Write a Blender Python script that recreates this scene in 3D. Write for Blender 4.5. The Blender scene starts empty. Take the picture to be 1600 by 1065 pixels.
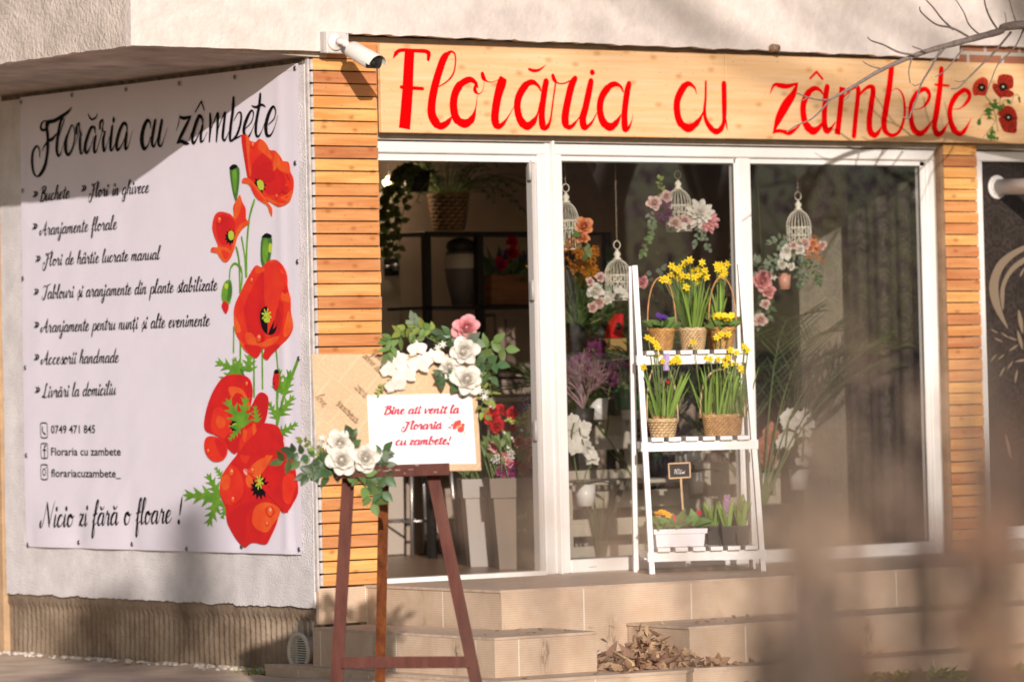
import bpy, math, random
from mathutils import Vector, Matrix, Quaternion, noise as mnoise
random.seed(7)
SC = bpy.context.scene
COL = SC.collection
# ---------------------------------------------------------------- camera
CAMP = Vector((-12.257, -18.302, 0.959))
FPX, CX, CY = 7134.38, 800.0, 298.906            # focal length and axis in photo pixels (1600 wide)
yaw, pit, rol = 0.6351490, 0.0419108, 0.0219085
fw = Vector((math.sin(yaw)*math.cos(pit), math.cos(yaw)*math.cos(pit), math.sin(pit)))
r0 = Vector((math.cos(yaw), -math.sin(yaw), 0)); d0 = fw.cross(r0)
rt = r0*math.cos(rol)+d0*math.sin(rol); dn = d0*math.cos(rol)-r0*math.sin(rol)
cam_data = bpy.data.cameras.new('camera'); cam = bpy.data.objects.new('camera', cam_data); COL.objects.link(cam)
cam.matrix_world = Matrix(((rt.x,-dn.x,-fw.x,CAMP.x),(rt.y,-dn.y,-fw.y,CAMP.y),(rt.z,-dn.z,-fw.z,CAMP.z),(0,0,0,1)))
cam_data.sensor_width = 36; cam_data.lens = FPX/1600*36
cam_data.shift_y = -(532.5-CY)/1600
cam_data.clip_end = 500
cam_data.dof.use_dof = True; cam_data.dof.focus_distance = 20.3
cam_data.dof.aperture_fstop = 3.0
SC.camera = cam
# ---------------------------------------------------------------- light
SUN_D = Vector((0.56, 1.0, -0.335)).normalized()        # the way the sunlight travels
SUN_EL = math.asin(-SUN_D.z); SUN_AZ = math.atan2(-SUN_D.x, -SUN_D.y)
w = bpy.data.worlds.new('World'); SC.world = w; w.use_nodes = True
nt = w.node_tree; bg = nt.nodes['Background']; bg.inputs[1].default_value = 0.08
sky = nt.nodes.new('ShaderNodeTexSky'); sky.sky_type = 'NISHITA'; sky.sun_disc = False
sky.sun_elevation = SUN_EL; sky.sun_rotation = SUN_AZ; sky.dust_density = 1.0; sky.ozone_density = 1.0
nt.links.new(sky.outputs[0], bg.inputs[0])
sl = bpy.data.lights.new('sun', 'SUN'); sl.energy = 4.5; sl.angle = math.radians(0.5); sl.color = (1.0, 0.92, 0.85)
so = bpy.data.objects.new('sun', sl); COL.objects.link(so)
so.rotation_euler = (-SUN_D).to_track_quat('Z', 'Y').to_euler(); so.location = (-8, -30, 14)
SC.view_settings.view_transform = 'Standard'; SC.view_settings.look = 'None'
SC.view_settings.gamma = 1; SC.view_settings.exposure = 0.06
SC.cycles.max_bounces = 8; SC.cycles.transparent_max_bounces = 16
SC.cycles.use_denoising = True; SC.cycles.sample_clamp_indirect = 6
# ---------------------------------------------------------------- pixel -> point on a real plane
def ray(px, py): return fw + rt*((px-CX)/FPX) + dn*((py-CY)/FPX)
def PL(px, py, p, n):
    r = ray(px, py); return CAMP + r*((p-CAMP).dot(n)/r.dot(n))
def F(px, py, y=0.0): return PL(px, py, Vector((0,y,0)), Vector((0,1,0)))
def W(px, py, x=0.0): return PL(px, py, Vector((x,0,0)), Vector((1,0,0)))
def G(px, py, z=0.0): return PL(px, py, Vector((0,0,z)), Vector((0,0,1)))
def D(px, py, d): return CAMP + ray(px, py)*d
# ---------------------------------------------------------------- materials
MATS = {}
def M(name, col=(.5,.5,.5), rough=.6, spec=.3, nz=0, amt=.25, stretch=(1,1,1), bump=0, bscale=60, metal=0, trans=0, col2=None, isl=0, coat=0, emit=0, fn=None):
    if name in MATS: return MATS[name]
    m = bpy.data.materials.new(name); m.use_nodes = True; MATS[name] = m
    N = m.node_tree.nodes; L = m.node_tree.links; b = N['Principled BSDF']
    b.inputs['Roughness'].default_value = rough; b.inputs['Specular IOR Level'].default_value = spec
    b.inputs['Metallic'].default_value = metal; b.inputs['Coat Weight'].default_value = coat
    b.inputs['Base Color'].default_value = (*col, 1)
    tc = N.new('ShaderNodeTexCoord'); mp = N.new('ShaderNodeMapping'); mp.inputs['Scale'].default_value = stretch
    L.new(tc.outputs['Object'], mp.inputs[0]); last = None
    if nz:
        t = N.new('ShaderNodeTexNoise'); t.inputs['Scale'].default_value = nz; t.inputs['Detail'].default_value = 6
        t.inputs['Roughness'].default_value = .62
        L.new(mp.outputs[0], t.inputs[0])
        r = N.new('ShaderNodeValToRGB'); c2 = col2 or tuple(max(0, c*(1-amt)) for c in col)
        c1 = col if col2 else tuple(min(1, c*(1+amt*.6)) for c in col)
        r.color_ramp.elements[0].position = .35; r.color_ramp.elements[1].position = .68
        r.color_ramp.elements[0].color = (*c2, 1); r.color_ramp.elements[1].color = (*c1, 1)
        L.new(t.outputs[0], r.inputs[0]); L.new(r.outputs[0], b.inputs['Base Color']); last = r.outputs[0]
    if isl:
        g = N.new('ShaderNodeNewGeometry'); h = N.new('ShaderNodeHueSaturation')
        mr = N.new('ShaderNodeMapRange'); mr.inputs[3].default_value = 1-isl; mr.inputs[4].default_value = 1+isl
        L.new(g.outputs['Random Per Island'], mr.inputs[0]); L.new(mr.outputs[0], h.inputs['Value'])
        mr2 = N.new('ShaderNodeMapRange'); mr2.inputs[3].default_value = .5-isl*.06; mr2.inputs[4].default_value = .5+isl*.06
        L.new(g.outputs['Random Per Island'], mr2.inputs[0]); L.new(mr2.outputs[0], h.inputs['Hue'])
        if last: L.new(last, h.inputs['Color'])
        else: h.inputs['Color'].default_value = (*col, 1)
        L.new(h.outputs[0], b.inputs['Base Color']); last = h.outputs[0]
    if bump:
        t2 = N.new('ShaderNodeTexNoise'); t2.inputs['Scale'].default_value = bscale; t2.inputs['Detail'].default_value = 5
        L.new(mp.outputs[0], t2.inputs[0]); bp = N.new('ShaderNodeBump'); bp.inputs['Strength'].default_value = bump
        bp.inputs['Distance'].default_value = .01
        L.new(t2.outputs[0], bp.inputs['Height']); L.new(bp.outputs[0], b.inputs['Normal'])
    if emit:
        b.inputs['Emission Color'].default_value = (*col, 1); b.inputs['Emission Strength'].default_value = emit
    if trans:
        tr = N.new('ShaderNodeBsdfTranslucent'); mx = N.new('ShaderNodeMixShader'); mx.inputs[0].default_value = trans
        if last: L.new(last, tr.inputs[0])
        else: tr.inputs[0].default_value = (*[min(1, c*1.15) for c in col], 1)
        o = N['Material Output']; L.new(b.outputs[0], mx.inputs[1]); L.new(tr.outputs[0], mx.inputs[2]); L.new(mx.outputs[0], o.inputs[0])
    if fn: fn(m, N, L, b, mp)
    return m
def nd(N, typ, **kw):
    n = N.new(typ)
    for k, v in kw.items(): setattr(n, k, v)
    return n
def mth(N, L, op, a, b=None, c=None):
    n = N.new('ShaderNodeMath'); n.operation = op
    for i, v in enumerate((a, b, c)):
        if v is None: continue
        if isinstance(v, (int, float)): n.inputs[i].default_value = v
        else: L.new(v, n.inputs[i])
    return n.outputs[0]
def mixc(N, L, f, a, b):
    n = N.new('ShaderNodeMix'); n.data_type = 'RGBA'
    for s, v in ((0, f), (6, a), (7, b)):
        if isinstance(v, (int, float)): n.inputs[s].default_value = v
        elif isinstance(v, tuple): n.inputs[s].default_value = (*v, 1)
        else: L.new(v, n.inputs[s])
    return n.outputs[2]
# ---------------------------------------------------------------- mesh builder
class MB:
    def __init__(s): s.v = []; s.f = []; s.mi = []; s.sm = []
    def add(s, vs, fs, mi=0, sm=False):
        o = len(s.v); s.v += [Vector(p) for p in vs]
        for f in fs: s.f.append([i+o for i in f]); s.mi.append(mi); s.sm.append(sm)
        return s
    def box(s, a, b, mi=0, R=None, bev=0):
        a = Vector(a); b = Vector(b); c = (a+b)/2; h = Vector([abs(x) for x in (b-a)/2])
        bv = min(bev, h.x*.9, h.y*.9, h.z*.9)
        if bv <= 0:
            vs = [Vector((x*h.x, y*h.y, z*h.z)) for x in (-1,1) for y in (-1,1) for z in (-1,1)]
            fs = [(0,1,3,2),(4,6,7,5),(0,4,5,1),(2,3,7,6),(0,2,6,4),(1,5,7,3)]
        else:
            vs = []; ix = {}
            for x in (-1,1):
                for y in (-1,1):
                    for z in (-1,1):
                        for k in range(3):
                            q = [x*h.x, y*h.y, z*h.z]
                            for j, sg in enumerate((x,y,z)):
                                if j != k: q[j] -= sg*bv
                            ix[(x,y,z,k)] = len(vs); vs.append(Vector(q))
            fs = []
            for k in range(3):
                i, j = [t for t in range(3) if t != k]
                for sg in (-1,1):
                    r = []
                    for (p, q) in ((-1,-1),(1,-1),(1,1),(-1,1)):
                        t = [0,0,0]; t[k] = sg; t[i] = p; t[j] = q; r.append(ix[(*t,k)])
                    fs.append(r)
            for k in range(3):
                i, j = [t for t in range(3) if t != k]
                for p in (-1,1):
                    for q in (-1,1):
                        t1 = [0,0,0]; t1[i] = p; t1[j] = q; t2 = list(t1); t1[k] = -1; t2[k] = 1
                        fs.append([ix[(*t1,i)], ix[(*t2,i)], ix[(*t2,j)], ix[(*t1,j)]])
            for x in (-1,1):
                for y in (-1,1):
                    for z in (-1,1): fs.append([ix[(x,y,z,k)] for k in range(3)])
        if R is not None: vs = [R @ p for p in vs]
        return s.add([c+p for p in vs], fs, mi)
    def beam(s, a, b, wx, wy, up=(0,0,1), mi=0):
        a = Vector(a); b = Vector(b); d = (b-a); L = d.length; d.normalize(); up = Vector(up)
        x = d.cross(up).normalized(); y = x.cross(d).normalized()
        vs = [p + x*(i*wx/2) + y*(j*wy/2) for p in (a, b) for (i, j) in ((-1,-1),(1,-1),(1,1),(-1,1))]
        return s.add(vs, [(3,2,1,0),(4,5,6,7),(0,1,5,4),(1,2,6,5),(2,3,7,6),(3,0,4,7)], mi)
    def tube(s, pts, r, n=8, mi=0, caps=True):
        pts = [Vector(p) for p in pts]; m = len(pts); vs = []; fs = []
        rr = r if isinstance(r, (list, tuple)) else [r]*m
        t0 = (pts[1]-pts[0]).normalized(); x = t0.orthogonal().normalized()
        for i, p in enumerate(pts):
            t = (pts[min(i+1, m-1)]-pts[max(i-1, 0)]).normalized()
            x = (x - t*x.dot(t)).normalized(); y = t.cross(x)
            for k in range(n):
                a = 2*math.pi*k/n; vs.append(p + (x*math.cos(a)+y*math.sin(a))*rr[i])
        for i in range(m-1):
            for k in range(n): fs.append((i*n+k, i*n+(k+1)%n, (i+1)*n+(k+1)%n, (i+1)*n+k))
        if caps: fs += [tuple(range(n-1,-1,-1)), tuple((m-1)*n+k for k in range(n))]
        return s.add(vs, fs, mi, True)
    def lathe(s, c, prof, n=24, mi=0, axis=None, sx=1, sy=1, wv=None, cap=True):
        c = Vector(c); vs = []; fs = []; m = len(prof)
        q = Vector((0,0,1)).rotation_difference(Vector(axis)) if axis is not None else Quaternion()
        for i, (r, z) in enumerate(prof):
            for k in range(n):
                a = 2*math.pi*k/n; q2 = r + (wv(i, k) if wv else 0)
                vs.append(c + q @ Vector((q2*math.cos(a)*sx, q2*math.sin(a)*sy, z)))
        for i in range(m-1):
            for k in range(n): fs.append((i*n+k, i*n+(k+1)%n, (i+1)*n+(k+1)%n, (i+1)*n+k))
        if cap: fs += [tuple(range(n-1,-1,-1)), tuple((m-1)*n+k for k in range(n))]
        return s.add(vs, fs, mi, True)
    def grid(s, fn, nu, nv, mi=0, sm=True):
        vs = [fn(i/nu, j/nv) for j in range(nv+1) for i in range(nu+1)]
        fs = [(j*(nu+1)+i, j*(nu+1)+i+1, (j+1)*(nu+1)+i+1, (j+1)*(nu+1)+i) for j in range(nv) for i in range(nu)]
        return s.add(vs, fs, mi, sm)
    def ball(s, c, r, n=8, mi=0, sc=(1,1,1)):
        c = Vector(c)
        return s.grid(lambda u, v: c+Vector((math.cos(u*2*math.pi)*math.sin(v*math.pi)*r*sc[0], math.sin(u*2*math.pi)*math.sin(v*math.pi)*r*sc[1], -math.cos(v*math.pi)*r*sc[2])), n, max(4, n//2), mi)
    def poly(s, pts, mi=0): return s.add(pts, [tuple(range(len(pts)))], mi)
    def prism(s, pts, off, mi=0):
        n = len(pts); off = Vector(off); vs = [Vector(p) for p in pts]+[Vector(p)+off for p in pts]
        return s.add(vs, [tuple(range(n)), tuple(range(2*n-1, n-1, -1))]+[(i, i+n, (i+1)%n+n, (i+1)%n) for i in range(n)], mi)
    def build(s, name, mats, parent=None, loc=None, label=None):
        me = bpy.data.meshes.new(name); o = bpy.data.objects.new(name, me); COL.objects.link(o)
        off = Vector((0,0,0))
        if parent is not None: o.parent = parent; off = worig(parent)
        if loc is not None: o.location = Vector(loc)-off; off = Vector(loc)
        me.from_pydata([tuple(p-off) for p in s.v], [], s.f)
        for m in (mats if isinstance(mats, (list, tuple)) else [mats]): me.materials.append(m)
        me.polygons.foreach_set('material_index', s.mi); me.polygons.foreach_set('use_smooth', s.sm); me.update()
        if label: o['label'] = label
        return o
def worig(o):
    p = Vector((0,0,0))
    while o is not None: p = p+o.location; o = o.parent
    return p
def thing(name, label, cat, loc=(0,0,0), group=None):
    o = bpy.data.objects.new(name, None); COL.objects.link(o); o.location = loc; o.empty_display_size = .1
    return tag(o, label, cat, group)
def tag(o, label, cat, group=None, kind=None):
    if label: o['label'] = label
    if cat: o['category'] = cat
    if group: o['group'] = group
    if kind: o['kind'] = kind
    return o
def dupe(src, parent, loc, rot=None, scale=1.0):
    o = src.copy(); COL.objects.link(o); o.parent = parent
    o.location = Vector(loc)-worig(parent)
    if rot is not None: o.rotation_mode = 'QUATERNION'; o.rotation_quaternion = rot
    o.scale = (scale, scale, scale); return o
def rnd(a, b): return random.uniform(a, b)
def lerp(a, b, t): return a+(b-a)*t
def crom(pts, k=6):
    """Catmull-Rom through tuples of any length"""
    n = len(pts); out = []
    for i in range(n-1):
        p0 = pts[max(i-1,0)]; p1 = pts[i]; p2 = pts[i+1]; p3 = pts[min(i+2,n-1)]
        for j in range(k):
            t = j/k
            out.append(tuple(.5*(2*b+(c-a)*t+(2*a-5*b+4*c-d)*t*t+(3*b-a-3*c+d)*t**3) for a,b,c,d in zip(p0,p1,p2,p3)))
    out.append(tuple(pts[-1])); return out
def ccrom(pts, k=4):
    n = len(pts); q = [pts[-1]]+list(pts)+[pts[0], pts[1]]; out = []
    for i in range(1, n+1):
        p0, p1, p2, p3 = q[i-1], q[i], q[i+1], q[i+2]
        for j in range(k):
            t = j/k
            out.append(tuple(.5*(2*b+(c-a)*t+(2*a-5*b+4*c-d)*t*t+(3*b-a-3*c+d)*t**3) for a,b,c,d in zip(p0,p1,p2,p3)))
    return out
# ---------------------------------------------------------------- pen lettering
ZOFF = [0.0]
def ribbon(mb, pts, ws, to3, nrm, mi=0, step=.00012):
    """2-D centre line + widths -> a painted stroke lying on a surface; each stroke a hair prouder than the last"""
    ZOFF[0] = (ZOFF[0]+step) % .0022
    vs = []; m = len(pts)
    for i, p in enumerate(pts):
        a = pts[max(i-1,0)]; b = pts[min(i+1,m-1)]
        dx, dy = b[0]-a[0], b[1]-a[1]; l = math.hypot(dx, dy) or 1
        nx, ny = -dy/l, dx/l; h = ws[i]/2; o = nrm*(ZOFF[0]+i*step*.04)
        vs += [to3(p[0]+nx*h, p[1]+ny*h)+o, to3(p[0]-nx*h, p[1]-ny*h)+o]
    mb.add(vs, [(2*i, 2*i+1, 2*i+3, 2*i+2) for i in range(m-1)], mi)
    for e in (0, m-1):                                   # round ends
        c = pts[e]; r = ws[e]/2*.98; o = nrm*(ZOFF[0]+(.00002 if e else .00005))
        if 0 < r < .0185: mb.add([to3(c[0]+r*math.cos(k*math.pi/5), c[1]+r*math.sin(k*math.pi/5))+o for k in range(10)], [tuple(range(10))], mi)
GL = {
'a':(.68,[[(.52,.82),(.4,.98),(.22,.88),(.08,.5),(.1,.13),(.22,0),(.38,.2),(.5,.72)],[(.53,.98),(.49,.5),(.49,.12),(.58,0),(.72,.25)]]),
'b':(.62,[[(.0,.2),(.14,.8),(.3,1.75),(.27,2.05),(.17,1.8),(.12,1.0),(.12,.2),(.25,0),(.42,.15),(.5,.55),(.42,.88),(.36,.7),(.5,.7),(.64,.8)]]),
'c':(.52,[[(.44,.75),(.38,.97),(.2,.86),(.08,.45),(.12,.1),(.27,0),(.42,.12),(.56,.4)]]),
'd':(.68,[[(.52,.82),(.4,.98),(.22,.88),(.08,.5),(.1,.13),(.22,0),(.38,.2),(.5,.8)],[(.64,2.05),(.54,1.2),(.49,.5),(.49,.12),(.58,0),(.72,.25)]]),
'e':(.5,[[(.0,.3),(.25,.5),(.42,.82),(.32,1.0),(.16,.82),(.08,.4),(.15,.05),(.28,0),(.44,.15),(.55,.4)]]),
'f':(.46,[[(.0,.2),(.25,.9),(.44,1.75),(.4,2.05),(.28,1.8),(.2,1.0),(.14,-.2),(.12,-.85),(.2,-1.0),(.3,-.6),(.24,-.05),(.46,.25)],[(.02,.85),(.42,.98)]]),
'g':(.66,[[(.52,.82),(.4,.98),(.22,.88),(.08,.5),(.1,.13),(.22,0),(.38,.2),(.5,.72)],[(.53,.98),(.5,.3),(.44,-.7),(.28,-1.0),(.12,-.8),(.22,-.45),(.5,-.05),(.7,.25)]]),
'h':(.64,[[(.0,.2),(.2,1.0),(.38,1.8),(.31,2.05),(.2,1.8),(.12,.9),(.1,0)],[(.12,.4),(.25,.85),(.4,1),(.46,.8),(.44,.15),(.53,0),(.68,.25)]]),
'i':(.34,[[(.16,1),(.12,.3),(.14,.05),(.22,0),(.36,.25)],[(.2,1.42),(.21,1.5)]]),
'j':(.34,[[(.18,1),(.15,.2),(.07,-.7),(-.06,-1.0),(-.2,-.8),(-.05,-.4),(.36,.25)],[(.22,1.42),(.23,1.5)]]),
'l':(.36,[[(.0,.2),(.2,1.1),(.34,1.85),(.27,2.05),(.17,1.8),(.09,.8),(.1,.12),(.2,0),(.38,.25)]]),
'm':(.86,[[(.1,.98),(.08,.5),(.06,0)],[(.09,.4),(.22,.86),(.34,.97),(.37,.7),(.34,0)],[(.37,.4),(.5,.86),(.61,.97),(.65,.75),(.62,.15),(.71,0),(.88,.25)]]),
'n':(.6,[[(.1,.98),(.08,.5),(.06,0)],[(.09,.4),(.22,.86),(.35,.97),(.39,.75),(.37,.15),(.46,0),(.62,.25)]]),
'o':(.56,[[(.32,.97),(.14,.82),(.07,.4),(.14,.05),(.28,0),(.43,.25),(.46,.7),(.34,.97),(.32,.8),(.45,.72),(.6,.85)]]),
'p':(.6,[[(.16,1),(.11,0),(.06,-1.0)],[(.12,.5),(.25,.9),(.42,.93),(.49,.5),(.4,.06),(.25,0),(.18,.15)],[(.4,.06),(.62,.25)]]),
'r':(.5,[[(.0,.25),(.1,.95),(.15,1.1),(.19,.9),(.36,.9)],[(.36,.92),(.32,.5),(.31,.12),(.4,0),(.54,.25)]]),
's':(.48,[[(.0,.2),(.2,.75),(.29,1.08),(.31,.8),(.4,.35),(.34,.05),(.18,0),(.08,.15)],[(.36,.06),(.54,.25)]]),
't':(.38,[[(.24,1.7),(.15,.6),(.14,.12),(.24,0),(.42,.25)],[(-.02,1.15),(.4,1.25)]]),
'u':(.64,[[(.12,1),(.08,.3),(.14,.0),(.28,.12),(.46,.75)],[(.5,1),(.45,.3),(.52,.0),(.68,.25)]]),
'v':(.54,[[(.05,.9),(.12,.95),(.17,.3),(.22,0),(.36,.45),(.43,.95),(.5,.82),(.6,.85)]]),
'z':(.52,[[(.04,.7),(.12,.97),(.3,.9),(.46,.97)],[(.46,.97),(.25,.5),(.05,.03)],[(.05,.03),(.2,.1),(.36,0),(.54,.2)]]),
'w':(.8,[[(.05,1),(.1,.2),(.18,0),(.38,.8),(.42,.95)],[(.4,.95),(.42,.2),(.5,0),(.7,.9),(.8,.85)]]),
'q':(.66,[[(.52,.82),(.4,.98),(.22,.88),(.08,.5),(.1,.13),(.22,0),(.38,.2),(.5,.72)],[(.53,.98),(.5,.3),(.44,-.9)]]),
'F':(.8,[[(.5,1.95),(.42,1.0),(.34,.2),(.2,-.5),(.02,-.72),(-.14,-.45),(-.16,.1),(-.04,.5),(.08,.3)],[(.16,1.6),(.1,1.78),(.2,1.9),(.34,1.72)],[(.2,1.55),(.5,1.78),(.85,2.08),(1.0,2.4)],[(.26,.9),(.5,1.02),(.7,1.3)]]),
'B':(.78,[[(.32,2.0),(.22,.9),(.12,-.1)],[(-.06,1.5),(.08,1.9),(.4,2.1),(.64,1.85),(.5,1.35),(.3,1.15)],[(.3,1.15),(.58,1.0),(.7,.55),(.52,.1),(.2,-.05),(-.04,.2)]]),
'A':(.86,[[(.02,.75),(-.16,.4),(-.06,.05),(.18,.4),(.48,1.4),(.64,2.05)],[(.64,2.05),(.6,1.0),(.6,.15),(.72,0),(.9,.25)],[(.2,.7),(.72,.85)]]),
'T':(.66,[[(.52,2.0),(.4,.9),(.26,.05),(.06,-.15),(-.1,.1),(.0,.4)],[(-.1,1.55),(.02,1.9),(.3,1.85),(.6,1.98),(.95,2.2)]]),
'L':(.72,[[(.5,1.7),(.47,2.05),(.32,1.9),(.25,1.0),(.16,.2),(.0,0),(-.1,.15),(.1,.2),(.4,-.05),(.74,.25)]]),
'N':(1.0,[[(-.12,.55),(-.2,.15),(-.06,0),(.1,.5),(.3,2.05)],[(.3,2.05),(.5,1.0),(.66,0)],[(.66,0),(.78,1.1),(.98,2.15)]]),
'I':(.4,[[(.3,1.9),(.2,.9),(.1,0)]]),
'0':(.7,[[(.4,1.9),(.15,1.4),(.1,.6),(.25,.02),(.45,.2),(.6,1.0),(.55,1.7),(.4,1.9)]]),
'1':(.5,[[(.05,1.4),(.35,1.9),(.28,.9),(.22,0)]]),
'!':(.4,[[(.3,2.0),(.2,.6)],[(.17,.08),(.18,.0)]]),
',':(.25,[[(.1,.05),(.02,-.3)]]),
'»':(.7,[[(.05,1.0),(.3,.6),(.02,.1)],[(.3,1.0),(.55,.6),(.27,.1)]]),
' ':(.45,[]),
}
DIA = {'ă':('a',[[(.18,1.5),(.3,1.3),(.42,1.32),(.52,1.55)]]),'â':('a',[[(.16,1.25),(.38,1.65),(.54,1.25)]]),'î':('i',[[(.06,1.25),(.24,1.65),(.38,1.25)]]),
       'ș':('s',[[(.24,-.15),(.16,-.5)]]),'ț':('t',[[(.24,-.15),(.16,-.5)]])}
def write(mb, txt, p0, p1, xh, to3, nrm, thick, thin, shear=.22, mi=0, hs=1.0, asc=1.0):
    """letters of the pen alphabet from 2-D point p0 to p1 (baseline), x-height xh, all in surface units"""
    adv = 0; items = []
    for ch in txt:
        if ch in DIA:
            b, ex = DIA[ch]; a, st = GL[b]; st = (st[:1] if b == 'i' else list(st))+ex
        else: a, st = GL[ch]
        items.append((adv, st)); adv += a
    L = math.hypot(p1[0]-p0[0], p1[1]-p0[1]); ux, uy = (p1[0]-p0[0])/L, (p1[1]-p0[1])/L
    sx = L/adv
    for ad, st in items:
        for s in st:
            pts = []; 
            for (x, y) in crom(s, 6):
                y = y if 0 <= y <= 1 else (1+(y-1)*asc if y > 1 else y*asc)
                X = (ad+x)*sx + y*xh*shear; Y = y*xh*hs
                pts.append((p0[0]+ux*X-uy*Y, p0[1]+uy*X+ux*Y))
            n = len(pts); ws = []
            for i in range(n):
                a = pts[max(i-2,0)]; b = pts[min(i+2,n-1)]
                dx, dy = b[0]-a[0], b[1]-a[1]; l = math.hypot(dx, dy) or 1
                ddn = -(dx*-uy+dy*ux)/l
                wd = thin+(thick-thin)*max(0, min(1, ddn*1.15+.15))
                if len(s) == 2 and math.hypot(s[0][0]-s[1][0], s[0][1]-s[1][1]) < .16: wd = thick*1.25
                elif len(s) == 2: wd = thin+(thick-thin)*(.9 if abs(ddn) > .5 else .55)
                e = min(i, n-1-i)/3 if wd < thick*1.2 else 1; ws.append(wd*(.45+.55*min(1, e)))
            ribbon(mb, pts, ws, to3, nrm, mi)
def font_mesh(txt, bold):
    cu = bpy.data.curves.new('text', 'FONT'); cu.body = txt; cu.size = 1; cu.offset = bold; cu.resolution_u = 3
    t = bpy.data.objects.new('text', cu); COL.objects.link(t)
    dg = bpy.context.evaluated_depsgraph_get(); dg.update()
    me = bpy.data.meshes.new_from_object(t.evaluated_get(dg)); COL.objects.unlink(t); bpy.data.objects.remove(t); bpy.data.curves.remove(cu)
    xs = [v.co.x for v in me.vertices]; return me, min(xs), max(xs)
def sans(name, txt, p, xdir, zdir, nrm, h, wid, mat, parent, bold=0.0):
    """upright plain lettering with the built-in font, fitted to a width, one mesh per word"""
    me, x0, x1 = font_mesh(txt, bold); bpy.data.meshes.remove(me); k = wid/(x1-x0); off = worig(parent); pre = ''
    for wd_ in txt.split(' '):
        pre += wd_; full, a_, b_ = font_mesh(pre, bold); bpy.data.meshes.remove(full); pre += ' '
        me, c_, d_ = font_mesh(wd_, bold); sh = b_-d_
        for v in me.vertices: v.co = p + xdir*((v.co.x+sh-x0)*k) + zdir*(v.co.y*h/.73) + nrm*.0012 - off
        me.materials.clear(); me.materials.append(mat); me.name = name
        o = bpy.data.objects.new(name, me); COL.objects.link(o); o.parent = parent
# ---------------------------------------------------------------- building materials
def fn_wood(knots, kc, ring=0.0):
    def f(m, N, L, b, mp):
        tc = [n for n in N if n.type == 'TEX_COORD'][0]
        sx = nd(N, 'ShaderNodeSeparateXYZ'); L.new(tc.outputs['Object'], sx.inputs[0])
        def flat(kx, kz):
            c_ = nd(N, 'ShaderNodeCombineXYZ'); L.new(mth(N, L, 'MULTIPLY', sx.outputs[0], kx), c_.inputs[0]); L.new(mth(N, L, 'MULTIPLY', sx.outputs[2], kz), c_.inputs[1]); return c_.outputs[0]
        v = nd(N, 'ShaderNodeTexVoronoi'); v.voronoi_dimensions = '2D'; v.inputs['Scale'].default_value = 1; L.new(flat(knots*1.1, knots*1.9), v.inputs[0])
        r = nd(N, 'ShaderNodeValToRGB'); r.color_ramp.elements[0].position = .03; r.color_ramp.elements[1].position = .19
        r.color_ramp.elements[0].color = (1,1,1,1); r.color_ramp.elements[1].color = (0,0,0,1); L.new(v.outputs['Distance'], r.inputs[0])
        # only some cells carry a knot
        cs = nd(N, 'ShaderNodeSeparateColor'); L.new(v.outputs['Color'], cs.inputs[0])
        k = mth(N, L, 'MULTIPLY', r.outputs[0], mth(N, L, 'GREATER_THAN', cs.outputs[0], .55))
        src = b.inputs['Base Color'].links[0].from_socket
        o = mixc(N, L, mth(N, L, 'MULTIPLY', k, .6), src, kc); L.new(o, b.inputs['Base Color'])
        # fine darker grain lines along the board
        g2 = nd(N, 'ShaderNodeMapping'); g2.inputs['Scale'].default_value = (1.1, 30, 95); L.new(tc.outputs['Object'], g2.inputs[0])
        n2 = nd(N, 'ShaderNodeTexNoise'); n2.inputs['Scale'].default_value = 1.0; n2.inputs['Detail'].default_value = 4; n2.inputs['Distortion'].default_value = .35; L.new(g2.outputs[0], n2.inputs[0])
        r2 = nd(N, 'ShaderNodeValToRGB'); r2.color_ramp.elements[0].position = .56; r2.color_ramp.elements[1].position = .74; L.new(n2.outputs[0], r2.inputs[0])
        src = b.inputs['Base Color'].links[0].from_socket; kc2 = tuple(min(1, c*2.1+.02) for c in kc)
        L.new(mixc(N, L, mth(N, L, 'MULTIPLY', r2.outputs[0], .55), src, kc2), b.inputs['Base Color'])
        # nail heads and pin knots
        v3 = nd(N, 'ShaderNodeTexVoronoi'); v3.voronoi_dimensions = '2D'; v3.inputs['Scale'].default_value = 1; L.new(flat(9, 11), v3.inputs[0])
        L.new(mixc(N, L, mth(N, L, 'MULTIPLY', mth(N, L, 'LESS_THAN', v3.outputs['Distance'], .045), .4), b.inputs['Base Color'].links[0].from_socket, kc), b.inputs['Base Color'])
    return f
slat_m = M('slat_wood', (.74,.375,.145), .55, .25, nz=2.2, col2=(.55,.22,.07), stretch=(1.2,6,14), bump=.25, bscale=8, isl=.2, fn=fn_wood(6.5, (.28,.075,.02)))
slat_end_m = M('grey_primer', (.55,.50,.48), .7, nz=30, amt=.2)
sign_m = M('pine_board', (.80,.54,.32), .55, .25, nz=2.0, col2=(.70,.42,.20), stretch=(.8,5,16), bump=.1, bscale=6, fn=fn_wood(5.2, (.45,.2,.05)))
plaster_m = M('rough_plaster', (.76,.71,.71), .9, .1, nz=5, amt=.16, bump=.8, bscale=110)
def fn_stain(m, N, L, b, mp):
    t = nd(N, 'ShaderNodeTexNoise'); t.inputs['Scale'].default_value = 2.4; t.inputs['Detail'].default_value = 9; t.inputs['Roughness'].default_value = .75
    L.new(mp.outputs[0], t.inputs[0]); r = nd(N, 'ShaderNodeValToRGB'); r.color_ramp.elements[0].position = .60; r.color_ramp.elements[1].position = .80
    L.new(t.outputs[0], r.inputs[0]); src = b.inputs['Base Color'].links[0].from_socket
    L.new(mixc(N, L, mth(N, L, 'MULTIPLY', r.outputs[0], .5), src, (.34,.25,.19)), b.inputs['Base Color'])
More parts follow.
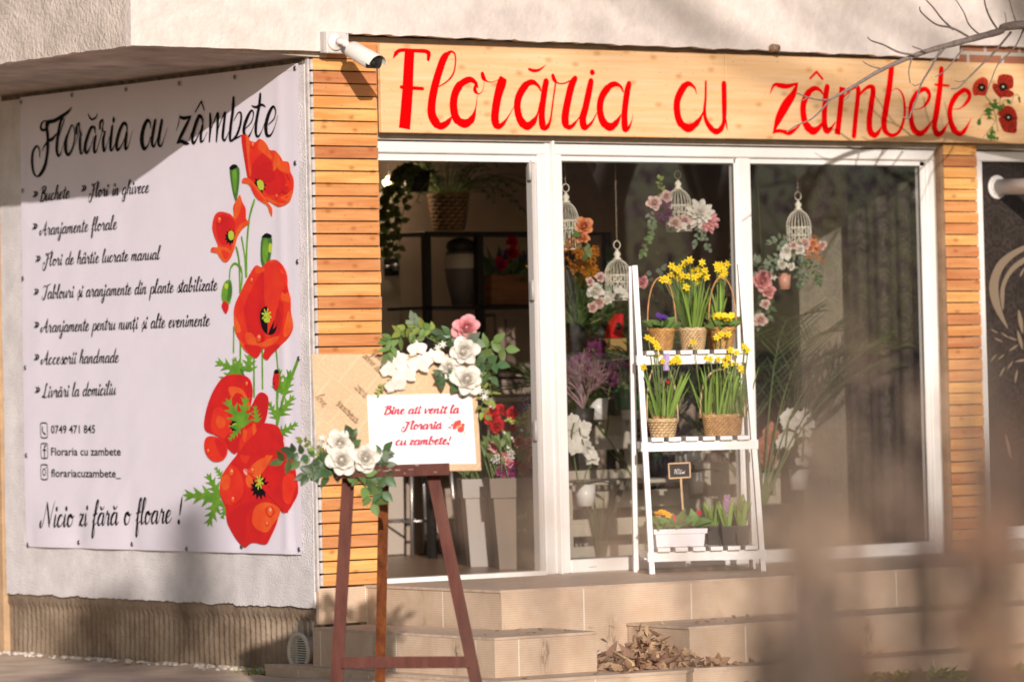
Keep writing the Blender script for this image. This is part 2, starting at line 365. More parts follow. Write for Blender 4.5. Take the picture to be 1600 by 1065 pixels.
beam_m = M('painted_plaster', (.72,.625,.575), .85, .1, nz=9, amt=.12, bump=.5, bscale=38, fn=fn_stain)
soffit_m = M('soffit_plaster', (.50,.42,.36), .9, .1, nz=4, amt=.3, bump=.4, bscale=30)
plinth_m = M('ribbed_render', (.33,.25,.18), .95, .1, nz=3.5, col2=(.17,.12,.085), bump=.9, bscale=45, fn=fn_stain)
white_m = M('white_plastic', (.80,.765,.74), .32, .5, nz=6, amt=.05)
jamb_m = M('grey_plastic', (.45,.42,.40), .5, .4)
black_m = M('black_paint', (.012,.011,.011), .5, .4)
metal_m = M('zinc', (.42,.42,.44), .35, .5, metal=1)
red_m = M('red_paint', (.78,.0,.001), .6, .06)
ink_m = M('black_ink', (.008,.006,.008), .7, .1)
def fn_tile(m, N, L, b, mp):
    tc = [n for n in N if n.type == 'TEX_COORD'][0]; sp = nd(N, 'ShaderNodeSeparateXYZ'); L.new(tc.outputs['Object'], sp.inputs[0])
    ge = nd(N, 'ShaderNodeNewGeometry'); sn = nd(N, 'ShaderNodeSeparateXYZ'); L.new(ge.outputs['Normal'], sn.inputs[0])
    side = mth(N, L, 'LESS_THAN', mth(N, L, 'ABSOLUTE', sn.outputs[2]), .5)
    uv = mth(N, L, 'ADD', sp.outputs[0], mth(N, L, 'MULTIPLY', sp.outputs[1], .93))
    q = mth(N, L, 'PINGPONG', mth(N, L, 'ADD', uv, 3.08), .30)         # joints every .6 m
    j = mth(N, L, 'LESS_THAN', q, .004)
    src = b.inputs['Base Color'].links[0].from_socket
    st = nd(N, 'ShaderNodeTexNoise'); st.inputs['Scale'].default_value = 1; st.inputs['Detail'].default_value = 6
    mp3 = nd(N, 'ShaderNodeMapping'); mp3.inputs['Scale'].default_value = (90,90,26); L.new(tc.outputs['Object'], mp3.inputs[0]); L.new(mp3.outputs[0], st.inputs[0])
    q2 = mth(N, L, 'PINGPONG', mth(N, L, 'ADD', uv, 2.93), .30)
    nr = nd(N, 'ShaderNodeMapRange'); nr.inputs[1].default_value = .042; nr.inputs[2].default_value = .004; L.new(q2, nr.inputs[0]); near = nr.outputs[0]
    zz = mth(N, L, 'PINGPONG', mth(N, L, 'ADD', sp.outputs[2], .36), .18)  # 0 at treads
    hi = nd(N, 'ShaderNodeMapRange'); hi.inputs[1].default_value = .02; hi.inputs[2].default_value = .17; L.new(zz, hi.inputs[0])
    sr = nd(N, 'ShaderNodeMapRange'); sr.inputs[1].default_value = .40; sr.inputs[2].default_value = .62; L.new(st.outputs[0], sr.inputs[0]); sm = mth(N, L, 'MULTIPLY', mth(N, L, 'MULTIPLY', near, sr.outputs[0]), mth(N, L, 'POWER', hi.outputs[0], 1.3))
    c = mixc(N, L, mth(N, L, 'MULTIPLY', sm, mth(N, L, 'MULTIPLY', side, .95)), src, (.13,.08,.045))
    c = mixc(N, L, mth(N, L, 'MULTIPLY', j, side), c, (.80,.70,.58))
    rg = mth(N, L, 'SINE', mth(N, L, 'MULTIPLY', sp.outputs[2], 2*math.pi/.0105))
    c = mixc(N, L, mth(N, L, 'MULTIPLY', mth(N, L, 'MULTIPLY', mth(N, L, 'GREATER_THAN', rg, .2), side), .2), c, (.30,.21,.14))
    L.new(c, b.inputs['Base Color'])
tile_m = M('ridged_tile', (.68,.52,.39), .7, .25, nz=5, col2=(.54,.385,.27), bump=.15, bscale=30, fn=lambda *a: (fn_tile(*a), fn_stain(*a)))
tread_m = M('tread_tile', (.62,.48,.37), .6, .3, nz=7, col2=(.48,.35,.26), stretch=(1,3,1), bump=.2, bscale=20, fn=fn_stain)
def glass(name, tint=(.96,.96,.95), ior=1.6, rough=0.0):
    m = bpy.data.materials.new(name); m.use_nodes = True; N = m.node_tree.nodes; L = m.node_tree.links; N.clear()
    o = nd(N, 'ShaderNodeOutputMaterial'); t = nd(N, 'ShaderNodeBsdfTransparent'); t.inputs[0].default_value = (*tint, 1)
    g = nd(N, 'ShaderNodeBsdfGlossy'); g.inputs['Roughness'].default_value = rough
    ge = nd(N, 'ShaderNodeNewGeometry'); dp = nd(N, 'ShaderNodeVectorMath'); dp.operation = 'DOT_PRODUCT'; x = nd(N, 'ShaderNodeMixShader')
    L.new(ge.outputs['Normal'], dp.inputs[0]); L.new(ge.outputs['Incoming'], dp.inputs[1])
    k = mth(N, L, 'POWER', mth(N, L, 'SUBTRACT', 1, mth(N, L, 'ABSOLUTE', dp.outputs['Value'])), 5); f0 = ((ior-1)/(ior+1))**2
    fr = mth(N, L, 'ADD', mth(N, L, 'MULTIPLY', k, 1-f0), f0)
    L.new(fr, x.inputs[0]); L.new(t.outputs[0], x.inputs[1]); L.new(g.outputs[0], x.inputs[2]); L.new(x.outputs[0], o.inputs[0]); return m
glass_m = glass('pane_glass', ior=1.95)
def fn_damask(ca, cb, per=.17, thr=.52):
    def f(m, N, L, b, mp):
        tc = [n for n in N if n.type == 'TEX_COORD'][0]; sp = nd(N, 'ShaderNodeSeparateXYZ'); L.new(tc.outputs['Object'], sp.inputs[0])
        u = mth(N, L, 'ADD', mth(N, L, 'ADD', sp.outputs[0], sp.outputs[1]), 10)
        row = mth(N, L, 'FLOOR', mth(N, L, 'DIVIDE', u, per*2))
        p = mth(N, L, 'PINGPONG', u, per)
        z = mth(N, L, 'MODULO', mth(N, L, 'ADD', mth(N, L, 'ADD', sp.outputs[2], 9), mth(N, L, 'MULTIPLY', row, per*1.35)), per*2.7)
        cb_ = nd(N, 'ShaderNodeCombineXYZ'); L.new(p, cb_.inputs[0]); L.new(z, cb_.inputs[2])
        t = nd(N, 'ShaderNodeTexNoise'); t.inputs['Scale'].default_value = 13; t.inputs['Detail'].default_value = 1.5; t.inputs['Distortion'].default_value = 2.6
        L.new(cb_.outputs[0], t.inputs[0])
        t2 = mth(N, L, 'PINGPONG', mth(N, L, 'MULTIPLY', t.outputs[0], 5), .5)
        r = nd(N, 'ShaderNodeValToRGB'); r.color_ramp.elements[0].position = .22; r.color_ramp.elements[1].position = .30; L.new(t2, r.inputs[0])
        edge = mth(N, L, 'GREATER_THAN', mth(N, L, 'ADD', t.outputs[0], mth(N, L, 'MULTIPLY', p, 1.3)), .62)
        k = mth(N, L, 'MULTIPLY', r.outputs[0], mth(N, L, 'SUBTRACT', 1, edge))
        L.new(mixc(N, L, k, ca, cb), b.inputs['Base Color'])
    return f
wallpaper_m = M('damask_wallpaper', (.3,.25,.18), .6, .3, fn=fn_damask((.42,.36,.27), (.54,.48,.38), .10))
film_m = M('dark_film', (.03,.02,.018), .35, .4, fn=fn_damask((.026,.018,.015), (.048,.036,.031), .085))
def fn_brick(m, N, L, b, mp):
    tc = [n for n in N if n.type == 'TEX_COORD'][0]; bt = nd(N, 'ShaderNodeTexBrick'); mp4 = nd(N, 'ShaderNodeMapping'); mp4.inputs['Rotation'].default_value = (math.pi/2,0,0)
    L.new(tc.outputs['Object'], mp4.inputs[0]); L.new(mp4.outputs[0], bt.inputs[0]); bt.inputs['Scale'].default_value = 2
    bt.inputs[1].default_value = (.30,.12,.07,1); bt.inputs[2].default_value = (.36,.17,.1,1); bt.inputs[3].default_value = (.45,.4,.35,1); L.new(bt.outputs[0], b.inputs['Base Color'])
brick_m = M('bare_brick', (.3,.14,.09), .9, .1, bump=.5, bscale=60, fn=fn_brick)
floor_m = M('dark_parquet', (.30,.18,.11), .35, .4, nz=2, col2=(.17,.095,.055), stretch=(1,9,1))
inwall_m = M('interior_paint', (.35,.265,.205), .8, .2, nz=2, amt=.15)
ceil_m = M('interior_ceiling', (.44,.37,.32), .9)
# ---------------------------------------------------------------- ground
def fn_ground(m, N, L, b, mp):
    t = nd(N, 'ShaderNodeTexNoise'); t.inputs['Scale'].default_value = 1.1; t.inputs['Detail'].default_value = 8; L.new(mp.outputs[0], t.inputs[0])
    r = nd(N, 'ShaderNodeValToRGB'); r.color_ramp.elements[0].position = .45; r.color_ramp.elements[1].position = .58; L.new(t.outputs[0], r.inputs[0])
    src = b.inputs['Base Color'].links[0].from_socket; L.new(mixc(N, L, mth(N, L, 'MULTIPLY', r.outputs[0], .55), src, (.20,.15,.10)), b.inputs['Base Color'])
ground_m = M('bare_soil', (.30,.225,.16), .95, .1, nz=14, col2=(.20,.14,.095), bump=.6, bscale=25, fn=fn_ground)
pave_m = M('worn_concrete', (.66,.52,.40), .9, .15, nz=4, col2=(.50,.37,.27), stretch=(1,1,1), bump=.5, bscale=22, fn=fn_stain)
mb = MB()
def gfn(u, v):
    x = -70+u*150; y = -70+v*150; return Vector((x, y, -.45))
mb.grid(gfn, 2, 2, 0, False); tag(mb.build('ground', ground_m), None, None, kind='structure')
mb = MB()      # pavement strip along the side wall, its surface uneven
def pvf(u, v):
    y = -3.2+v*9; xr = .05 if y > 0.25 else -.22
    x = lerp(-3.4, xr, u); z = -.425+.012*mnoise.noise(Vector((x*2.1, y*2.1, 0)))+.006*mnoise.noise(Vector((x*9, y*9, 3)))
    if u > .9: z += .03*(u-.9)/.1*(.5+mnoise.noise(Vector((0, y*6, 1))))
    return Vector((x, y, z))
mb.grid(pvf, 30, 80, 0, True); tag(mb.build('pavement', pave_m), None, None, kind='structure')
# ---------------------------------------------------------------- building
BL = thing('apartment_building', 'pale plastered apartment building corner with a flower shop in its ground floor', 'building', (0,0,-.45))
def part(mb, name, mat, parent=BL, label=None, loc=None): return mb.build(name, mat, parent, loc, label)
mb = MB()      # side wall, gently uneven, broken lower edge
def swf(u, v):
    y = lerp(0, 2.94, u); z = lerp(-.1, 2.58, v)
    if v == 0: z += .012*mnoise.noise(Vector((0, y*7, 0)))+.008*mnoise.noise(Vector((0, y*31, 4)))
    return Vector((.003*mnoise.noise(Vector((1, y*1.7, z*1.7)))+.0015*mnoise.noise(Vector((1, y*14, z*14))), y, z))
mb.grid(lambda u, v: swf(1-u, v), 150, 90)
mb.box((.02,0,-.085), (.25,2.94,2.57)); mb.add([swf(i/150, 0) for i in range(151)]+[(.03, 2.94*i/150, -.095) for i in range(151)], [(i, i+1, i+152, i+151) for i in range(150)])
mb.add([(0,0,-.1),(0,0,2.58),(.03,0,2.58),(.03,0,-.1)], [(0,1,2,3)])
part(mb, 'side_wall', plaster_m)
mb = MB(); mb.box((-.012,2.955,-.5), (.2,3.5,2.5)); part(mb, 'corner_pilaster', M('tan_plaster', (.52,.34,.2), .9, nz=6, amt=.2, bump=.5, bscale=40))
mb = MB()      # plinth: combed render
def plf(u, v):
    y = lerp(-.02, 4.0, u); z = lerp(-.47, -.1, v)
    rib = .006*math.sin(y*2*math.pi/.047) if (v < .82 and v > .0) else 0
    wear = max(0, mnoise.noise(Vector((3, y*1.9, z*3))))
    return Vector((.026+rib*(1-min(1, wear*2.2))+.005*mnoise.noise(Vector((7, y*5, z*6))) - (.012 if v > .86 else 0), y, z))
mb.grid(lambda u, v: plf(1-u, v), 700, 16); mb.box((.045,-.02,-.47), (.25,4.0,-.1))
mb.add([plf(0, j/16) for j in range(17)]+[(.3,-.02,lerp(-.47,-.1,j/16)) for j in range(17)], [(j, j+1, j+18, j+17) for j in range(16)])
part(mb, 'plinth', plinth_m)
# balcony and lintel
def jag(x0, x1, z, amp, st=.03, k=0):
    n = int(abs(x1-x0)/st); return [(lerp(x0, x1, i/n), z+amp*mnoise.noise(Vector((i*.35+k, 2.2, 0)))+amp*.6*mnoise.noise(Vector((i*1.7+k, 5.2, 0)))) for i in range(n+1)]
mb = MB()
bot = [(-1.035,2.572)]+jag(-1.03, .10, 2.574, .004)+[(.105,2.668)]+[(x, z+.026*(1-(x-.11)/4.04)) for x, z in jag(.11, 4.15, 2.640, .009, .03, 40)]+[(4.155,2.71)]+jag(4.16, 9, 2.715, .008, .03, 90)
pts = [Vector((x,-.1,z)) for x, z in bot]+[Vector((9,-.1,4.6)), Vector((-1.035,-.1,4.6))]
mb.prism(pts, (0,.05,0))
part(mb, 'lintel_face', beam_m)
mb = MB()
lb = jag(-.05, 4.0, 2.574, .007, .03, 7)
mb.prism([Vector((-1.035,y,z)) for y, z in lb]+[Vector((-1.035,4.0,4.6)), Vector((-1.035,-.05,4.6))], (.05,0,0))
part(mb, 'balcony_side', M('rough_cast', (.70,.59,.52), .95, .1, nz=7, amt=.2, bump=1.0, bscale=48))
mb = MB()
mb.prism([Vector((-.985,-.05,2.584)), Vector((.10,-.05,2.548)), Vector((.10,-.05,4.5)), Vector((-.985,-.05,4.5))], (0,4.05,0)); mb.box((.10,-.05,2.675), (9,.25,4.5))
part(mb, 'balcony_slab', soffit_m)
mb = MB(); mb.box((4.0,-.06,2.6), (9,0,2.72)); part(mb, 'bare_brickwork', brick_m)
mb = MB(); mb.box((-.006,.0,2.52), (.2,2.9,2.548)); part(mb, 'soffit_joint', M('old_mortar', (.20,.15,.11), .95, nz=20, amt=.5, bump=1, bscale=40))
# facade core
mb = MB()
mb.box((.03,.0,-.45), (.41,.25,2.16)); mb.box((4.05,.012,-.45), (4.33,.25,2.16)); mb.box((.03,.0,2.16), (9,.25,2.66)); mb.box((4.33,.012,-.45), (9,.25,.06))
part(mb, 'front_wall', M('grey_render', (.40,.35,.31), .9, nz=8, amt=.2))
mb = MB()     # left slat panel
z = .004; k = 0
while z < 2.50:
    h = .0553+rnd(-.0012,.0008); dx = rnd(-.003,.003)
    mb.box((.034+dx,-.034+rnd(-.002,.002),z), (.405+dx,-.012,z+h), bev=.002); z += .0606; k += 1
mb.box((.034,-.034,2.548), (4.16,-.012,2.63), bev=.002)
part(mb, 'slat_cladding', slat_m)
mb = MB(); z = .006
while z < 2.54: mb.box((.018,-.030,z), (.0325,-.013,z+.05)); z += .0606
mb.box((.004,-.022,-.02), (.016,.0,2.55)); mb.box((.03,-.0115,0), (.404,-.001,2.55), 1); part(mb, 'slat_edge', [slat_end_m, black_m])
mb = MB(); z = .006
while z < 2.14:
    h = .0553+rnd(-.0012,.0008); dx = rnd(-.003,.003)
    mb.box((4.085+dx,-.03+rnd(-.002,.002),z), (4.322+dx,-.008,z+h), bev=.002); z += .0606
part(mb, 'slat_cladding', slat_m)
mb = MB(); mb.box((4.056,-.03,0), (4.08,.01,2.17)); mb.box((4.285,-.0075,0), (4.318,.008,2.17), 1); mb.box((4.082,-.004,0), (4.28,.008,2.15), 2)
part(mb, 'slat_batten', [M('aged_batten', (.28,.17,.10), .8, nz=9, amt=.3), white_m, black_m])
# door frame
def frame(x0, x1, z0, z1, w, y0, y1, mb, bot=True, left=None):
    mb.box((x0,y0,z1-w), (x1,y1,z1), bev=.006)
    mb.box((x1-w,y0+.001,z0), (x1,y1-.001,z1-w), bev=.006); lw = left or w
    mb.box((x0,y0+.001,z0), (x0+lw,y1-.001,z1-w), bev=.006)
    if bot: mb.box((x0+lw,y0+.002,z0), (x1-w,y1-.002,z0+w*1.25), bev=.006)
mb = MB(); frame(.409, 1.452, .0, 2.152, .056, .0, .075, mb, False, .018)
mb.box((.43,.02,2.06), (1.395,.07,2.0955)); mb.box((1.3785,.03,.02), (1.395,.075,2.06), 1)
mb.box((.428,.0,.0), (1.395,.09,.022))
DF = part(mb, 'door_frame', [white_m, jamb_m])
for zz in (2.02, 1.42, .72):
    h = MB(); h.box((1.362,.024,zz-.05), (1.3775,.045,zz+.05), bev=.003); h.tube([(1.364,.022,zz-.05),(1.364,.022,zz+.05)], .008, 8); part(h, 'hinge', jamb_m, DF)
mb = MB(); mb.box((1.452,.018,0), (1.482,.075,2.17), bev=.004); mb.box((1.4825,-.012,0), (1.496,.07,2.168), bev=.003); part(mb, 'frame_joint', white_m)
# shop window
mb = MB(); frame(1.4965, 4.043, .0, 2.152, .055, .0, .075, mb)
mb.box((2.684,.004,.07), (2.779,.07,2.096), bev=.008); mb.box((2.676,.02,.07), (2.6835,.06,2.09)); mb.box((3.957,.02,.07), (3.987,.06,2.09)); mb.box((1.553,.02,2.07), (2.683,.06,2.0965)); mb.box((2.78,.02,2.07), (3.986,.06,2.0965))
for x in (1.66, 3.75): mb.box((x,-.006,.028), (x+.05,.001,.040), bev=.002)
WF = part(mb, 'window_frame', white_m)
for (x0, x1) in ((1.553,2.676), (2.7795,3.957)):
    g = MB(); g.box((x0,.03,.069), (x1,.036,2.075)); part(g, 'glass_pane', glass_m, WF)
    g = MB()
    for a_, b_ in (((x0,.0245,.070),(x0+.006,.0295,2.07)), ((x1-.006,.0245,.070),(x1,.0295,2.07)), ((x0+.006,.0245,.070),(x1-.006,.0295,.076)), ((x0+.006,.0245,2.063),(x1-.006,.0295,2.069))): g.box(a_, b_)
    part(g, 'gasket', M('rubber_grey', (.09,.085,.08), .6), WF)
mb = MB(); mb.box((4.0435,.02,0), (4.0555,.06,2.16)); part(mb, 'foam_joint', M('mortar_gap', (.30,.24,.19), .9, nz=40, amt=.5, bump=1, bscale=80))
# second window, filmed over
mb = MB(); frame(4.335, 6.9, .06, 2.152, .055, .0, .075, mb); W2 = part(mb, 'filmed_window_frame', white_m)
mb = MB(); mb.box((4.39,.03,.12), (6.85,.04,2.1)); FM = part(mb, 'film_panel', film_m, W2)
mb = MB(); orn = M('beige_print', (.21,.155,.105), .5, .3)
def c6(u, v): return F(1480+u/2.8, 220+v/2.8, .029)
def fpoly(lst, k=3, off=.0): mb.poly([c6(*p)+Vector((0,-off,0)) for p in ccrom(lst, k)])
fpoly([(345,455),(270,490),(215,540),(185,620),(190,690),(220,760),(266,822),(245,760),(228,690),(225,620),(245,560),(290,510),(345,475)])
fpoly([(345,505),(280,550),(240,620),(232,680),(244,742),(250,690),(255,630),(290,570),(345,528)])
fpoly([(345,545),(322,575),(318,595),(330,580)], 3)
for (u, v, a, l) in ((205,832,25,38),(222,870,25,45),(252,850,35,40),(285,865,20,45),(200,950,-50,45),(240,1010,-60,50),(235,945,-40,40),(290,905,-35,50),(300,1030,-80,60),(318,870,75,90),(320,790,80,110),(325,960,-10,60),(275,980,-55,45)):
    ca, sa = math.cos(math.radians(a)), math.sin(math.radians(a))
    fpoly([(u-ca*l/2, v-sa*l/2),(u+sa*l*.09, v-ca*l*.09),(u+ca*l/2, v+sa*l/2),(u-sa*l*.09, v+ca*l*.09)], 3, .0004*(u % 7))
part(mb, 'film_ornament', orn, FM); mb = MB()
fpoly([(255,1280),(272,1330),(280,1390),(270,1370),(258,1320)], 3)
part(mb, 'film_ornament', orn, FM)
# interior shell
mb = MB(); mb.box((.25,.1,-.06), (9,6,.0)); part(mb, 'shop_floor', floor_m)
mb = MB(); mb.box((.25,.25,2.55), (9,6,2.65)); part(mb, 'shop_ceiling', ceil_m)
mb = MB(); mb.box((.25,3.0,0), (9,3.2,2.55)); mb.box((.12,.25,0), (.25,3.0,2.55)); mb.box((8.8,.25,0), (9,3.0,2.55)); part(mb, 'shop_wall', inwall_m)
mb = MB(); mb.box((4.12,.26,0), (4.25,1.24,2.55)); part(mb, 'papered_partition', wallpaper_m)
mb = MB()      # dark damask curtain added to make the light-to-dark boundary beside the papered wall
mb.grid(lambda u, v: Vector((4.035+.010*math.sin(u*17+.4*math.sin(v*3))+.004*math.sin(u*41), .12+.58*u, .02+2.5*v)), 90, 12); mb.grid(lambda u, v: Vector((4.041+.010*math.sin(u*17+.4*math.sin(v*3))+.004*math.sin(u*41), .12+.58*u, .02+2.5*v)), 90, 12)
part(mb, 'added_dark_curtain', M('damask_fabric', (.1,.08,.06), .55, .3, fn=fn_damask((.060,.047,.034), (.115,.095,.072), .10)))
# ---------------------------------------------------------------- steps
ST = thing('entrance_steps', 'beige ridged tile steps with dark drip stains in front of the shop', 'steps', (.3,-.6,-.45))
mb = MB()
def slabp(poly, z0, z1, nose=.012, over=.006):
    mb.prism([Vector((x,y,z0)) for x, y in poly], (0,0,z1-z0-nose), 0)
    cx = sum(p[0] for p in poly)/len(poly); cy = sum(p[1] for p in poly)/len(poly)
    pp = []
    for x, y in poly:
        d = Vector((x-cx, y-cy)); d.normalize(); pp.append(Vector((x+d.x*over, y+d.y*over, z1-nose)))
    mb.prism(pp, (0,0,nose), 1)
slabp([(.288,-.001),(.277,-1.142),(8,-1.47),(8,-.001)], -.45, 0); part(mb, 'landing', [tile_m, tread_m], ST)
mb = MB(); mb.box((.008,-.024,-.178), (.285,-.002,-.006)); part(mb, 'tiled_base', tile_m, ST)
mb = MB(); slabp([(-.124,-.165),(-.138,-1.651),(.44,-1.651),(.50,-1.135),(.28,-1.13),(.2,-.165)], -.45, -.182); part(mb, 'lower_step', [tile_m, tread_m], ST)
mb = MB(); slabp([(.983,-1.185),(.928,-1.72),(8,-1.72),(8,-1.48)], -.45, -.183); part(mb, 'lower_step', [tile_m, tread_m], ST)
mb = MB(); slabp([(-.19,.15),(-.26,-1.86),(.72,-1.95),(.9,-1.80),(.9,-1.3),(.2,-.3)], -.46, -.362, .015); part(mb, 'kerb_slab', [tile_m, tread_m], ST)
mb = MB(); slabp([(.86,-1.60),(.80,-1.84),(1.35,-2.02),(8,-2.1),(8,-1.6)], -.46, -.364, .015); part(mb, 'kerb_slab', [tile_m, tread_m], ST)
# ---------------------------------------------------------------- signs
Ys = -.075
s_tl = F(594.8,67.9,Ys); s_bl = F(596.7,207,Ys); s_bot = s_bl.z
SG = thing('shop_sign', 'long pine board sign with red hand lettering above the shop window', 'sign', (s_bl.x,Ys,s_bot))
mb = MB(); xs = F(1134,150,Ys).x
mb.box((s_bl.x,Ys,s_bot), (xs-.0012,Ys+.028,s_tl.z), bev=.003); mb.box((xs+.0012,Ys,s_bot+.001), (xs+2.2,Ys+.028,s_tl.z), bev=.003)
part(mb, 'board', sign_m, SG)
mb = MB(); mb.box((s_bl.x+.1,Ys+.0285,s_bot+.05), (6,-.035,s_bot+.09)); mb.box((s_bl.x+.1,Ys+.0285,s_bot+.3), (6,-.035,s_bot+.34)); part(mb, 'mounting_batten', M('aged_batten'), SG)
mb = MB(); NF = Vector((0,-1,0))
def sgn(crop, strokes, k=7):
    ox, oy, sc = crop
    for s in strokes:
        c = crom(s, k)
        # widths were read off in picture units; on the board x is foreshortened, so work on the board itself
        P = [F(ox+u/sc, oy+v/sc, Ys-.0008) for u, v, _ in c]; ppm = 320*sc
        ribbon(mb, [(p.x, p.z) for p in P], [(w_*1.22/ppm*(1.22 if abs(c[max(i-1,0)][1]-c[min(i+1,len(c)-1)][1]) > abs(c[max(i-1,0)][0]-c[min(i+1,len(c)-1)][0]) else 1.0)) for i, (_, _, w_) in enumerate(c)], lambda x, z: Vector((x, Ys-.0008, z)), NF)
A_ = (600,60,6.264); B_ = (790,70,6.655); C_ = (1040,80,6.655); D_ = (1240,80,7.1); E_ = (1380,80,6.655)
sgn(A_, [[(250,130,78),(240,300,80),(228,550,86),(200,885,90)],[(92,192,8),(120,145,32),(170,117,30),(300,122,30),(400,127,34),(436,150,36),(432,208,24)],[(168,478,30),(260,485,30),(380,494,28)]])
sgn(A_, [[(655,128,20),(590,190,52),(540,320,58),(490,500,62),(465,660,64),(475,770,68),(540,855,62),(610,835,50),(662,770,10)],[(540,472,10),(620,420,14),(680,340,14),(700,220,12),(690,150,14),(655,128,20)]])
sgn(A_, [[(915,480,12),(890,430,34),(830,405,52),(740,460,58),(690,560,60),(680,680,62),(710,790,62),(790,835,72),(860,790,48),(895,690,12),(912,560,4)],[(892,468,22),(890,510,30),(925,545,12),(965,510,5),(980,430,4)]])
sgn(A_, [[(962,348,30),(975,390,34),(1010,422,12),(1060,428,6),(1130,400,4)],[(1170,385,56),(1150,440,74),(1115,560,66),(1090,700,64),(1085,800,64),(1110,855,58),(1150,850,38),(1200,790,14),(1260,690,5),(1280,640,4)]])
sgn(B_, [[(365,480,10),(340,430,25),(280,390,48),(210,420,56),(140,530,60),(120,650,60),(150,780,62),(220,845,74),(290,800,48),(330,720,15),(355,600,8)],[(420,385,52),(400,500,54),(375,700,55),(380,820,60),(400,865,52),(435,850,36),(465,780,18),(490,600,14),(518,400,14)],[(242,255,24),(290,270,30),(350,262,22),(415,212,4)]])
sgn(B_, [[(490,322,30),(505,365,32),(545,400,14),(610,402,14),(665,375,12)],[(722,352,44),(685,420,60),(650,560,62),(620,720,65),(620,810,65),(650,855,48),(690,845,36),(740,790,14),(775,740,8)],[(886,380,48),(866,480,56),(830,650,58),(800,770,62),(815,855,58),(850,850,36),(900,800,18),(950,700,5)],[(897,287,52),(901,289,52)]])
sgn(B_, [[(1222,490,10),(1190,430,25),(1130,410,48),(1070,440,55),(1000,540,58),(978,660,58),(1005,790,62),(1080,855,74),(1150,810,44),(1195,730,10)],[(1281,408,46),(1260,500,54),(1235,700,55),(1235,830,58),(1245,885,46),(1280,860,26),(1310,790,8),(1322,720,3)]])
part(mb, 'lettering', red_m, SG); mb = MB()
sgn(C_, [[(322,445,5),(300,380,20),(240,340,48),(180,385,58),(125,500,60),(118,620,62),(150,740,62),(230,800,78),(300,770,58),(360,700,28),(395,620,8)],[(418,318,20),(416,480,22),(405,620,30),(420,720,35),(470,800,48),(520,835,58),(570,815,48),(604,740,36),(610,600,46),(606,340,48)],[(625,700,14),(635,770,12),(645,828,4)]])
part(mb, 'lettering', red_m, SG); mb = MB()
sgn(C_, [[(1087,450,4),(1108,385,18),(1140,348,30),(1200,360,48),(1270,365,44),(1360,338,20)],[(1372,335,14),(1325,450,56),(1250,560,78),(1180,690,66),(1140,790,32),(1116,860,8)],[(1115,855,10),(1150,832,34),(1210,832,34),(1280,850,44),(1340,820,32),(1410,750,4)]])
sgn(D_, [[(325,480,10),(300,440,28),(240,412,48),(170,455,58),(115,560,60),(105,680,62),(135,810,65),(210,885,80),(280,850,48),(315,790,10)],[(372,398,54),(355,500,55),(340,700,55),(345,830,60),(375,890,54),(420,850,28),(460,790,8)],[(183,303,20),(253,230,22)],[(253,230,22),(320,310,20)]])
sgn(D_, [[(540,400,62),(525,550,55),(505,750,56),(482,925,58)],[(560,510,8),(620,440,25),(680,398,38),(714,420,50),(710,520,46),(690,700,48),(668,940,48)],[(725,500,10),(780,430,30),(850,392,44),(880,430,56),(865,560,56),(840,750,60),(845,880,62),(895,932,58),(940,900,34),(985,820,6)]])
sgn(D_, [[(1086,165,56),(1060,400,60),(1020,650,62),(1000,800,60),(1020,890,50),(1090,935,38),(1170,890,30),(1220,760,28),(1230,600,25),(1200,470,18),(1140,415,8),(1085,440,6)]])
sgn(E_, [[(235,580,6),(268,597,6)],[(310,608,5),(390,595,12),(450,540,28),(480,460,34),(450,402,44),(400,402,45),(340,450,45),(285,560,40),(285,680,45),(310,800,55),(370,855,58),(430,830,42),(490,750,14),(520,700,6)],[(604,185,45),(585,400,54),(550,650,58),(530,780,50),(560,860,54),(610,845,42),(660,770,14),(690,710,6)],[(540,348,22),(680,360,22)]])
sgn(E_, [[(725,605,6),(800,595,14),(870,530,30),(900,460,40),(860,407,46),(810,422,48),(740,490,50),(695,600,50),(700,720,52),(740,820,58),(800,860,48),(850,820,33),(895,740,12),(918,690,3)]])
part(mb, 'lettering', red_m, SG)
# the painted poppies at the end of the board
pr = M('poppy_dark_red', (.36,.022,.010), .5, .2, nz=60, amt=.5); pr2 = M('poppy_red', (.62,.05,.018), .5, .2, nz=60, amt=.35); pk = M('stamen_black', (.012,.008,.008), .6, .1); pg = M('print_green', (.05,.14,.025), .6, .1); pw = M('seed_cream', (.5,.45,.28), .6)
mb = MB()
def e2(u, v, o): return F(1380+u/6.655, 80+v/6.655, Ys)+Vector((0,-o,0))
def ep(l, mi, o, k=3): mb.poly([e2(u, v, o) for u, v in ccrom(l, k)], mi)
def es(l, w_, mi, o):
    c = crom(l, 6); P = [e2(u, v, 0) for u, v in c]
    ribbon(mb, [(p.x, p.z) for p in P], [w_/2100]*len(P), lambda x, z: Vector((x, Ys-o, z)), NF, mi)
es([(1060,470),(1130,560),(1170,700),(1190,835)], 10, 3, .001); es([(1215,490),(1205,580),(1175,680)], 8, 3, .001); es([(1160,740),(1100,820),(1035,900)], 6, 3, .001)
es([(1330,560),(1350,480),(1390,450),(1410,480)], 7, 3, .001); es([(1220,590),(1250,520),(1290,505)], 7, 3, .001); es([(1075,660),(1030,660),(1000,710)], 6, 3, .001); es([(1110,680),(1160,730)], 6, 3, .001)
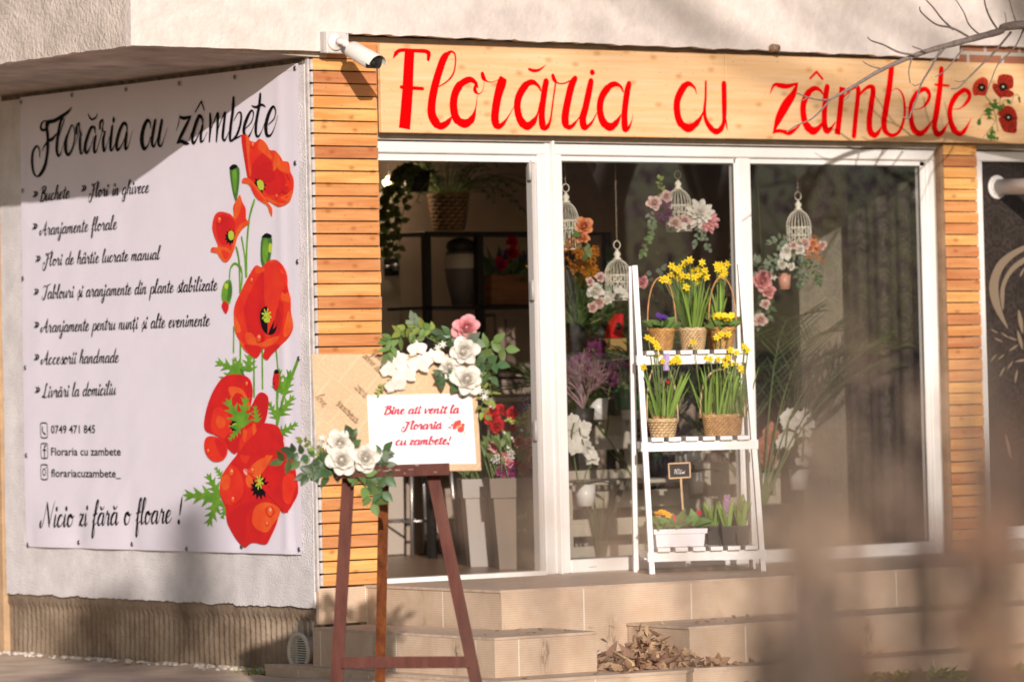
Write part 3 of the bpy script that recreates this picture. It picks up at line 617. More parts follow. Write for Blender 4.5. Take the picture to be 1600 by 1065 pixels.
for l, ins in (([(940,460),(925,380),(960,310),(1030,270),(1085,300),(1090,370),(1080,440),(1050,465),(990,460)], (1018,375)), ([(1190,350),(1188,290),(1210,250),(1270,240),(1340,260),(1355,330),(1340,385),(1270,400)], (1240,370)), ([(1150,335),(1132,370),(1160,430),(1215,488),(1250,478),(1330,480),(1360,440),(1310,405),(1240,400),(1190,350)], (1240,372)),
               ([(1190,650),(1220,600),(1290,567),(1350,590),(1385,650),(1390,720),(1310,690),(1215,680)], (1295,690)), ([(1200,690),(1215,760),(1250,830),(1310,850),(1380,850),(1388,790),(1385,720),(1300,680)], (1295,690))):
    first = l[0] == (940,460); ep(l, 1 if first else 0, .0012+.0002*(l[0][0] % 5))
    ep([(ins[0]+.93*(u-ins[0])*1.07, ins[1]+.93*(v-ins[1])*1.07) for u, v in l][:2]+[ins], 4, .0011, 1) if False else None
    for i in range(0, 26):      # petal veins
        t = i/26*len(l); a = l[int(t) % len(l)]; b = l[(int(t)+1) % len(l)]; f_ = t-int(t); q = (lerp(a[0], b[0], f_), lerp(a[1], b[1], f_))
        es([(lerp(ins[0], q[0], .3), lerp(ins[1], q[1], .3)), (lerp(ins[0], q[0], .62), lerp(ins[1], q[1], .62)), (lerp(ins[0], q[0], .9), lerp(ins[1], q[1], .9))], 3.2, 2 if i % 2 else (0 if first else 1), .0026)
for c, r in (((1018,378),34),((1240,372),36),((1295,690),34)):
    ep([(c[0]+r*(1+.35*(i % 2))*math.cos(i*math.pi/7), c[1]+r*(1+.35*(i % 2))*math.sin(i*math.pi/7)) for i in range(14)], 2, .0052, 1); ep([(c[0]+12*math.cos(i), c[1]+12*math.sin(i)) for i in range(6)], 4, .0056, 2)
def lobed(c, l, a, mi, put, o, n=3, w_=.5):
    """a cut poppy leaf: side lobes along a midrib"""
    ca, sa = math.cos(a), math.sin(a); pts = []
    sil = []
    for k in range(n):
        t0 = k/n; t1 = (k+.65)/n; ww = w_*(1-t0*.75)
        sil += [(t0+.02, ww*.28), (t1+.12, ww*.95), ((k+.8)/n, ww*.3)]
    sil.append((1.08, 0)); full = [(0, .04)]+sil+[(x, -y) for x, y in reversed(sil[:-1])]+[(0, -.04)]
    put([(c[0]+(x*ca-y*sa)*l, c[1]+(x*sa+y*ca)*l) for x, y in full], mi, o)
putE = lambda l, mi, o: mb.poly([e2(u, v, o) for u, v in l], mi)
for c, l, a in (((1170,600),100,-1.7),((1165,590),85,-2.5),((1190,610),85,-.7),((1085,590),120,1.45),((1100,600),70,2.0),((1080,900),100,-.7),((1100,890),95,.2),((1120,860),70,-1.4)): lobed(c, l, a, 3, putE, .0044+.0001*(c[0] % 7))
ep([(1290,500),(1320,515),(1322,550),(1295,545),(1280,520)], 3, .002); ep([(1398,480),(1420,475),(1425,515),(1405,515)], 3, .002); ep([(1405,512),(1426,512),(1420,545)], 0, .0022); ep([(985,710),(1010,705),(1015,760),(985,770),(972,745)], 3, .002)
part(mb, 'poppy_painting', [pr, pr2, pk, pg, pw], SG)
# ---------------------------------------------------------------- banner
XB = -.016; NB = Vector((-1,0,0))
BN = thing('wall_banner', 'large white vinyl banner with black script and red poppies on the side wall', 'banner', (XB,1.4,.15))
bl, br, tl, tr = W(39,853.5,XB), W(471,866,XB), W(32,152.5,XB), W(466,99,XB)
EY = [(34,160),(113,149),(198,140),(281.5,131),(368,121),(462,107),(37,298),(37,435),(41,574),(42,711),(42,851),(121,847),(205,849.5),(290,857),(377,853.5),(467,858),(462.5,255),(466,409),(468,560)]
EYP = [W(x,y,XB) for x, y in EY]
def bnx(y, z):
    k_ = max(0, min(1, (y-1.2)/.4)); b = k_*(.006*mnoise.noise(Vector((0,y*1.5,z*1.2)))+.0022*mnoise.noise(Vector((0,y*5,z*3)))+.0016*mnoise.noise(Vector((0,(y+z)*9,(y-z)*1.5))))
    pin = 0
    for e in EYP[10:16]:
        d = math.hypot(y-e.y, (z-e.z)*.5); pin += (.010*math.exp(-(d/.10)**2) if e.y > 1.0 else .006*math.exp(-(d/.05)**2))
    r = math.exp(-((y-.20)/.03)**2)*.006*(1-z/4)
    return XB-max(-.002, min(.012, b))+min(.011, pin)-r
mb = MB()
def bnf(u, v):
    a = bl.lerp(br, u); b = tl.lerp(tr, u); p = a.lerp(b, v)
    if v == 0:
        for e in EYP[10:16]: p.z += -.006*math.exp(-((p.y-e.y)/.08)**2)
        p.z += .006
    p.x = bnx(p.y, p.z); return p
mb.grid(bnf, 110, 110)
vinyl_m = M('white_vinyl', (.80,.735,.83), .45, .4, nz=3, amt=.03, bump=.05, bscale=4)
part(mb, 'sheet', vinyl_m, BN)
for (a, b, d) in (((39,853.5),(471,866),(0,-5)), ((39,853.5),(32,152.5),(5,0)), ((471,866),(466,99),(-5.5,0)), ((32,152.5),(466,99),(0,6))):
    h = MB(); n = 60; vs = []
    for i in range(n+1):
        t = i/n
        for k in (0, 1):
            p = W(lerp(a[0],b[0],t)+d[0]*k*1.6, lerp(a[1],b[1],t)+d[1]*k*1.6, XB); p.x = bnx(p.y, p.z)-.0012-.0005*k; vs.append(p)
    h.add(vs, [(2*i,2*i+1,2*i+3,2*i+2) for i in range(n)], 0, True); part(h, 'hem', vinyl_m, BN)
mb = MB()
mb.lathe((0,0,0), [(.007,0),(.0125,.001),(.0125,.004),(.007,.005)], 12, 0, (-1,0,0)); mb.lathe((0,0,0), [(.0,.006),(.005,.0055),(.006,.002)], 8, 1, (-1,0,0))
e0 = None
for p in EYP:
    q = Vector((bnx(p.y,p.z)-.003, p.y, p.z))
    if e0 is None:
        e0 = part(mb, 'eyelet', [metal_m, black_m], BN); e0.location = q-worig(BN)
        for v in e0.data.vertices: v.co += worig(BN)
    else: dupe(e0, BN, q)
def b3(y, z): return Vector((bnx(y,z)-.0026, y, z))
PXM = 318.0
def bw(txt, a, b, xh, thick, thin, shear=.24):
    p, q = W(*a, XB), W(*b, XB)
    # surface coordinates: (-y, z) so that x runs to the right on the wall
    write(mbt, txt, (-p.y, p.z), (-q.y, q.z), xh/PXM, lambda x, z: b3(-x, z), NB, thick/PXM*1.35, thin/PXM*1.35, shear)
mbt = MB()
# title: the capital is drawn by itself
def ttl(strokes, ox, oy, sc):
    for s in strokes:
        c = crom(s, 8); P = [W(ox+u/sc, oy+v/sc, XB) for u, v, _ in c]
        ws = []
        for i, (u, v, w_) in enumerate(c):
            a = c[max(i-1,0)]; b = c[min(i+1,len(c)-1)]; vert = abs(a[1]-b[1])/(abs(a[1]-b[1])+abs(a[0]-b[0])+1e-6)
            ws.append(w_/(PXM*sc)*lerp(1.0, 1.62, vert))
        ribbon(mbt, [(-p.y, p.z) for p in P], ws, lambda x, z: b3(-x, z), NB)
ttl([[(545,245,4),(520,290,24),(440,350,36),(370,390,38),(300,410,40),(290,460,36),(300,560,36),(300,660,36),(290,760,34),(270,860,40),(230,940,36),(190,970,16),(155,930,24),(140,830,30),(150,720,30),(190,655,18),(215,690,14),(217,770,8)],
     [(310,420,26),(275,392,14),(240,420,20),(232,470,26),(265,490,26),(305,440,18)],[(245,705,8),(262,660,14),(310,600,30),(350,580,30),(390,530,16)]], 30, 130, 6.655)
ttl([[(415,560,6),(455,440,10),(468,390,10),(455,365,20),(430,420,34),(405,560,36),(395,690,36),(415,755,26),(445,710,8),(480,590,6)],
     [(545,440,16),(515,520,22),(490,600,36),(490,700,40),(520,745,26),(565,660,20),(583,540,12),(570,450,12),(545,440,14)],[(600,520,26),(605,450,26),(630,415,14),(632,480,14),(660,540,10)],[(590,640,6),(610,560,8),(632,500,10)],
     [(645,525,14),(640,600,32),(648,720,28),(670,720,10),(700,620,8)],[(800,520,10),(790,460,22),(755,470,32),(720,560,36),(695,660,36),(712,725,28),(750,670,10),(790,560,8)],[(805,555,26),(790,640,32),(792,715,28),(820,690,10),(880,470,8)],[(724,325,10),(745,365,18),(770,378,20),(805,355,16),(820,320,8)],
     [(848,470,24),(850,410,26),(875,385,18),(880,430,12),(870,490,10),(905,510,16)],[(900,510,20),(882,600,32),(890,705,28),(915,660,8),(945,560,6)],[(975,450,26),(962,560,34),(955,670,32),(970,700,20),(1000,640,8),(1025,560,6)],[(988,352,12),(988,380,30),(985,410,14)],
     [(1125,500,10),(1122,440,22),(1090,420,32),(1050,500,38),(1020,620,38),(1030,695,28),(1075,640,12),(1115,540,8)],[(1122,520,28),(1110,610,34),(1112,685,28),(1140,650,8),(1182,495,5)],
     [(1372,470,8),(1365,410,18),(1335,390,34),(1295,470,44),(1275,590,46),(1300,680,38),(1340,650,14),(1370,560,8)]], 30, 130, 6.655)
ttl([[(220,390,30),(200,500,36),(185,610,34),(205,660,24),(235,600,8),(270,480,6)],[(290,390,30),(270,500,36),(255,620,34),(280,655,20),(310,590,8),(347,468,5)],
     [(440,495,4),(465,420,8),(480,335,8)],[(478,350,18),(520,365,36),(590,350,24)],[(588,355,16),(540,450,34),(490,550,34),(455,620,20)],[(452,622,20),(490,605,34),(540,625,34),(575,630,14)],
     [(575,600,6),(600,520,8)],[(718,440,10),(712,370,22),(680,345,34),(640,440,38),(610,560,38),(625,625,26),(665,560,12),(710,460,8)],[(715,450,30),(700,540,34),(702,605,28),(730,590,8),(765,510,6)],[(638,300,14),(700,190,18)],[(700,190,18),(730,278,14)],
     [(792,325,24),(795,450,32),(785,605,18)],[(790,520,8),(840,380,12),(872,315,26),(870,440,32),(858,605,18)],[(870,500,8),(915,370,12),(948,310,28),(935,440,34),(925,560,32),(945,595,20),(975,540,8),(1000,470,6)],
     [(1035,155,26),(1030,280,36),(1010,430,36),(1000,560,32),(1015,600,22),(1070,540,26),(1110,420,28),(1115,320,22),(1085,310,12),(1040,390,8)],[(1015,600,14),(1090,560,14),(1125,540,6)],
     [(1165,470,8),(1225,400,12),(1245,320,14),(1225,285,20),(1185,350,34),(1150,450,38),(1150,530,32),(1190,560,22),(1235,480,8),(1262,400,6)],
     [(1315,120,28),(1305,230,34),(1275,400,34),(1270,520,30),(1295,555,20),(1330,500,8),(1360,420,6)],[(1228,235,10),(1270,250,24),(1330,225,24),(1368,245,10)],
     [(1400,430,8),(1460,370,14),(1478,290,16),(1450,245,24),(1405,320,38),(1375,440,42),(1385,535,34),(1425,540,18),(1470,450,8),(1502,340,5)]], 210, 130, 6.658)
L_ = ((('»',(51.5,309.5),(60.5,308.8),11),('Buchete',(63,314.5),(109.5,309.5),11.5),('»',(128,300.5),(137,299.8),11),('Flori în ghivece',(142,308),(233,300.5),11)),
      (('»',(51.5,359.5),(60.5,359),11),('Aranjamente florale',(65,367.5),(183,357.5),11)),
      (('»',(56.5,410),(65.5,409.5),11),('Flori de hârtie lucrate manual',(70,415),(250,404.5),10.5)),
      (('»',(53.5,461.5),(62.5,461),11),('Tablouri și aranjamente din plante stabilizate',(68,466.5),(340,453),11)),
      (('»',(54.5,513),(63.5,513),11),('Aranjamente pentru nunți și alte evenimente',(67,519),(328,508.5),11)),
      (('»',(54.5,563.5),(63.5,563.5),11),('Accesorii handmade',(67,569),(186,565.5),11)),
      (('»',(55.5,614.5),(64.5,614.5),11),('Livrări la domiciliu',(68,620.5),(182,616),11)))
part(mbt, 'lettering', ink_m, BN)
for ln in L_:
    for j_ in range(0, len(ln), 2):
        mbt = MB()
        for (t, a, b, xh) in ln[j_:j_+2]: bw(t, a, b, xh, 2.7, .9)
        part(mbt, 'lettering', ink_m, BN)
mbt = MB()
bw('Nicio zi fără o floare !', (66,823), (283,815.5), 20, 4.0, 1.2)
TT = part(mbt, 'lettering', ink_m, BN)
# contact lines and their icons
ico = MB()
def rrect(c, hw, hh, th):
    pts = ccrom([(-hw,-hh*.7),(-hw*.7,-hh),(hw*.7,-hh),(hw,-hh*.7),(hw,hh*.7),(hw*.7,hh),(-hw*.7,hh),(-hw,hh*.7)], 3); pts.append(pts[0])
    ribbon(ico, [(c[0]+x, c[1]+y) for x, y in pts], [th]*len(pts), lambda x, z: b3(-x, z), NB)
xd = (W(190,0+600,XB)-W(80,600.0,XB)); xd = Vector((0,-1,0)); zd = Vector((0,0,1))
for (txt, a, b, ch, ic) in (('0749 471 845',(80,676.5),(149.5,675.5),13.5,(69,672)), ('Floraria cu zambete',(80,711),(190,710),13.5,(69.5,704)), ('florariacuzambete_',(80,744.5),(190,744),13.5,(69.5,737))):
    ico = MB(); p, q = W(*a, XB), W(*b, XB); p.x = bnx(p.y,p.z)-.0016
    sans('contact_text', txt, p, xd, zd, NB, ch/PXM, (p.y-q.y), ink_m, BN, .012)
    c = W(*ic, XB); cc = (-c.y, c.z); rrect(cc, .034, .038, .006); k = ic[1]
    if k == 672:
        cr = crom([(-.014,.018),(-.016,.0),(-.004,-.014),(.014,-.02)], 5); ribbon(ico, [(cc[0]+x, cc[1]+y) for x, y in cr], [.012*(1.0 if i in range(4, len(cr)-4) and False else .75) for i in range(len(cr))], lambda x, z: b3(-x, z), NB)
    elif k == 704:
        cr = crom([(.016,.026),(.004,.024),(.002,.01),(.002,-.034)], 5); ribbon(ico, [(cc[0]+x, cc[1]+y) for x, y in cr], [.009]*len(cr), lambda x, z: b3(-x, z), NB)
        ribbon(ico, [(cc[0]-.012, cc[1]+.004), (cc[0]+.016, cc[1]+.004)], [.008]*2, lambda x, z: b3(-x, z), NB)
    else:
        cr = [(.015*math.cos(t*math.pi/8), .017*math.sin(t*math.pi/8)) for t in range(17)]; ribbon(ico, [(cc[0]+x, cc[1]+y) for x, y in cr], [.006]*17, lambda x, z: b3(-x, z), NB)
        ribbon(ico, [(cc[0]+.018, cc[1]+.024), (cc[0]+.021, cc[1]+.024)], [.006]*2, lambda x, z: b3(-x, z), NB)
    part(ico, 'contact_icon', ink_m, BN)

wo = worig(BN)
for o in BN.children:            # the lines of print follow the ripples of the vinyl
    if o.name.startswith('contact_text'):
        for v in o.data.vertices: q = v.co+wo; v.co.x = bnx(q.y, q.z)-.0032-wo.x
# printed poppies
P_RED = M('print_red', (.74,.012,.010), .45, .4, nz=9, col2=(.60,.008,.012)); P_ORA = M('print_orange', (.86,.14,.02), .45, .4, nz=9, col2=(.80,.07,.012)); P_DRK = M('print_dark_red', (.60,.007,.010), .45, .4)
P_GRN = M('print_leaf_green', (.20,.42,.03), .45, .4, nz=14, col2=(.10,.27,.02)); P_DG = M('print_dark_green', (.06,.17,.03), .45, .4); P_YG = M('print_lime', (.50,.62,.05), .45, .4); P_MID = M('print_scarlet', (.82,.045,.012), .45, .4, nz=9, col2=(.76,.02,.012)); P_PINK = M('print_pale_pink', (.9,.42,.33), .4, .4)
PM = [P_RED, P_ORA, P_DRK, P_GRN, P_DG, P_YG, ink_m, P_MID, P_PINK]
mb = MB(); LAY = [.0030]
def bp(crop, l, mi, k=4, raw=False):
    ox, oy, sc = crop; LAY[0] += .00005
    pts = [W(ox+u/sc, oy+v/sc, XB) for u, v in (l if raw else ccrom(l, k))]
    mb.poly([Vector((bnx(p.y,p.z)-LAY[0], p.y, p.z)) for p in pts], mi)
def bs(crop, l, w_, mi):
    ox, oy, sc = crop; LAY[0] += .00005; P = [W(ox+u/sc, oy+v/sc, XB) for u, v in crom(l, 6)]
    ribbon(mb, [(-p.y, p.z) for p in P], [w_/(PXM*sc)*1.5]*len(P), lambda x, z: Vector((bnx(-x,z)-LAY[0], -x, z)), NB, mi)
c1 = (300,200,3.806); c2 = (280,560,3.435); c3 = (350,390,4.631)
def star(crop, c, r, mi, n=11, sq=1.2):
    bp(crop, [(c[0]+r*(1 if i % 2 == 0 else .62+.1*math.sin(i*3))*math.cos(i*math.pi/n)/sq, c[1]+r*(1 if i % 2 == 0 else .6)*math.sin(i*math.pi/n)*1.12) for i in range(2*n)], mi, raw=True)
# stems
for l, w_ in (([(268,710),(285,800),(290,980)],12), ([(375,430),(345,540),(330,720),(328,880)],13), ([(300,650),(318,760),(325,880)],10), ([(228,890),(235,830),(265,805),(300,850),(302,920),(290,980)],9)): bs(c1, l, w_, 3)
for l, w_ in (([(77,560),(75,740)],12), ([(122,660),(122,900)],15), ([(220,780),(222,1060)],15), ([(280,700),(283,1000)],14), ([(380,710),(395,880),(395,1065)],13), ([(110,100),(135,160),(120,330)],8)): bs(c3, l, w_, 3)
bs(c2, [(530,150),(528,350)], 14, 3); bs(c2, [(640,10),(570,200),(530,350)], 16, 3); bs(c2, [(335,60),(360,110)], 10, 4)
def bleaf(crop, c, l, a, n=4, w_=.42, mi=3):
    def put(pts, m_, o): bp(crop, pts, m_, raw=True)
    lobed(c, l, a, mi, put, 0, n, w_)
for c, l, a in (((345,75),150,-2.75),((350,70),90,-2.2),((345,60),130,2.7),((375,70),120,-1.5),((560,190),130,-1.25),((545,300),120,-.95),((530,320),95,-2.05),((550,400),100,-.55),((545,180),120,-1.6),((225,740),190,-3.1),((222,735),130,-2.1),((215,750),150,1.95),((240,640),70,-2.2),((260,780),80,1.9)): bleaf(c2, c, l, a)
# seed heads and bud
bp(c1, [(228,240),(250,225),(285,240),(285,330),(272,420),(260,430),(240,350)], 4); bp(c1, [(245,255),(268,250),(270,330),(262,390),(248,330)], 3); bp(c1, [(226,238),(250,216),(276,226),(262,242),(240,250)], 6)
bp(c1, [(418,660),(445,635),(478,650),(478,720),(465,800),(440,830),(415,800),(412,720)], 4); bp(c1, [(430,670),(455,665),(455,760),(440,810),(425,760)], 3); bp(c1, [(418,650),(445,625),(478,638),(470,655),(440,652)], 6); bp(c1, [(462,690),(478,690),(478,735),(460,735)], 5)
bp(c1, [(205,910),(235,905),(245,970),(230,1040),(200,1045),(180,1010),(185,950)], 3); bp(c1, [(225,915),(242,950),(235,1010),(215,1030)], 4); bp(c1, [(200,925),(220,930),(215,955),(200,950)], 5); bp(c3, [(8,370),(40,400),(30,450),(15,462),(-5,430),(-12,400)], 0)
# flower at the top
bp(c1, [(298,50),(325,45),(350,75),(380,85),(405,65),(440,85),(465,130),(500,135),(530,165),(545,195),(580,205),(590,260),(610,310),(603,390),(560,450),(520,465),(470,440),(400,420),(345,330),(318,200)], 7)
bp(c1, [(350,310),(365,220),(410,160),(470,130),(480,200),(560,240),(590,330),(560,380),(470,400),(420,360)], 0); bp(c1, [(298,50),(322,60),(340,180),(352,280),(340,310),(318,200)], 0); bp(c1, [(325,52),(350,78),(345,160),(358,250),(345,280)], 1)
bp(c1, [(410,75),(440,85),(465,130),(480,185),(440,160),(400,120)], 1); bp(c1, [(505,140),(545,195),(520,230),(470,270),(490,200)], 1); bp(c1, [(540,200),(580,210),(588,265),(560,270),(520,240)], 1); bp(c1, [(430,410),(500,420),(560,400),(603,370),(590,430),(550,462),(510,464)], 1); bp(c1, [(470,420),(540,415),(580,400),(540,440)], 7)
bp(c1, [(380,240),(470,200),(500,300),(440,330),(390,310)], 2)
star(c1, (408,340), 50, 6); bp(c1, [(392,320),(415,308),(432,330),(430,365),(405,365)], 5)
bp(c1, [(302,325),(312,298),(350,302),(385,340),(420,390),(455,440),(482,480),(480,526),(465,500),(450,460),(405,430),(370,380),(340,335)], 1); bp(c1, [(350,325),(400,385),(440,435),(400,428),(365,380)], 7)
# second flower
bp(c1, [(125,590),(140,520),(175,497),(230,510),(255,530),(250,470),(270,430),(290,398),(305,440),(325,480),(328,540),(350,565),(320,575),(285,620),(260,690),(240,760),(205,798),(170,770),(155,740),(118,735),(125,710),(160,705),(140,650)], 7)
bp(c1, [(150,540),(200,515),(255,550),(260,620),(220,690),(180,690),(155,640)], 0); bp(c1, [(255,540),(258,470),(290,400),(300,450),(280,520)], 1); bp(c1, [(118,735),(160,708),(215,712),(240,740),(205,798),(170,770),(155,745)], 1); bp(c1, [(180,725),(230,745),(205,785)], 7)
star(c1, (237,650), 46, 6); bp(c1, [(222,625),(240,610),(256,630),(250,662),(228,662)], 5); bp(c1, [(350,560),(310,560),(275,600),(250,680),(240,745),(258,720),(275,650),(305,600)], 1)
# the big one
bp(c3, [(78,480),(85,400),(130,300),(180,200),(235,115),(280,125),(330,80),(390,75),(440,120),(465,190),(470,270),(490,370),(492,450),(508,560),(470,640),(410,700),(350,760),(320,796),(288,770),(300,720),(275,720),(245,780),(200,765),(150,700),(90,600)], 7)
bp(c3, [(150,420),(200,300),(260,190),(330,130),(385,190),(380,330),(440,400),(430,540),(380,640),(280,680),(190,620)], 0); bp(c3, [(85,420),(160,260),(230,130),(215,240),(150,420),(110,560)], 7); bp(c3, [(260,400),(330,360),(400,420),(410,520),(330,600),(260,540)], 2)
bp(c3, [(335,85),(390,78),(440,120),(460,190),(440,180),(405,130)], 1); bp(c3, [(238,118),(285,130),(325,120),(290,160),(240,170)], 1); bp(c3, [(440,300),(480,320),(490,380),(440,370),(425,340)], 1); bp(c3, [(470,450),(490,470),(508,560),(460,630),(440,600)], 1); bp(c3, [(80,480),(110,520),(130,590),(90,590)], 1); bp(c3, [(120,660),(160,690),(200,760),(150,720)], 1)
star(c3, (330,490), 78, 6, 13, 1.5); bp(c3, [(280,430),(335,405),(390,445),(398,520),(375,600),(325,615),(285,570),(268,490)], 6)
for i in range(8): a = i*math.pi/4+.3; bs(c3, [(318+6*math.cos(a), 470+6*math.sin(a)), (318+33*math.cos(a), 475+46*math.sin(a))], 9, 5)
bp(c3, [(295,500),(335,490),(345,520),(310,525)], 5)
bp(c3, [(163,640),(165,605),(205,600),(240,640),(280,670),(340,640),(400,625),(405,645),(350,690),(290,702),(240,690),(190,690)], 1); bp(c3, [(290,770),(310,715),(360,690),(410,690),(350,760),(320,796)], 0); bp(c3, [(150,690),(220,690),(282,715),(245,780),(200,760)], 0)
# lower pair
bp(c2, [(143,380),(150,280),(190,170),(250,95),(330,85),(385,110),(402,180),(390,260),(420,200),(450,180),(485,210),(478,300),(460,345),(420,350),(380,430),(330,480),(300,510),(250,460),(210,415)], 0)
bp(c2, [(180,380),(185,290),(215,260),(255,280),(280,330),(300,400),(250,430),(215,410)], 7); bp(c2, [(205,345),(215,305),(245,320),(255,355),(225,375)], 1); bp(c2, [(270,160),(300,150),(350,170),(385,240),(380,280),(350,200),(310,185),(290,210)], 1); bp(c2, [(395,270),(450,185),(485,230),(470,330),(430,345)], 2); bp(c2, [(250,430),(320,370),(370,360),(330,470),(300,505)], 2)
star(c2, (305,360), 36, 6, 9); bp(c2, [(290,355),(315,345),(328,360),(305,372)], 5)
for c, l, a in (((350,370),170,-2.1),((345,360),150,-1.45),((425,340),85,-1.7),((330,375),80,2.3)): bleaf(c2, c, l, a)
bp(c2, [(140,470),(150,425),(190,415),(240,440),(268,490),(245,540),(195,552),(155,520)], 7); bp(c2, [(200,430),(240,445),(262,490),(240,530),(210,480)], 0)
bp(c2, [(320,480),(340,390),(400,350),(470,345),(540,365),(570,440),(580,480),(620,520),(635,620),(645,720),(600,800),(590,825),(545,800),(535,870),(500,950),(470,995),(400,985),(350,1012),(310,960),(265,880),(255,800),(225,720),(235,630),(280,560),(315,515)], 0)
bp(c2, [(330,470),(350,400),(400,360),(430,400),(400,480),(370,560),(340,540)], 7); bp(c2, [(430,355),(500,355),(560,400),(570,440),(530,480),(470,460)], 2); bp(c2, [(400,360),(415,350),(425,420),(410,440)], 1); bp(c2, [(350,385),(370,385),(365,440),(350,440)], 1)
bp(c2, [(225,700),(240,620),(290,570),(340,620),(350,720),(300,780),(250,770)], 7); bp(c2, [(235,640),(280,620),(275,690),(240,700)], 1); bp(c2, [(265,850),(330,790),(420,770),(410,900),(350,1000),(300,950)], 2); bp(c2, [(510,560),(600,540),(640,640),(640,720),(590,820),(545,800),(530,700)], 0); bp(c2, [(570,640),(620,620),(640,700),(600,780),(565,740)], 7)
bp(c2, [(355,590),(375,600),(370,625),(355,610)], 8); bp(c2, [(365,650),(385,590),(430,545),(470,525),(480,490),(505,475),(518,500),(500,540),(470,590),(430,640),(400,680),(380,690)], 1)
star(c2, (442,690), 62, 6, 13, 1.15)
for i in range(8): a = i*math.pi/4+.2; bs(c2, [(438+4*math.cos(a), 660+4*math.sin(a)), (438+22*math.cos(a), 662+36*math.sin(a))], 7, 5)
bp(c2, [(400,850),(420,790),(480,770),(545,800),(545,840),(510,890),(480,930),(435,920),(405,890)], 1); bp(c2, [(470,800),(520,795),(520,835),(480,840)], 7)
for crop, c, r in ((c1,(370,100),15),(c1,(565,360),24),(c1,(515,405),12),(c1,(172,548),18),(c3,(212,220),18),(c3,(455,290),20),(c3,(265,640),26),(c2,(290,610),20),(c2,(402,600),16),(c2,(497,820),24),(c2,(480,885),12),(c2,(165,495),12),(c2,(372,135),12),(c2,(298,755),16)):
    bp(crop, [(c[0]+r*.8*math.cos(i*math.pi/4), c[1]+r*math.sin(i*math.pi/4)*1.3) for i in range(8)], 0); bp(crop, [(c[0]+r*.62*math.cos(i*math.pi/4), c[1]-r*.1+r*math.sin(i*math.pi/4)*1.05) for i in range(8)], 1); bp(crop, [(c[0]+r*.26*math.cos(i*math.pi/3)+r*.1, c[1]-r*.45+r*.36*math.sin(i*math.pi/3)) for i in range(6)], 8)
# ladybird
bp(c2, [(512,110),(520,78),(540,72),(550,95),(545,145),(530,168),(514,145)], 0); bp(c2, [(518,80),(525,60),(540,60),(546,78)], 6)
for q in ((520,105),(540,105),(522,135),(540,135)): bp(c2, [(q[0]+5*math.cos(i), q[1]+6*math.sin(i)) for i in range(6)], 6, 2)
part(mb, 'poppy_print', PM, BN)
# ---------------------------------------------------------------- camera, vent, flue, stub
cw = M('camera_white', (.78,.73,.69), .35, .5)
cc = F(525,65,-.10)
CT = thing('security_camera', 'white security camera on a square wall bracket under the plaster lintel', 'camera', cc)
mb = MB(); p0, p1 = F(511,83,-.135), F(545,50,-.135); mb.box((p0.x,-.135,p0.z), (p1.x,-.0995,p1.z), bev=.004); mb.box((p0.x-.016,-.13,p0.z+.002), (p0.x-.001,-.0995,p1.z-.002), 1)
for (u, v) in ((514,82),(541,53)): q = F(u, v, -.1355); mb.lathe(q, [(.004,0),(.004,.002)], 8, 1, (0,-1,0))
part(mb, 'bracket', [M('bracket_grey', (.62,.58,.55), .5), jamb_m], CT)
mb = MB(); q = F(523,66,-.1355); mb.lathe(q, [(.042,0),(.042,.010),(.036,.016),(.016,.018),(.014,.03)], 28, 0, (0,-1,0))
q2 = q+Vector((.012,-.075,-.012)); mb.tube([q+Vector((0,-.025,0)), q+Vector((.003,-.05,-.002)), q2], [.016,.014,.014], 12); mb.ball(q2, .019, 12)
for a in (.4, 1.9, 3.5, 5.1): mb.lathe(q+Vector((.033*math.cos(a), -.012, .033*math.sin(a))), [(.004,0),(.004,.003)], 6, 1, (0,-1,0))
part(mb, 'mount', [cw, jamb_m], CT)
a = F(547,77,-.23); b = F(584,99,-.41); dv = (b-a).normalized()
up_ = Vector((0,0,1)); sx_ = dv.cross(up_).normalized(); uz_ = sx_.cross(dv)
def sect(c, r, f=1.0): return [c+sx_*(r*math.cos(t))*f+uz_*(r*(math.sin(t) if math.sin(t) > -.55 else -.55)*f) for t in [2*math.pi*k/28 for k in range(28)]]
mb = MB(); rings = [sect(a, .022), sect(a+dv*.012, .040), sect(a+dv*.02, .046), sect(b-dv*.03, .048), sect(b, .048)]
mb.add([p for r in rings for p in r], [(i*28+k, i*28+(k+1) % 28, (i+1)*28+(k+1) % 28, (i+1)*28+k) for i in range(4) for k in range(28)]+[tuple(range(27,-1,-1))], 0, True)
mb.tube([q2, a+dv*.005], [.012,.014], 10)
hood = [sect(b-dv*.05, .0495), sect(b+dv*.03, .0505)]; n2 = 15
mb.add([p for r in hood for p in r[:n2]], [(k, k+1, n2+k+1, n2+k) for k in range(n2-1)], 0, True)
part(mb, 'camera_body', cw, CT)
mb = MB(); rr = [sect(b, .0475), sect(b+dv*.006, .045)]; mb.add(rr[0]+rr[1], [(k, (k+1) % 28, 28+(k+1) % 28, 28+k) for k in range(28)]+[tuple(28+k for k in range(28))], 0); mb.lathe(b+dv*.0065, [(.018,0),(.014,.004),(0,.004)], 16, 1, dv)
part(mb, 'lens_face', [M('smoked_plastic', (.03,.028,.027), .15, .6), black_m], CT)
mb = MB()
nl = (-sx_).normalized(); o_ = a+dv*.055+nl*.0475+uz_*.006
mb.beam(a+dv*.03+nl*.0465-uz_*.010, b-dv*.005+nl*.0485-uz_*.010, .0016, .0022, nl); part(mb, 'seam', black_m, CT)
sans('brand_text', 'HIKVISION', o_+uz_*.004, dv, uz_, nl, .0085, .05, M('brand_red', (.35,.10,.08), .5), CT)
vc = W(467,1018,-.05)
VT = thing('vent_grille', 'round plastic vent grille sticking out of the ribbed plinth', 'vent', vc)
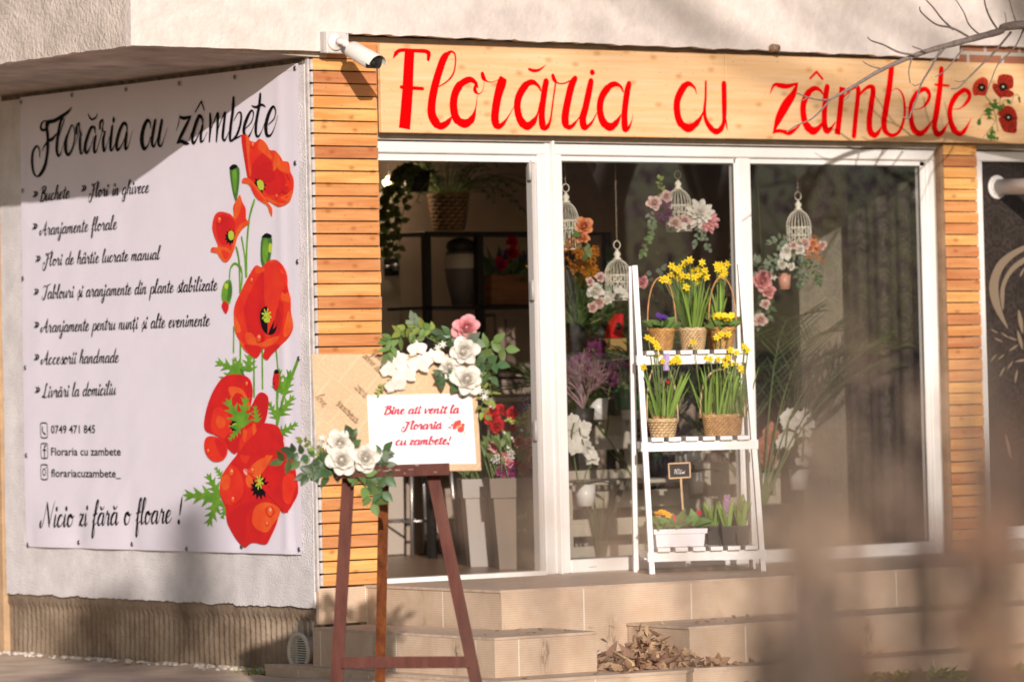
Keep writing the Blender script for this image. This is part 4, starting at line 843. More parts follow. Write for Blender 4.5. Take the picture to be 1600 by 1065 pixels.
mb = MB(); mb.lathe(vc, [(.070,-.08),(.070,-.012),(.092,-.010),(.095,0),(.092,.008),(.078,.010),(.074,.002),(.074,-.03)], 36, 0, (-1,0,0), cap=False); part(mb, 'vent_ring', M('ivory_plastic', (.58,.52,.44), .5, nz=20, amt=.12), VT)
mb = MB()
for i in range(-6, 7):
    z = i*.0115; h = math.sqrt(max(0, .075**2-z*z))
    if h > .01: mb.box((vc.x-.002,vc.y-h,vc.z+z-.0028), (vc.x+.010,vc.y+h,vc.z+z+.0028))
mb.box((vc.x-.001,vc.y+.02,vc.z-.07), (vc.x+.008,vc.y+.024,vc.z+.07)); part(mb, 'louvre', M('ivory_plastic'), VT)
mb = MB(); mb.lathe(vc+Vector((.03,0,0)), [(0,0),(.07,0),(.07,.001),(0,.001)], 24, 0, (-1,0,0)); part(mb, 'vent_back', black_m, VT)
fc = F(1557,292.5,.028)
FL = thing('flue_pipe', 'white flue pipe with a round collar sticking out of the dark filmed window', 'pipe', fc)
mb = MB(); mb.lathe(fc, [(.063,.0),(.066,.003),(.064,.010),(.05,.014)], 32, 0, (0,-1,0)); mb.lathe(fc+Vector((-.002,-.012,0)), [(.049,0),(.047,.01)], 24, 0, (0,-1,0)); part(mb, 'collar', M('pipe_white', (.70,.66,.64), .4, .4, nz=9, amt=.08), FL)
mb = MB(); mb.tube([fc+Vector((0,-.01,0)), fc+Vector((.0,-.5,-.012)), fc+Vector((.0,-.62,-.014))], .043, 24); part(mb, 'pipe', M('pipe_white'), FL)
sp_ = F(1210,75,-.12)
SB = thing('mortar_lump', 'small brown broken stub poking out under the plaster lintel', 'stub', sp_)
mb = MB(); mb.tube([sp_+Vector((0,.04,-.004)), sp_+Vector((-.005,0,0)), sp_+Vector((.004,-.03,-.002))], [.020,.022,.017], 9); mb.tube([sp_+Vector((-.02,.0,.0)), sp_+Vector((.028,-.01,-.024))], [.012,.006], 7); part(mb, 'stub', M('stub_brown', (.30,.20,.13), .9, nz=40, amt=.4, bump=.6), SB)
# ---------------------------------------------------------------- flowers and leaves
def fm(name, c, c2=None, tr=.25): return M(name, c, .55, .25, nz=25 if c2 else 0, col2=c2, trans=tr)
WHT = fm('petal_white', (.84,.80,.74)); CREAM = fm('petal_cream', (.62,.46,.24)); PINKP = fm('petal_pink', (.80,.38,.40)); ORNG = fm('petal_apricot', (.82,.36,.17)); YEL = fm('petal_yellow', (.88,.68,.04)); YEL2 = fm('petal_deep_yellow', (.85,.42,.01))
PURP = fm('petal_purple', (.14,.02,.09)); VIOL = fm('petal_violet', (.12,.05,.30)); REDP = fm('petal_red', (.55,.012,.02)); MAG = fm('petal_magenta', (.27,.02,.14)); CORAL = fm('petal_coral', (.55,.22,.15)); LIL = fm('petal_lilac', (.52,.30,.48)); BLSH = fm('petal_blush', (.78,.56,.52)); ORB = fm('berry_orange', (.75,.28,.02)); DUSTY = fm('heather_pink', (.52,.33,.35), (.40,.22,.25))
LEAF = M('leaf_green', (.15,.23,.065), .5, .35, trans=.3, isl=.35); LEAFD = M('leaf_dark_green', (.065,.115,.045), .4, .4, trans=.2, isl=.35); LEAFY = M('leaf_yellow_green', (.26,.32,.06), .5, .3, trans=.35, isl=.3); LEAFG = M('leaf_grey_green', (.20,.25,.17), .55, .3, trans=.25, isl=.25); STEM = M('stem_green', (.14,.20,.06), .5)
BLADE = M('blade_green', (.26,.40,.08), .45, .35, trans=.35, isl=.3)
TWIG = M('twig_bark', (.19,.14,.11), .85, .1, nz=30, amt=.35); CENT = M('flower_heart', (.8,.48,.05), .6); HEARTG = M('heart_lime', (.5,.55,.15), .6)
def q_to(n, spin=None):
    n = Vector(n).normalized(); q = n.to_track_quat('Z', 'Y'); return q @ Quaternion((0,0,1), rnd(0, 6.28) if spin is None else spin)
def petal(mb, L, Wd, a, tilt, cup=.3, curl=0.0, base=0.0, mi=0, nu=4, nv=5, tip=1.0, z0=0):
    """one petal growing outwards from the flower's axis (z); tilt 0 = flat, 90 = upright"""
    ca, sa = math.cos(a), math.sin(a); t0 = math.radians(tilt)
    def fn(u, v):
        w_ = Wd*max(.02, math.sin(math.pi*(.10+(.78 if tip >= 2 else .885)*v**(.72 if tip >= 2 else .9))))**(.62 if tip >= 2 else .9)
        x = (u-.5)*w_; ang = t0-curl*v; Lv = L*v*(1-(.16 if tip >= 2 else 0)*v*(2*u-1)**2); r = base+Lv*math.cos(t0-curl*v*.5); h = z0+Lv*math.sin(t0-curl*v*.5)
        k = cup*(4*(u-.5)**2)*w_*.5; r -= k*math.sin(ang); h += k*math.cos(ang)
        return Vector((r*ca-x*sa, r*sa+x*ca, h))
    mb.grid(fn, nu, nv, mi)
FL_CACHE = {}
def mesh_flower(kind):
    mb = MB(); R = random.Random(len(kind)*7+3)
    if kind.startswith('rose') or kind.startswith('peony'):
        if kind.startswith('peony'):
            for ri, (n, tilt, L, Wd, b) in enumerate([(5,82,.5,.35,.05),(7,68,.7,.4,.1),(9,50,.9,.42,.15),(10,30,1.05,.46,.2),(9,12,1.1,.5,.2)]):
                for i in range(n): petal(mb, L*(.92+.16*R.random()), Wd*(1.05+.2*R.random()), 6.283*i/n+ri*.9+R.random()*.3, tilt+R.uniform(-6,6), .55, .55+.2*R.random(), b, 1 if ri < 2 else 0, 5, 6, 2.6, -.12*ri)
            mb.lathe((0,0,-.2), [(.6,-.3),(.3,.05),(.1,.12),(.01,.13)], 11, 1)
        else:      # a spiral of cupped petals, tight in the heart
            N_ = 26
            for i in range(N_):
                t = i/(N_-1); rr_ = .15+.33*t**1.1; wd_ = .46+.50*t
                petal(mb, (.36+.34*t)*(.94+.12*R.random()), wd_*(.95+.15*R.random()), i*2.4+R.uniform(-.15,.15), lerp(122, 34, t**.9)+R.uniform(-4,4), .75-.25*t, .25+.75*t*t, rr_, 1 if t < .4 else 0, 6, 7, 3.0, .12-.36*t*t)
            mb.lathe((0,0,-.1), [(.5,-.16),(.46,-.02),(.2,.10),(.15,.15),(.14,.40),(.08,.5),(.01,.54)], 11, 1)
    elif kind == 'orchid' or kind.startswith('orchid'):
        for a in (math.pi/2, math.pi*7/6, math.pi*11/6): petal(mb, .9, .55, a, 6, .1, .25, .04, 0, 4, 5, 2)
        for a in (.25, math.pi-.25): petal(mb, .98, 1.05, a, 14, .06, .25, .03, 0, 5, 5, 3.0, .05)
        petal(mb, .4, .3, -math.pi/2, 50, .8, .8, .02, 1, 4, 4, 1, .05); petal(mb, .25, .2, 0.4, 60, .8, .5, .02, 1, 3, 3, 1, .05); petal(mb, .25, .2, 2.7, 60, .8, .5, .02, 1, 3, 3, 1, .05); mb.ball((0,.0,.12), .09, 8, 0)
    elif kind == 'daffodil':
        for i in range(6): petal(mb, .95, .52, i*math.pi/3, 8+(6 if i % 2 else -4), .15, .15, .05, 0, 4, 4, .5)
        mb.lathe((0,0,0), [(.16,.0),(.2,.25),(.26,.5),(.36,.62),(.33,.6),(.22,.45),(.12,.1)], 14, 1, wv=lambda i, k: (.04 if k % 2 else 0)*(i in (3,4)))
    elif kind.startswith('primrose'):
        for i in range(5): petal(mb, .8, .85, i*math.pi*.4+.2, 14, .1, .35, .05, 0, 4, 4, 3.2)
        mb.ball((0,0,.06), .14, 8, 1)
    elif kind == 'star':
        for i in range(6): petal(mb, .95, .36, i*math.pi/3, 12, .15, .4, .03, 0, 3, 4, .3)
        mb.ball((0,0,.1), .1, 6, 1)
    elif kind.startswith('bud'):
        mb.lathe((0,0,-.2), [(.05,-.3),(.25,0),(.3,.3),(.2,.7),(.04,.9)], 10, 0); mb.lathe((0,0,-.2), [(.05,-.32),(.28,-.02),(.27,.15),(.2,.2)], 8, 1)
    elif kind.startswith('hyacinth'):
        for r in range(9):
            n = 7 if r < 7 else 4; rad = .22*(1-(r/9.5)**3)
            for i in range(n):
                a = 6.283*(i+.5*(r % 2))/n; c = Vector((rad*math.cos(a), rad*math.sin(a), .16*r))
                for k in range(5):
                    b = k*1.2566; t = Vector((math.cos(a), math.sin(a), .25)); s_ = t.cross(Vector((0,0,1))).normalized(); u_ = s_.cross(t)
                    d = s_*math.cos(b)+u_*math.sin(b); e = d.cross(t)
                    mb.add([c, c+t*.08+d*.07+e*.04, c+t*.06+d*.15, c+t*.08+d*.07-e*.04], [(0,1,2,3)], 0 if (i+k) % 3 else 1)
    elif kind.startswith('spray'):
        for i in range(34):
            d = Vector((R.gauss(0,1), R.gauss(0,1), abs(R.gauss(0,.8)))).normalized()*R.uniform(.5,1); mb.tube([(0,0,-.3), d*.6, d], .014, 4, 1); mb.ball(d, R.uniform(.07,.13), 6, 0)
    me = mb.build(kind, [WHT]).data
    ob = [o for o in COL.objects if o.data == me][0]; bpy.data.objects.remove(ob); return me
FMAT = {'rose_white':(WHT,CREAM),'rose_pink':(PINKP,PINKP),'rose_apricot':(ORNG,ORNG),'rose_red':(REDP,REDP),'rose_coral':(CORAL,CORAL),'rose_cream':(WHT,CREAM),'rose_blush':(BLSH,PINKP),'rose_magenta':(MAG,MAG),'peony_purple':(PURP,PURP),'peony_cream':(WHT,CREAM),'peony_pink':(PINKP,BLSH),
 'orchid_white':(WHT,CENT),'orchid_purple':(PURP,MAG),'orchid_coral':(CORAL,CENT),'daffodil':(YEL,YEL2),'primrose_yellow':(YEL,YEL2),'primrose_orange':(YEL2,YEL),'primrose_violet':(VIOL,CENT),'primrose_red':(REDP,CENT),'star':(WHT,HEARTG),'bud_white':(WHT,LEAF),'bud_pink':(PINKP,LEAF),'hyacinth_lilac':(LIL,VIOL),'hyacinth_green':(LEAFY,HEARTG),'spray_orange':(ORB,LEAFY),'spray_white':(WHT,LEAFY),'spray_violet':(VIOL,STEM),'spray_lime':(HEARTG,LEAFY)}
def bloom(kind, parent, p, n, s, name=None):
    if kind not in FL_CACHE:
        me = mesh_flower(kind); me.materials.clear()
        for m in FMAT[kind]: me.materials.append(m)
        FL_CACHE[kind] = me
    nm = name or {'rose':'rose_bloom','peony':'peony_bloom','orchid':'orchid_bloom','daffodil':'daffodil_bloom','primrose':'primrose_bloom','star':'star_bloom','bud':'flower_bud','hyacinth':'hyacinth_spike','spray':'berry_spray'}[kind.split('_')[0]]
    o = bpy.data.objects.new(nm, FL_CACHE[kind]); COL.objects.link(o); o.parent = parent; o.location = Vector(p)-worig(parent)
    o.rotation_mode = 'QUATERNION'; o.rotation_quaternion = q_to(n) if not kind.startswith(('orchid','hyac')) else (q_to(n, rnd(-.3,.3)) if kind.startswith('orchid') else Quaternion()); o.scale = (s,)*3
    return o
def leaf(mb, p, d, L, Wd, up=(0,0,1), bend=.5, mi=0, fold=.25, n=5):
    p = Vector(p); d = Vector(d).normalized(); up = Vector(up); s = d.cross(up)
    s = s.normalized() if s.length > 1e-3 else d.orthogonal().normalized(); u = s.cross(d)
    vs = []
    for i in range(n+1):
        t = i/n; w_ = Wd*.5*math.sin(math.pi*min(1, t**.75*.98+.02)) ; c = p + d*(L*t*(1-.15*bend*t)) + u*(-bend*L*t*t*.5)
        vs += [c+s*w_+u*(fold*w_), c, c-s*w_+u*(fold*w_)]
    fs = []
    for i in range(n): fs += [(3*i,3*i+1,3*i+4,3*i+3),(3*i+1,3*i+2,3*i+5,3*i+4)]
    mb.add(vs, fs, mi, True)
def blade(mb, p, d, L, Wd, bend=.3, mi=0, n=7, twist=.4):
    p = Vector(p); d = Vector(d).normalized(); h = Vector((d.x, d.y, 0)); h = h.normalized() if h.length > .01 else Vector((1,0,0))
    s = Vector((-h.y, h.x, 0)); s = Quaternion(d, rnd(-1.2,1.2)) @ s
    vs = []; tw = rnd(-twist, twist)
    for i in range(n+1):
        t = i/n; c = p+d*L*t+h*(bend*L*t*t)-Vector((0,0,1))*(abs(bend)*L*t**3*.5); w_ = Wd*.5*(1 if t < .6 else max(.04, 1-((t-.6)/.4)**2)); s2 = Quaternion(d, tw*t) @ s
        vs += [c-s2*w_, c+s2*w_]
    mb.add(vs, [(2*i,2*i+1,2*i+3,2*i+2) for i in range(n)], mi, True)
def rv(s=1.0): return Vector((random.gauss(0,s), random.gauss(0,s), random.gauss(0,s)))
CAMD = Vector((-.56,-.80,.12))
def sprig(mb, pts, L, Wd, n, lm=0, sm=1, r=.0016, sp=.8):
    c = [Vector(p) for p in crom([tuple(p) for p in pts], 6)]; mb.tube(c, [r*(1-.6*i/len(c)) for i in range(len(c))], 5, sm)
    for i in range(n):
        t = (i+.6)/n; k = min(int(t*(len(c)-1)), len(c)-2); q = c[k]; d = (c[k+1]-c[k]).normalized()
        s = d.cross(CAMD).normalized()*(1 if i % 2 else -1); dd = (d*.6+s*sp+rv(.22)+CAMD*.15).normalized()
        leaf(mb, q, dd, L*rnd(.75,1.15), Wd*rnd(.8,1.15), CAMD+rv(.3), rnd(.1,.6), lm)
    leaf(mb, c[-1], (c[-1]-c[-2]), L, Wd, CAMD, .2, lm)
WGAP = M('wicker_shadow', (.24,.12,.045), .8, nz=40, amt=.3)
def wicker(c, r0, r1, h, rows, st=20, sx=1.0, amp=.0024):
    """a real weave: strands pass over and under the stakes, row by row"""
    c = Vector(c); mb = MB(); n = st*4; prof = [(r0*.2,0.0),(r0,0)]; NR = rows*3
    for i in range(NR+1): t = i/NR; prof.append((lerp(r0, r1, t**.8), .004+t*(h-.004)))
    prof += [(r1-.006, h), (r0-.006, h*.3), (0.001, h*.3)]
    def wv(i, k):
        j = i-2
        if not 0 <= j <= NR: return 0
        row = j//3; ph = math.cos(math.pi*(k/2)+math.pi*(row % 2)); band = (-.9 if j % 3 == 0 else .55)
        return amp*(ph*.9+band)
    mb.lathe(c, prof, n, 0, sx=sx, wv=wv, cap=False)
    f0 = len(mb.mi)-(len(prof)-1)*n
    for j in range(NR):
        for k in range(n):
            if math.cos(math.pi*((k+.5)/2)+math.pi*((j//3) % 2)) < -.3 and (j % 3 == 2 or j % 3 == 0): mb.mi[f0+(j+2)*n+k] = 1
            elif j % 3 == 2: mb.mi[f0+(j+2)*n+k] = 1 if k % 2 else 0
    rim = [c+Vector((math.cos(a)*r1*sx, math.sin(a)*r1, h+.001+.0022*math.sin(a*9))) for a in [2*math.pi*i/48 for i in range(49)]]
    mb.tube(rim, .0055, 6); rim2 = [p+Vector((0,0,-.008+.003*math.sin(i*1.3))) for i, p in enumerate(rim)]; mb.tube(rim2, .0045, 6)
    return mb
WICK = M('golden_wicker', (.60,.34,.12), .6, .3, nz=40, col2=(.36,.17,.05)); WICKP = M('pale_wicker', (.66,.50,.30), .6, .3, nz=40, col2=(.45,.30,.15)); WICKB = M('honey_wicker', (.55,.34,.15), .6, .3, nz=40, col2=(.34,.18,.07)); WICKD = M('dark_wicker', (.36,.20,.09), .7, nz=30, amt=.4)
HAND = M('cane', (.50,.24,.08), .5, nz=30, amt=.3)
# ---------------------------------------------------------------- easel
E0 = G(642,1166,-.425); eu = Vector((.806,-.592,0)); ev = Vector((.592,.806,0)); TI = .13
eN = (ev*math.cos(TI)-Vector((0,0,1))*math.sin(TI)).normalized(); eUp = (ev*math.sin(TI)+Vector((0,0,1))*math.cos(TI)).normalized()
def EP(px, py, off=0.0): return PL(px, py, E0-eN*off, eN)
EZ = thing('easel', 'reddish brown wooden easel standing on the pavement in front of the steps', 'easel', E0)
maho = M('mahogany_stain', (.125,.038,.026), .6, .12, nz=5, col2=(.075,.021,.015), stretch=(6,6,1.2), bump=.1, bscale=10); pinest = M('reddish_stain', (.24,.075,.025), .4, .4, nz=4, col2=(.10,.028,.012), stretch=(9,9,1)); scuff = M('scuffed_edge', (.55,.42,.36), .8)
mb = MB(); a, b = EP(520,1166), EP(551.5,620); mb.beam(a, b, .048, .026, eN); part(mb, 'leg', maho, EZ)
mb = MB(); a, b = EP(764.5,1166), EP(651,620); mb.beam(a, b, .048, .026, eN); part(mb, 'leg', maho, EZ)
mb = MB(); bt = G(592.5,1140,-.425); tp = EP(601.5,640)+ev*.03; mb.beam(bt, tp, .040, .03, -ev); part(mb, 'leg', pinest, EZ)
mb = MB(); mb.beam(EP(534,1034.5,.018), EP(734,1033.5,.018), .020, .044, eUp); part(mb, 'crossbar', maho, EZ)
mb = MB(); L0_, R0_ = EP(525.5,743,.0), EP(703,737.5,.0)
zc = (R0_-L0_).normalized()
mb.beam(L0_-eN*.035, R0_-eN*.035, .09, .020, eUp); mb.beam(L0_-eN*.078+eUp*.004, R0_-eN*.078+eUp*.004, .014, .046, eUp)
for i in range(9):
    t = rnd(.3, .98); q = L0_.lerp(R0_, t)-eN*.0856+eUp*rnd(-.016,.026); mb.beam(q, q+zc*rnd(.006,.03), .001, rnd(.001,.002), eUp, 1)
part(mb, 'ledge', [maho, scuff], EZ)
# board covered with printed kraft paper, standing on the ledge
def fn_news(m, N, L, b, mp):
    tc = [n for n in N if n.type == 'TEX_COORD'][0]; m2 = nd(N, 'ShaderNodeMapping'); m2.inputs['Rotation'].default_value = (0,0,0)
    vec = nd(N, 'ShaderNodeVectorMath'); vec.operation = 'DOT_PRODUCT'; L.new(tc.outputs['Object'], vec.inputs[0]); vec.inputs[1].default_value = (eu*.77-eUp*.64)
    vec2 = nd(N, 'ShaderNodeVectorMath'); vec2.operation = 'DOT_PRODUCT'; L.new(tc.outputs['Object'], vec2.inputs[0]); vec2.inputs[1].default_value = (eu*.64+eUp*.77)
    u, v = vec.outputs['Value'], vec2.outputs['Value']; u = mth(N, L, 'ADD', u, 7.03); v = mth(N, L, 'ADD', v, 5)
    col = mth(N, L, 'FLOOR', mth(N, L, 'DIVIDE', v, .155)); v2 = mth(N, L, 'MODULO', v, .155); u2 = mth(N, L, 'MODULO', mth(N, L, 'ADD', u, mth(N, L, 'MULTIPLY', col, .073)), .105)
    inb = mth(N, L, 'MULTIPLY', mth(N, L, 'MULTIPLY', mth(N, L, 'GREATER_THAN', v2, .012), mth(N, L, 'GREATER_THAN', u2, .008)), 1)
    ln = mth(N, L, 'LESS_THAN', mth(N, L, 'MODULO', v2, .0066), .0034)
    t = nd(N, 'ShaderNodeTexNoise'); t.inputs['Scale'].default_value = 160; L.new(tc.outputs['Object'], t.inputs[0])
    k = mth(N, L, 'MULTIPLY', mth(N, L, 'MULTIPLY', inb, ln), mth(N, L, 'GREATER_THAN', t.outputs[0], .43))
    rule = mth(N, L, 'LESS_THAN', mth(N, L, 'ABSOLUTE', mth(N, L, 'SUBTRACT', v2, .005)), .0012)
    kk = mth(N, L, 'MAXIMUM', mth(N, L, 'MULTIPLY', k, .42), mth(N, L, 'MULTIPLY', rule, .5))
    L.new(mixc(N, L, kk, b.inputs['Base Color'].links[0].from_socket, (.30,.185,.10)), b.inputs['Base Color'])
kraft = M('printed_kraft', (.66,.46,.29), .75, .15, nz=4, amt=.08, fn=fn_news)
bA, bB, bC, bD = EP(487,553,.030), EP(742,553.5,.030), EP(752,734.5,.030), EP(497,738,.030)
BD = thing('display_board', 'board wrapped in printed kraft paper resting on the easel ledge', 'board', bD.lerp(bC, .5))
mb = MB(); mb.prism([bA, bB, bC, bD], eN*.012); part(mb, 'panel', kraft, BD)
mb = MB(); brown = M('brown_print', (.22,.13,.07), .8)
def e3(x, y, off=.0312): return E0+eu*x+eUp*y-eN*off
def exy(px, py): q = EP(px, py, .0312)-E0; return (q.dot(eu), q.dot(eUp))
for txt, a, b, xh in (('wonder',(580,553.5),(602,569),.017),('above alw',(566,557),(594,585),.017),('love,',(492,620),(506,637),.018)): write(mb, txt, exy(*a), exy(*b), xh, e3, -eN, .0032, .0012, .3)
for txt, a, b in (('I want to be',(557,602),(572,618)),('and his bed',(553,606),(569,622)),('but you must then love in the',(528,628),(558,658)),('for the leaves will be pressed',(526,632),(556,662))): write(mb, txt.replace('y','u').replace('k','h'), exy(*a), exy(*b), .0062, e3, -eN, .0016, .0010, .2) if True else None
part(mb, 'printed_words', brown, BD)
# welcome sheet
pA, pB, pC, pD = EP(573.5,617.5,.0335), EP(737,614.5,.0335), EP(744,724,.0335), EP(579,726,.0335)
PP = thing('welcome_sheet', 'white paper sheet with red calligraphy welcome text fixed to the kraft board', 'paper sheet', pD.lerp(pC, .5))
mb = MB(); mb.grid(lambda u, v: pD.lerp(pC, u).lerp(pA.lerp(pB, u), v)-eN*(.0015*math.sin(u*5)+.0012+ .002*max(0, v-.9)*10*(.5+.5*math.sin(u*9))), 24, 16); part(mb, 'sheet', M('paper_white', (.86,.83,.84), .6, .2), PP)
mb = MB(); crim = M('crimson_ink', (.46,.03,.07), .7)
def e4(x, y): return E0+eu*x+eUp*y-eN*.0385
for txt, a, b in (('Bine',(599.5,647.5),(632,646.5)),('ati',(637.5,646.5),(657,646)),('venit',(661.5,646),(698,645.5)),('la',(703,645.5),(717,645)),('Floraria',(630,671),(690,669.5)),('cu',(617.5,695.5),(635,695)),('zambete!',(639,695),(704,693.5))):
    mb = MB(); q, r = exy(*a), exy(*b); write(mb, txt, q, r, .0192, e4, -eN, .0080, .0036, .22, asc=.62); part(mb, 'lettering', crim, PP)
mb = MB(); pk2 = M('print_poppy_red', (.72,.03,.03), .6)
def p4(px, py, o=0): x, y = exy(px, py); return e4(x, y)-eN*o
for i, (x, y, r) in enumerate(((714,662,6),(721,666,5),(720,671,5.5),(711,667,4),(723,664,3.5),(717,659,4))): mb.poly([p4(x+r*(1+.15*math.sin(k*5))*math.cos(k*.6283), y+r*.8*math.sin(k*.6283), .0002*i) for k in range(10)], 0)
for i, (x, y, r) in enumerate(((706,664,2.2),(702,667,1.6),(700,670,1.3),(704,668.5,1.6),(703,652.5,1.6),(689,660,1.4),(696,662,1.1),(685.5,653,.8),(694,654.5,.8),(679,659,.9),(709,670,1.6))): mb.poly([p4(x+r*math.cos(k*1.047), y+r*.8*math.sin(k*1.047), .0003) for k in range(6)], 0)
mb.poly([p4(x, y, .0014) for x, y in ((712,667),(721,663),(722,666),(714,669))], 1); mb.poly([p4(x, y, .0014) for x, y in ((724,674),(727.5,677),(725,677.5))], 2)
part(mb, 'poppy_splash', [pk2, M('print_gold', (.65,.35,.1), .6), P_GRN], PP)
# flowers on the easel
def EF(px, py, off): return EP(px, py, off)
A1 = thing('flower_garland', 'garland of white orchids, white roses and one pink rose on top of the kraft board', 'flowers', EF(690,570,.03))
for px, py, s, o in ((609,569,.034,.05),(622,561,.034,.055),(607,581,.030,.06),(634,588,.040,.065),(618,602,.040,.06),(655,571,.042,.07),(677,560,.042,.07),(652,546,.036,.05),(633,576,.036,.055)):
    bloom('orchid_white', A1, EF(px, py, o), CAMD+rv(.2), s*1.12)
for px, py, s, k, o in ((725,549,.047,'rose_white',.085),(701,574,.036,'rose_cream',.06),(729,593,.050,'rose_white',.075),(729,513,.046,'rose_pink',.05)): bloom(k, A1, EF(px, py, o), CAMD+rv(.15)+Vector((0,0,.3 if k == 'rose_pink' else .05)), s*1.18)
for px, py in ((757,620),(764,628),(750,611),(760,612),(769,633),(684,543),(692,538)): bloom('star', A1, EF(px, py, .06), CAMD+rv(.4), .017)
for px, py in ((745,606),(754,640),(746,600)): bloom('bud_white', A1, EF(px, py, .06), CAMD+rv(.4), .016)
mb = MB()
for pts, L, Wd, n, lm in (([(700,535),(665,512),(620,527),(605,532)],.05,.026,12,0),([(690,540),(650,520),(618,535),(606,552)],.055,.024,11,0),([(695,530),(672,515),(640,512),(625,519)],.045,.026,12,2),([(668,515),(650,508),(646,500)],.05,.028,3,4),([(735,560),(758,545),(772,534)],.058,.034,4,0),([(740,560),(765,545),(790,545)],.060,.034,4,0),([(745,565),(760,565),(777,568)],.058,.036,4,1),([(740,570),(757,575),(768,588)],.052,.028,4,1),([(748,590),(757,612),(752,638),(760,648)],.036,.017,12,2),([(750,590),(764,600),(770,625)],.038,.014,8,2),([(735,600),(715,602),(695,590)],.06,.036,5,1),([(700,560),(690,575),(690,592)],.05,.03,4,1),([(620,590),(600,600),(593,612)],.02,.012,6,2),([(690,545),(705,525),(690,520)],.05,.03,5,1),([(712,520),(722,530),(738,535)],.062,.045,5,4)):
    sprig(mb, [EF(x, y, .03+.02*i) for i, (x, y) in enumerate(pts)], L, Wd, n, lm, 3)
part(mb, 'foliage', [LEAF, LEAFD, LEAFY, STEM, LEAFG], A1)
A2 = thing('flower_spray', 'spray of three white roses and dark leaves on the left end of the easel ledge', 'flowers', EF(550,720,.04))
for px, py, s, k, o in ((534,719,.052,'rose_white',.11),(531,693,.046,'rose_white',.09),(571,715,.048,'rose_white',.11)): bloom(k, A2, EF(px, py, o), CAMD+rv(.15), s*1.12)
for px, py in ((500,692),(508,697),(497,703),(503,684)): bloom('star', A2, EF(px, py, .08), CAMD+rv(.4), .018)
bloom('spray_orange', A2, EF(513,705,.07), CAMD, .018)
mb = MB()
for pts, L, Wd, n, lm in (([(525,720),(495,715),(468,708),(455,705)],.05,.03,9,1),([(520,725),(490,728),(460,718),(442,720)],.06,.028,8,0),([(520,725),(495,735),(478,742)],.052,.033,7,1),([(505,710),(485,695),(472,688)],.032,.018,7,2),([(530,735),(510,745),(490,738)],.06,.04,6,1),([(560,735),(585,730),(603,745)],.06,.038,7,1),([(560,735),(580,750),(598,768)],.06,.036,8,1),([(560,735),(572,760),(582,785)],.062,.036,7,0),([(575,720),(592,712),(600,704)],.055,.03,4,1),([(550,705),(552,690),(548,680)],.05,.036,4,1),([(520,715),(508,722),(500,735)],.05,.035,5,1),([(545,735),(555,742),(570,740)],.055,.034,5,0),([(590,735),(600,735),(602,722)],.05,.03,4,4)):
    sprig(mb, [EF(x, y, .06+.012*i) for i, (x, y) in enumerate(pts)], L, Wd, n, lm, 3)
part(mb, 'foliage', [LEAF, LEAFD, LEAFY, STEM, LEAFG], A2)
# ---------------------------------------------------------------- ladder shelf
S0 = G(1015,897); su = Vector((math.cos(math.radians(-29)), math.sin(math.radians(-29)), 0)); sv = Vector((-su.y, su.x, 0))
def SP(u, v, z): return S0+su*u+sv*v+Vector((0,0,z))
def SX(px, py, v=0.0):
    q = PL(px, py, S0+sv*v, sv)-S0; return (q.dot(su), q.z)
wshelf = M('white_wood', (.80,.76,.75), .5, .35, nz=8, amt=.08)
SH = thing('ladder_shelf', 'white slatted wooden ladder shelf holding flower baskets in front of the shop window', 'shelf', S0)
H_ = 1.53; WID = SX(1196,880,0)[0]; zt, zm, zb = SX(1080,546,.20)[1], SX(1080,681,.09)[1], SX(1080,853,.0)[1]
vf = lambda z: .24*z/H_
mb = MB(); ang = 0
lt = (SX(991,406,.24)[0]); rtp = (SX(1156,406,.24)[0])
for (u0, u1) in ((.012, lt), (WID-.012, rtp)):
    m2 = MB(); m2.beam(SP(u0, 0, 0), SP(u1, .24, H_), .026, .034, sv); part(m2, 'front_leg', wshelf, SH)
for (u0, u1) in ((-.012, lt-.012), (WID+.0, rtp+.012)):
    m2 = MB(); m2.beam(SP(u0, .36, 0), SP(u1, .275, H_), .026, .034, sv); part(m2, 'back_leg', wshelf, SH)
def uat(z, side): return lerp(.012, lt, z/H_) if side < 0 else lerp(WID-.012, rtp, z/H_)
TOPS = []
for zc_, dep in ((zt,.22),(zm,.30),(zb,.36)):
    f0 = vf(zc_); ul, ur = uat(zc_, -1), uat(zc_, 1); fr = f0-.028; bk = .33-.03*zc_/H_
    m2 = MB(); m2.beam(SP(ul-.02, fr, zc_-.048), SP(ur+.02, fr, zc_-.048), .014, .046, (0,0,1)); m2.beam(SP(ul, bk, zc_-.05), SP(ur, bk, zc_-.05), .014, .046, (0,0,1))
    for uu in (ul+.0, ur-.0): m2.beam(SP(uu, fr+.008, zc_-.04), SP(uu, bk, zc_-.04), .012, .034, (0,0,1))
    part(m2, 'apron', wshelf, SH)
    n = 6; sw = (ur-ul-.03)/n
    for i in range(n):
        m2 = MB(); uc = ul+.015+sw*(i+.5); m2.beam(SP(uc, fr-.035, zc_-.0125), SP(uc, bk+.01, zc_-.0125), sw*.70, .019, (0,0,1)); part(m2, 'slat', wshelf, SH)
    TOPS.append((zc_-.003, fr, bk))
def on_shelf(px, lev, dv):
    z, fr, bk = TOPS[lev]; v = fr+dv; return SP(SX(px, 700, v)[0] if False else PXu(px, z, v), v, z+.0015)
def PXu(px, z, v):
    # u at which a point of the shelf (height z, depth v) shows at column px
    lo, hi = -1.0, 2.0
    for _ in range(40):
        m_ = (lo+hi)/2; d = SP(m_, v, z)-CAMP; x = CX+FPX*d.dot(rt)/d.dot(fw)
        lo, hi = (m_, hi) if x < px else (lo, m_)
    return (lo+hi)/2
